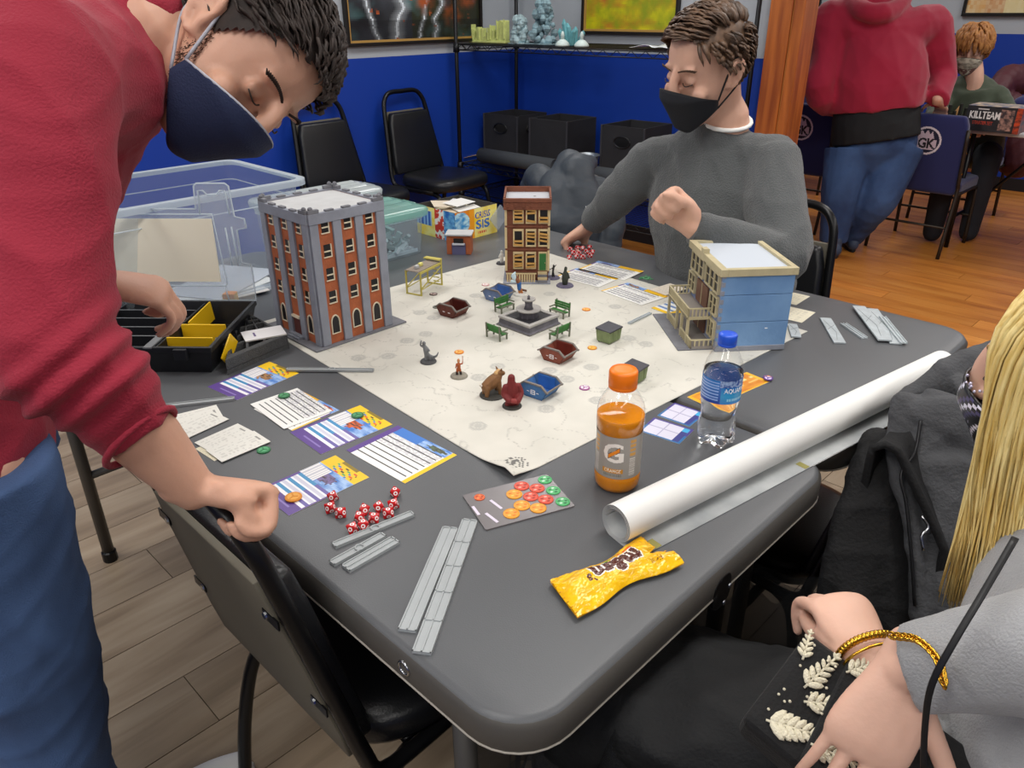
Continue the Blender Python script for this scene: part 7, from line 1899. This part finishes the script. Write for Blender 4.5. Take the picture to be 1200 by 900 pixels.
# ------------------------------------------------------------------ slate puffer jacket over the far chair
root = empty('puffer_jacket', TU(2.1, 1.8, 0), 'slate grey puffer jacket slung over a chair beyond the boarded house', 'jacket')
b = MB()
b.limb([V5(D(668, 192, 2.78), .05, .05), V5(D(664, 222, 2.74), .095, .07), V5(D(663, 262, 2.71), .10, .08), V5(D(662, 300, 2.71), .09, .08)], CR, 20)
b.limb([V5(D(690, 192, 2.80), .03), V5(D(676, 200, 2.72), .06, .05), V5(D(684, 235, 2.68), .055, .05), V5(D(682, 285, 2.68), .06, .05)], CR, 16)
b.limb([V5(D(622, 215, 2.91), .04), V5(D(632, 210, 2.86), .055), V5(D(642, 228, 2.80), .06), V5(D(640, 280, 2.76), .07)], CR, 14)
b.limb([V5(D(690, 222, 2.76), .05), V5(D(706, 230, 2.76), .055), V5(D(716, 250, 2.74), .05), V5(D(712, 285, 2.72), .05)], CR, 14)
def quilt(co, no): return waves(.016, 51, 20)(co, no) + no * (.007 * np.abs(np.sin(co[:, 2] * 34 + co[:, 0] * 6)))[:, None]
adopt(remesh('jacket_shell', b, .008, mat('slate nylon', '#2b333c', .55, var=.08, vscale=6, bump=.15, bscale=60), None, 3, quilt), root)
adopt(MB().tube([D(686, 242, 2.61), D(694, 246, 2.61), D(702, 252, 2.62)], .003, 6, sub=3).build('zip', M_chrome, None), root)

# ------------------------------------------------------------------ far table, blue chairs, box
RTD = Vector((TX.y, -TX.x, 0))
fc = Vector((2.97, 4.62, 0)) - RTD * .38
e = empty('folding_table', frame(fc, RTD), 'pale topped folding table carrying the boxed game', 'table')
M_ft = mat('pale laminate', '#b9b9ba', .4); yy = 1 if e.matrix_world.to_3x3().col[1].dot(TX) > 0 else -1
MB().prism([(0, 0), (1.83, 0), (1.83, yy * .76), (0, yy * .76)][::yy], .715, .74).build('tabletop', M_ft, e, bevel=.008, bseg=3)
for x in (.12, 1.7):
    for y in (.06, .70): MB().cyl((x, yy * y, 0), (x, yy * y, .716), .014, n=10).build('leg', M_blk, e, smooth=True)
    MB().cyl((x, yy * .06, .2), (x, yy * .7, .2), .01, n=8).build('crossbar', M_blk, e)
    MB().cyl((x, yy * .38, .2), (x + (.4 if x < 1 else -.4), yy * .38, .71), .01, n=8).build('brace', M_blk, e)
M_bf = knit('royal blue upholstery', '#1c2358', bump=.15); M_bz = mat('dark bronze frame', '#3c3630', .4, metal=.6)
GK = rast_text('GK', 60, 44, .95, .03)
def blue_chair(c, face, label):
    f = Vector((face[0], face[1], 0)).normalized(); x = Vector((f.y, -f.x, 0)); c = Vector(c)
    e = empty('upholstered_chair', Matrix(((x.x, f.x, 0, c.x), (x.y, f.y, 0, c.y), (0, 0, 1, 0), (0, 0, 0, 1))), label, 'chair'); e.scale = (.94, .94, .93)
    b = MB(); rg = []
    for z, w, y0, y1 in ((.40, .215, -.215, -.17), (.44, .225, -.225, -.165), (.65, .225, -.255, -.175), (.84, .22, -.285, -.215), (.90, .20, -.285, -.235)): rg.append([(-w, y0, z), (w, y0, z), (w, y1, z), (-w, y1, z)])
    b.rings(rg); b.build('backrest', M_bf, e, bevel=.02, bseg=4, smooth=True)
    MB().prism(rrect(.47, .46, .06, 5, 0, .03), .40, .475).build('seat', M_bf, e, bevel=.018, bseg=3)
    for s in (-1, 1):
        MB().tube([(s * .232, -.285, .82), (s * .234, -.235, .5), (s * .235, -.22, .42), (s * .235, -.29, .0)], .012, 8, sub=4).build('rear_leg', M_bz, e, smooth=True)
        MB().tube([(s * .232, -.2, .41), (s * .232, .18, .40), (s * .235, .22, .34), (s * .235, .25, .0)], .012, 8, sub=4).build('front_leg', M_bz, e, smooth=True)
        for z in (.55, .68, .78): MB().ell((s * .243, -.245 - .1 * (z - .55), z), (.004, .006, .006), 8, 5).build('bolt', M_gold, e)
    MB().cyl((-.235, -.255, .2), (.235, -.255, .2), .008, n=8).build('stretcher', M_bz, e); MB().cyl((-.235, .235, .2), (.235, .235, .2), .008, n=8).build('stretcher', M_bz, e)
    def emb(u, v):
        x, y = 2 * u - 1, 2 * v - 1; r = math.hypot(x, y)
        if r > 1: return None
        if .86 < r: return rgb('#d8cfd8')
        if r > .8: return rgb('#181a34')
        crown = (y > .05 and y < .62 + .12 * math.cos(x * 16) and abs(x + .08) < .62 - .3 * y)
        if sample(GK, (u - .2) / .62, (v - .22) / .38): return rgb('#14141c')
        if crown or (abs(x) < .7 and -.62 < y < .1): return rgb('#cbb9c6')
        return rgb('#181a34')
    b = MB(); n = 44; rr = .088
    for j in range(n):
        for i in range(n):
            c_ = emb((i + .5) / n, (j + .5) / n)
            if c_ is None: continue
            q = []
            for (di, dj) in ((0, 0), (1, 0), (1, 1), (0, 1)):
                xx = (2 * (i + di) / n - 1) * rr; zz = .735 + (2 * (j + dj) / n - 1) * rr
                q.append((-xx * -1, float(np.interp(zz, [.65, .84, .9], [-.255, -.285, -.285])) - .0015, zz))
            b.add(q, [(0, 1, 2, 3)], c_)
    b.build('club_emblem', pmat('emblem print', .7), e)
    return e
c1 = Vector((2.636, 4.558, 0)) - RTD * .235 + TX * .29
blue_chair(c1, TX, 'royal blue upholstered chair with round white emblem, held by hoodie man')
blue_chair(c1 - RTD * .80 + TX * .02, TX, 'royal blue upholstered chair with round white emblem beside the timber post')
blue_chair(Vector((3.25, 5.62, 0)), -TX, 'royal blue upholstered chair under the red haired youth')
blue_chair(c1 - RTD * 1.35 + TX * 1.15, -TX + RTD * .1, 'royal blue upholstered chair across the table behind the hoodie man')
# boxed game
p = P(1128, 152, .74); e = empty('boxed_game', frame(p, RTD), 'black boxed miniatures game lettered in white on the far table', 'game box')
KT = rast_text('KILLTEAM', 110, 20, .96, .02); KS = rast_text('STARTER SET', 90, 12, .96, .01); W, DP, HB = .29, .22, .14
def ktf(u, v):
    c = mix(rgb('#17171a'), rgb('#2b2a2e'), .5 + fbm(u * 5, v * 4))
    if .62 < u < .86 and .1 < v < .92: c = mix(rgb('#3a3034'), rgb('#b08a7c'), .4 + 1.2 * fbm(u * 14, v * 7, 3))
    if sample(KT, (u - .05) / .58, (v - .5) / .3): c = rgb('#e6e6e4')
    if sample(KS, (u - .14) / .38, (v - .28) / .14): c = rgb('#b03a24')
    if .2 < u < .4 and .86 < v < .92: c = rgb('#d8d8d6')
    if u > .9: c = mix(rgb('#c8481c'), rgb('#5a241c'), .5 + fbm(u * 9, v * 9, 6))
    return c
yb_ = 1 if e.matrix_world.to_3x3().col[1].dot(TX) > 0 else -1
MB().box((0, min(0, yb_ * DP), 0), (W, max(0, yb_ * DP), HB)).build('box', mat('dark box card', '#26262a', .5), e)
b = MB(); b.grid(lambda u, v: (W * u, -yb_ * .0006, HB * v), 130, 44, ktf); b.build('printed_front', pmat('game print', .4), e)
b = MB(); b.grid(lambda u, v: (W * u, yb_ * DP * v, HB + .0006), 40, 26, lambda u, v: mix(rgb('#4a5a78'), rgb('#c9b49a'), .4 + 1.3 * fbm(u * 7, v * 6, 9))); b.build('printed_lid', pmat('game print', .4), e)
b = MB(); b.grid(lambda u, v: (W + .0006, yb_ * DP * u, HB * v), 24, 16, lambda u, v: mix(rgb('#8a2c1c'), rgb('#2a2a38'), .5 + 1.2 * fbm(u * 6, v * 6, 7))); b.build('printed_end', pmat('game print', .4), e)
# maroon jacket on the bench by the far wall, little dark terrain on the far table
root = empty('maroon_jacket', D(1190, 110, 5.6) * 1.0, 'maroon jacket bundled behind the boxed game', 'jacket')
root.location.z = 0
b = MB(); b.limb([V5(D(1165, 122, 5.35), .06), V5(D(1175, 98, 5.4), .09, .08), V5(D(1195, 92, 5.45), .1, .09), V5(D(1225, 105, 5.5), .09)], CU, 14); b.limb([V5(D(1185, 125, 5.4), .1), V5(D(1190, 190, 5.5), .12)], CR, 14)
adopt(remesh('jacket_body', b, .012, mat('maroon nylon', '#4a1c26', .6, bump=.2), None, 2, waves(.04, 61, 20)), root)
adopt(MB().limb([V5(D(1196, 122, 5.3), .05), V5(D(1215, 118, 5.3), .07)], CU, 12).build('blue_lining', M_bf, None, smooth=True), root)
M_dkm = mat('dark ruin plastic', '#23241f', .6)
for k, (x, y, h, lab) in enumerate(((1118, 145, .12, 'dark ruined terrain piece by the hoodie man hand'), (1136, 138, .10, 'dark low terrain piece before the red haired youth'), (1152, 132, .15, 'dark spiky terrain piece next to the boxed game'))):
    p = P(x, y, .74); e = empty('ruin_terrain', p, lab, 'terrain model'); rn = random.Random(k + 70)
    MB().prism(rrect(.14, .1, .02, 3), 0, .006).build('ruin_base', M_dkm, e)
    for q in range(7): MB().box((-.06 + q * .017, -.02 + .01 * (q % 2), .006), (-.048 + q * .017, .0 + .01 * (q % 2), h * rn.uniform(.35, 1))).build('ruin_wall', M_dkm, e)
p = P(1120, 141, .74)
e = empty('paper_cup_model', p, 'small tan figure standing at the far table edge', 'miniature')
MB().lathe([(.018, 0), (.018, .004)], 12).build('base', M_dkm, e); MB().limb([(0, 0, .01, .014, .012), (0, 0, .05, .018, .014), (.01, 0, .08, .012, .012)], (1, 0, 0), 10).build('figure', mat('tan figure', '#b98d5a', .7), e, smooth=True)
e.name = 'tan_miniature'

# ------------------------------------------------------------------ miniatures on the mat
M_mb = mat('black mini base', '#1d1d1f', .6)
def mini(px, py, rb, basecol, label, limbs, col, extra=(), h0=.004, yaw=0, z=None):
    p = P(px, py, z or ZM); e = empty('miniature', Matrix.Translation(p) @ Matrix.Rotation(yaw, 4, 'Z'), label, 'miniature')
    MB().lathe([(rb, 0), (rb, .0015), (rb * .9, h0), (rb * .88, h0)], 24).build('base', mat('base ' + basecol, basecol, .7, var=.12, vscale=90), e)
    b = MB()
    for l in limbs: b.limb([(x, y, zz + h0, a, c) for x, y, zz, a, c in l], (1, 0, 0), 8, 3)
    remesh('figure', b, .0011, mat('paint ' + col, col, .6, var=.18, vscale=120), e, 1)
    for nm, c_, ll in extra:
        b = MB()
        for l in ll: b.limb([(x, y, zz + h0, a, c) for x, y, zz, a, c in l], (1, 0, 0), 8, 3)
        remesh(nm, b, .001, mat('paint ' + c_, c_, .55), e, 1)
    return e
def r_(x, y, z, a): return (x, y, z, a, a)
mini(502, 424, .0175, '#4a4a4c', 'bare grey miniature with a long tail on a black base', [[r_(-.004, 0, 0, .0035), r_(-.005, 0, .014, .003)], [r_(.004, .002, 0, .0035), r_(.001, 0, .014, .003)], [r_(-.003, 0, .013, .005), r_(-.004, 0, .026, .006), r_(-.006, 0, .033, .003)], [r_(-.007, 0, .038, .004), r_(-.007, 0, .039, .004)], [r_(-.009, 0, .03, .002), r_(-.014, -.003, .036, .002), r_(-.012, -.003, .046, .0016)], [r_(0, 0, .028, .002), r_(.004, -.005, .024, .002)], [r_(.0, .002, .012, .003), r_(.01, .002, .006, .0035), r_(.018, 0, .010, .0022), r_(.022, 0, .018, .0012)]], '#77797b')
mini(538, 441, .0178, '#8a8578', 'tiny orange clad swordsman miniature raising a thin blade', [[r_(-.004, 0, 0, .0022), r_(-.003, 0, .012, .0026)], [r_(.004, 0, .003, .0022), r_(.002, 0, .012, .0026)], [r_(0, 0, .012, .0035), r_(0, 0, .022, .0042), r_(0, 0, .027, .002)]], '#a8572a', [('head', '#c98a5a', [[r_(0, 0, .030, .0032), r_(0, 0, .0325, .003)]]), ('sword_arm', '#b0552e', [[r_(.004, 0, .024, .0016), r_(.008, -.002, .026, .0014), r_(.0085, -.002, .042, .0007)], [r_(-.004, 0, .024, .0016), r_(-.006, -.002, .016, .0014)]]), ('boots', '#2c211c', [[r_(-.004, 0, 0, .0027), r_(-.004, 0, .006, .0026)], [r_(.004, 0, .002, .0027), r_(.003, 0, .007, .0026)]])])
mini(577, 463, .025, '#3a3833', 'brown horned beast miniature crouching on all fours', [[r_(-.012, 0, .018, .011), r_(-.002, 0, .023, .013), (.008, 0, .030, .012, .012), r_(.015, 0, .038, .008)], [r_(.016, -.002, .041, .007), r_(.021, -.004, .040, .005)], [r_(-.014, -.006, .016, .007), r_(-.016, -.008, .0, .004)], [r_(-.012, .006, .016, .007), r_(-.014, .008, 0, .004)], [r_(.01, -.007, .026, .006), r_(.013, -.01, 0, .004)], [r_(.011, .007, .026, .006), r_(.015, .01, 0, .004)], [r_(.014, .004, .046, .0025), r_(.012, .007, .052, .001)], [r_(.018, -.004, .046, .0025), r_(.017, -.008, .052, .001)]], '#7a5430', [('collar', '#c9a06a', [[r_(.010, 0, .040, .006), r_(.014, 0, .044, .005)]]), ('tail_tip', '#d8d0c4', [[r_(-.024, 0, .022, .003), r_(-.026, 0, .024, .002)]])], yaw=.5)
mini(600, 476, .0185, '#3a3833', 'hulking dark red figure miniature with huge fists', [[(0, 0, .006, .010, .009), (0, .001, .018, .014, .011), (0, .001, .034, .013, .010), (-.001, 0, .046, .008, .008)], [r_(-.001, 0, .050, .0075), r_(-.001, 0, .056, .007)], [r_(-.012, 0, .038, .006), r_(-.016, -.002, .024, .0055), r_(-.008, -.012, .016, .0065)], [r_(.012, 0, .038, .006), r_(.017, -.003, .024, .0055), r_(.008, -.013, .014, .007)], [r_(-.008, 0, 0, .006), r_(-.006, 0, .01, .006)], [r_(.008, 0, 0, .006), r_(.006, 0, .01, .006)]], '#6f1f1f', [('fist', '#8a3230', [[r_(-.003, -.014, .015, .005), r_(.004, -.015, .014, .005)]])], yaw=.2)
mini(610, 345, .020, '#cfcdc6', 'blue trousered miniature with white winged back on pale base', [[r_(-.003, 0, 0, .003), r_(-.004, 0, .012, .0035)], [r_(.004, 0, 0, .003), r_(.0, 0, .012, .0035)]], '#b3713c', [('trousers', '#2a5f9c', [[r_(-.003, 0, .012, .0055), r_(-.004, 0, .026, .006)]]), ('torso', '#8a5a3c', [[r_(-.004, 0, .026, .005), r_(-.008, 0, .036, .006)], [r_(-.008, 0, .041, .0035), r_(-.008, 0, .044, .0033)]]), ('wing', '#cfe6ec', [[(-.012, 0, .034, .003, .002), (-.018, 0, .046, .007, .003), (-.014, 0, .056, .002, .002)], [(-.014, 0, .03, .003, .002), (-.024, 0, .032, .005, .002)]]), ('tail', '#5a3c2c', [[r_(.004, .002, .008, .003), r_(.014, 0, .006, .003)]])])
mini(662, 335, .0235, '#5e5a70', 'dark green cloaked rifleman miniature on violet base', [[(0, 0, .002, .007, .006), (0, 0, .016, .009, .008), (0, 0, .03, .007, .007), (0, 0, .038, .004, .004)], [r_(.001, 0, .043, .0045), r_(.001, 0, .046, .004)], [r_(-.005, -.004, .028, .003), r_(-.013, -.006, .034, .0018), r_(-.02, -.007, .036, .001)], [r_(.006, 0, .03, .0035), r_(.010, -.004, .02, .003)]], '#33382f')
mini(648, 326, .019, '#5e5a70', 'thin black archer miniature on violet base near the house steps', [[r_(-.002, 0, 0, .0018), r_(-.001, 0, .016, .002)], [r_(.004, 0, 0, .0018), r_(0, 0, .016, .002)], [r_(0, 0, .016, .003), r_(.001, 0, .027, .003)], [r_(.001, 0, .031, .0026), r_(.001, 0, .033, .0024)], [r_(0, 0, .026, .0013), r_(-.009, -.003, .022, .0012)], [r_(.002, 0, .026, .0013), r_(.008, 0, .034, .001)]], '#2b2926')
mini(588, 309, .0165, '#3c3c40', 'white robed miniature half hidden behind the boarded house', [[(0, 0, 0, .005, .005), (0, 0, .014, .0055, .005), (0, 0, .024, .006, .005)], [r_(0, 0, .031, .004), r_(0, 0, .033, .0035)], [r_(-.005, 0, .024, .002), r_(-.008, -.003, .016, .002)]], '#d4d2cc')
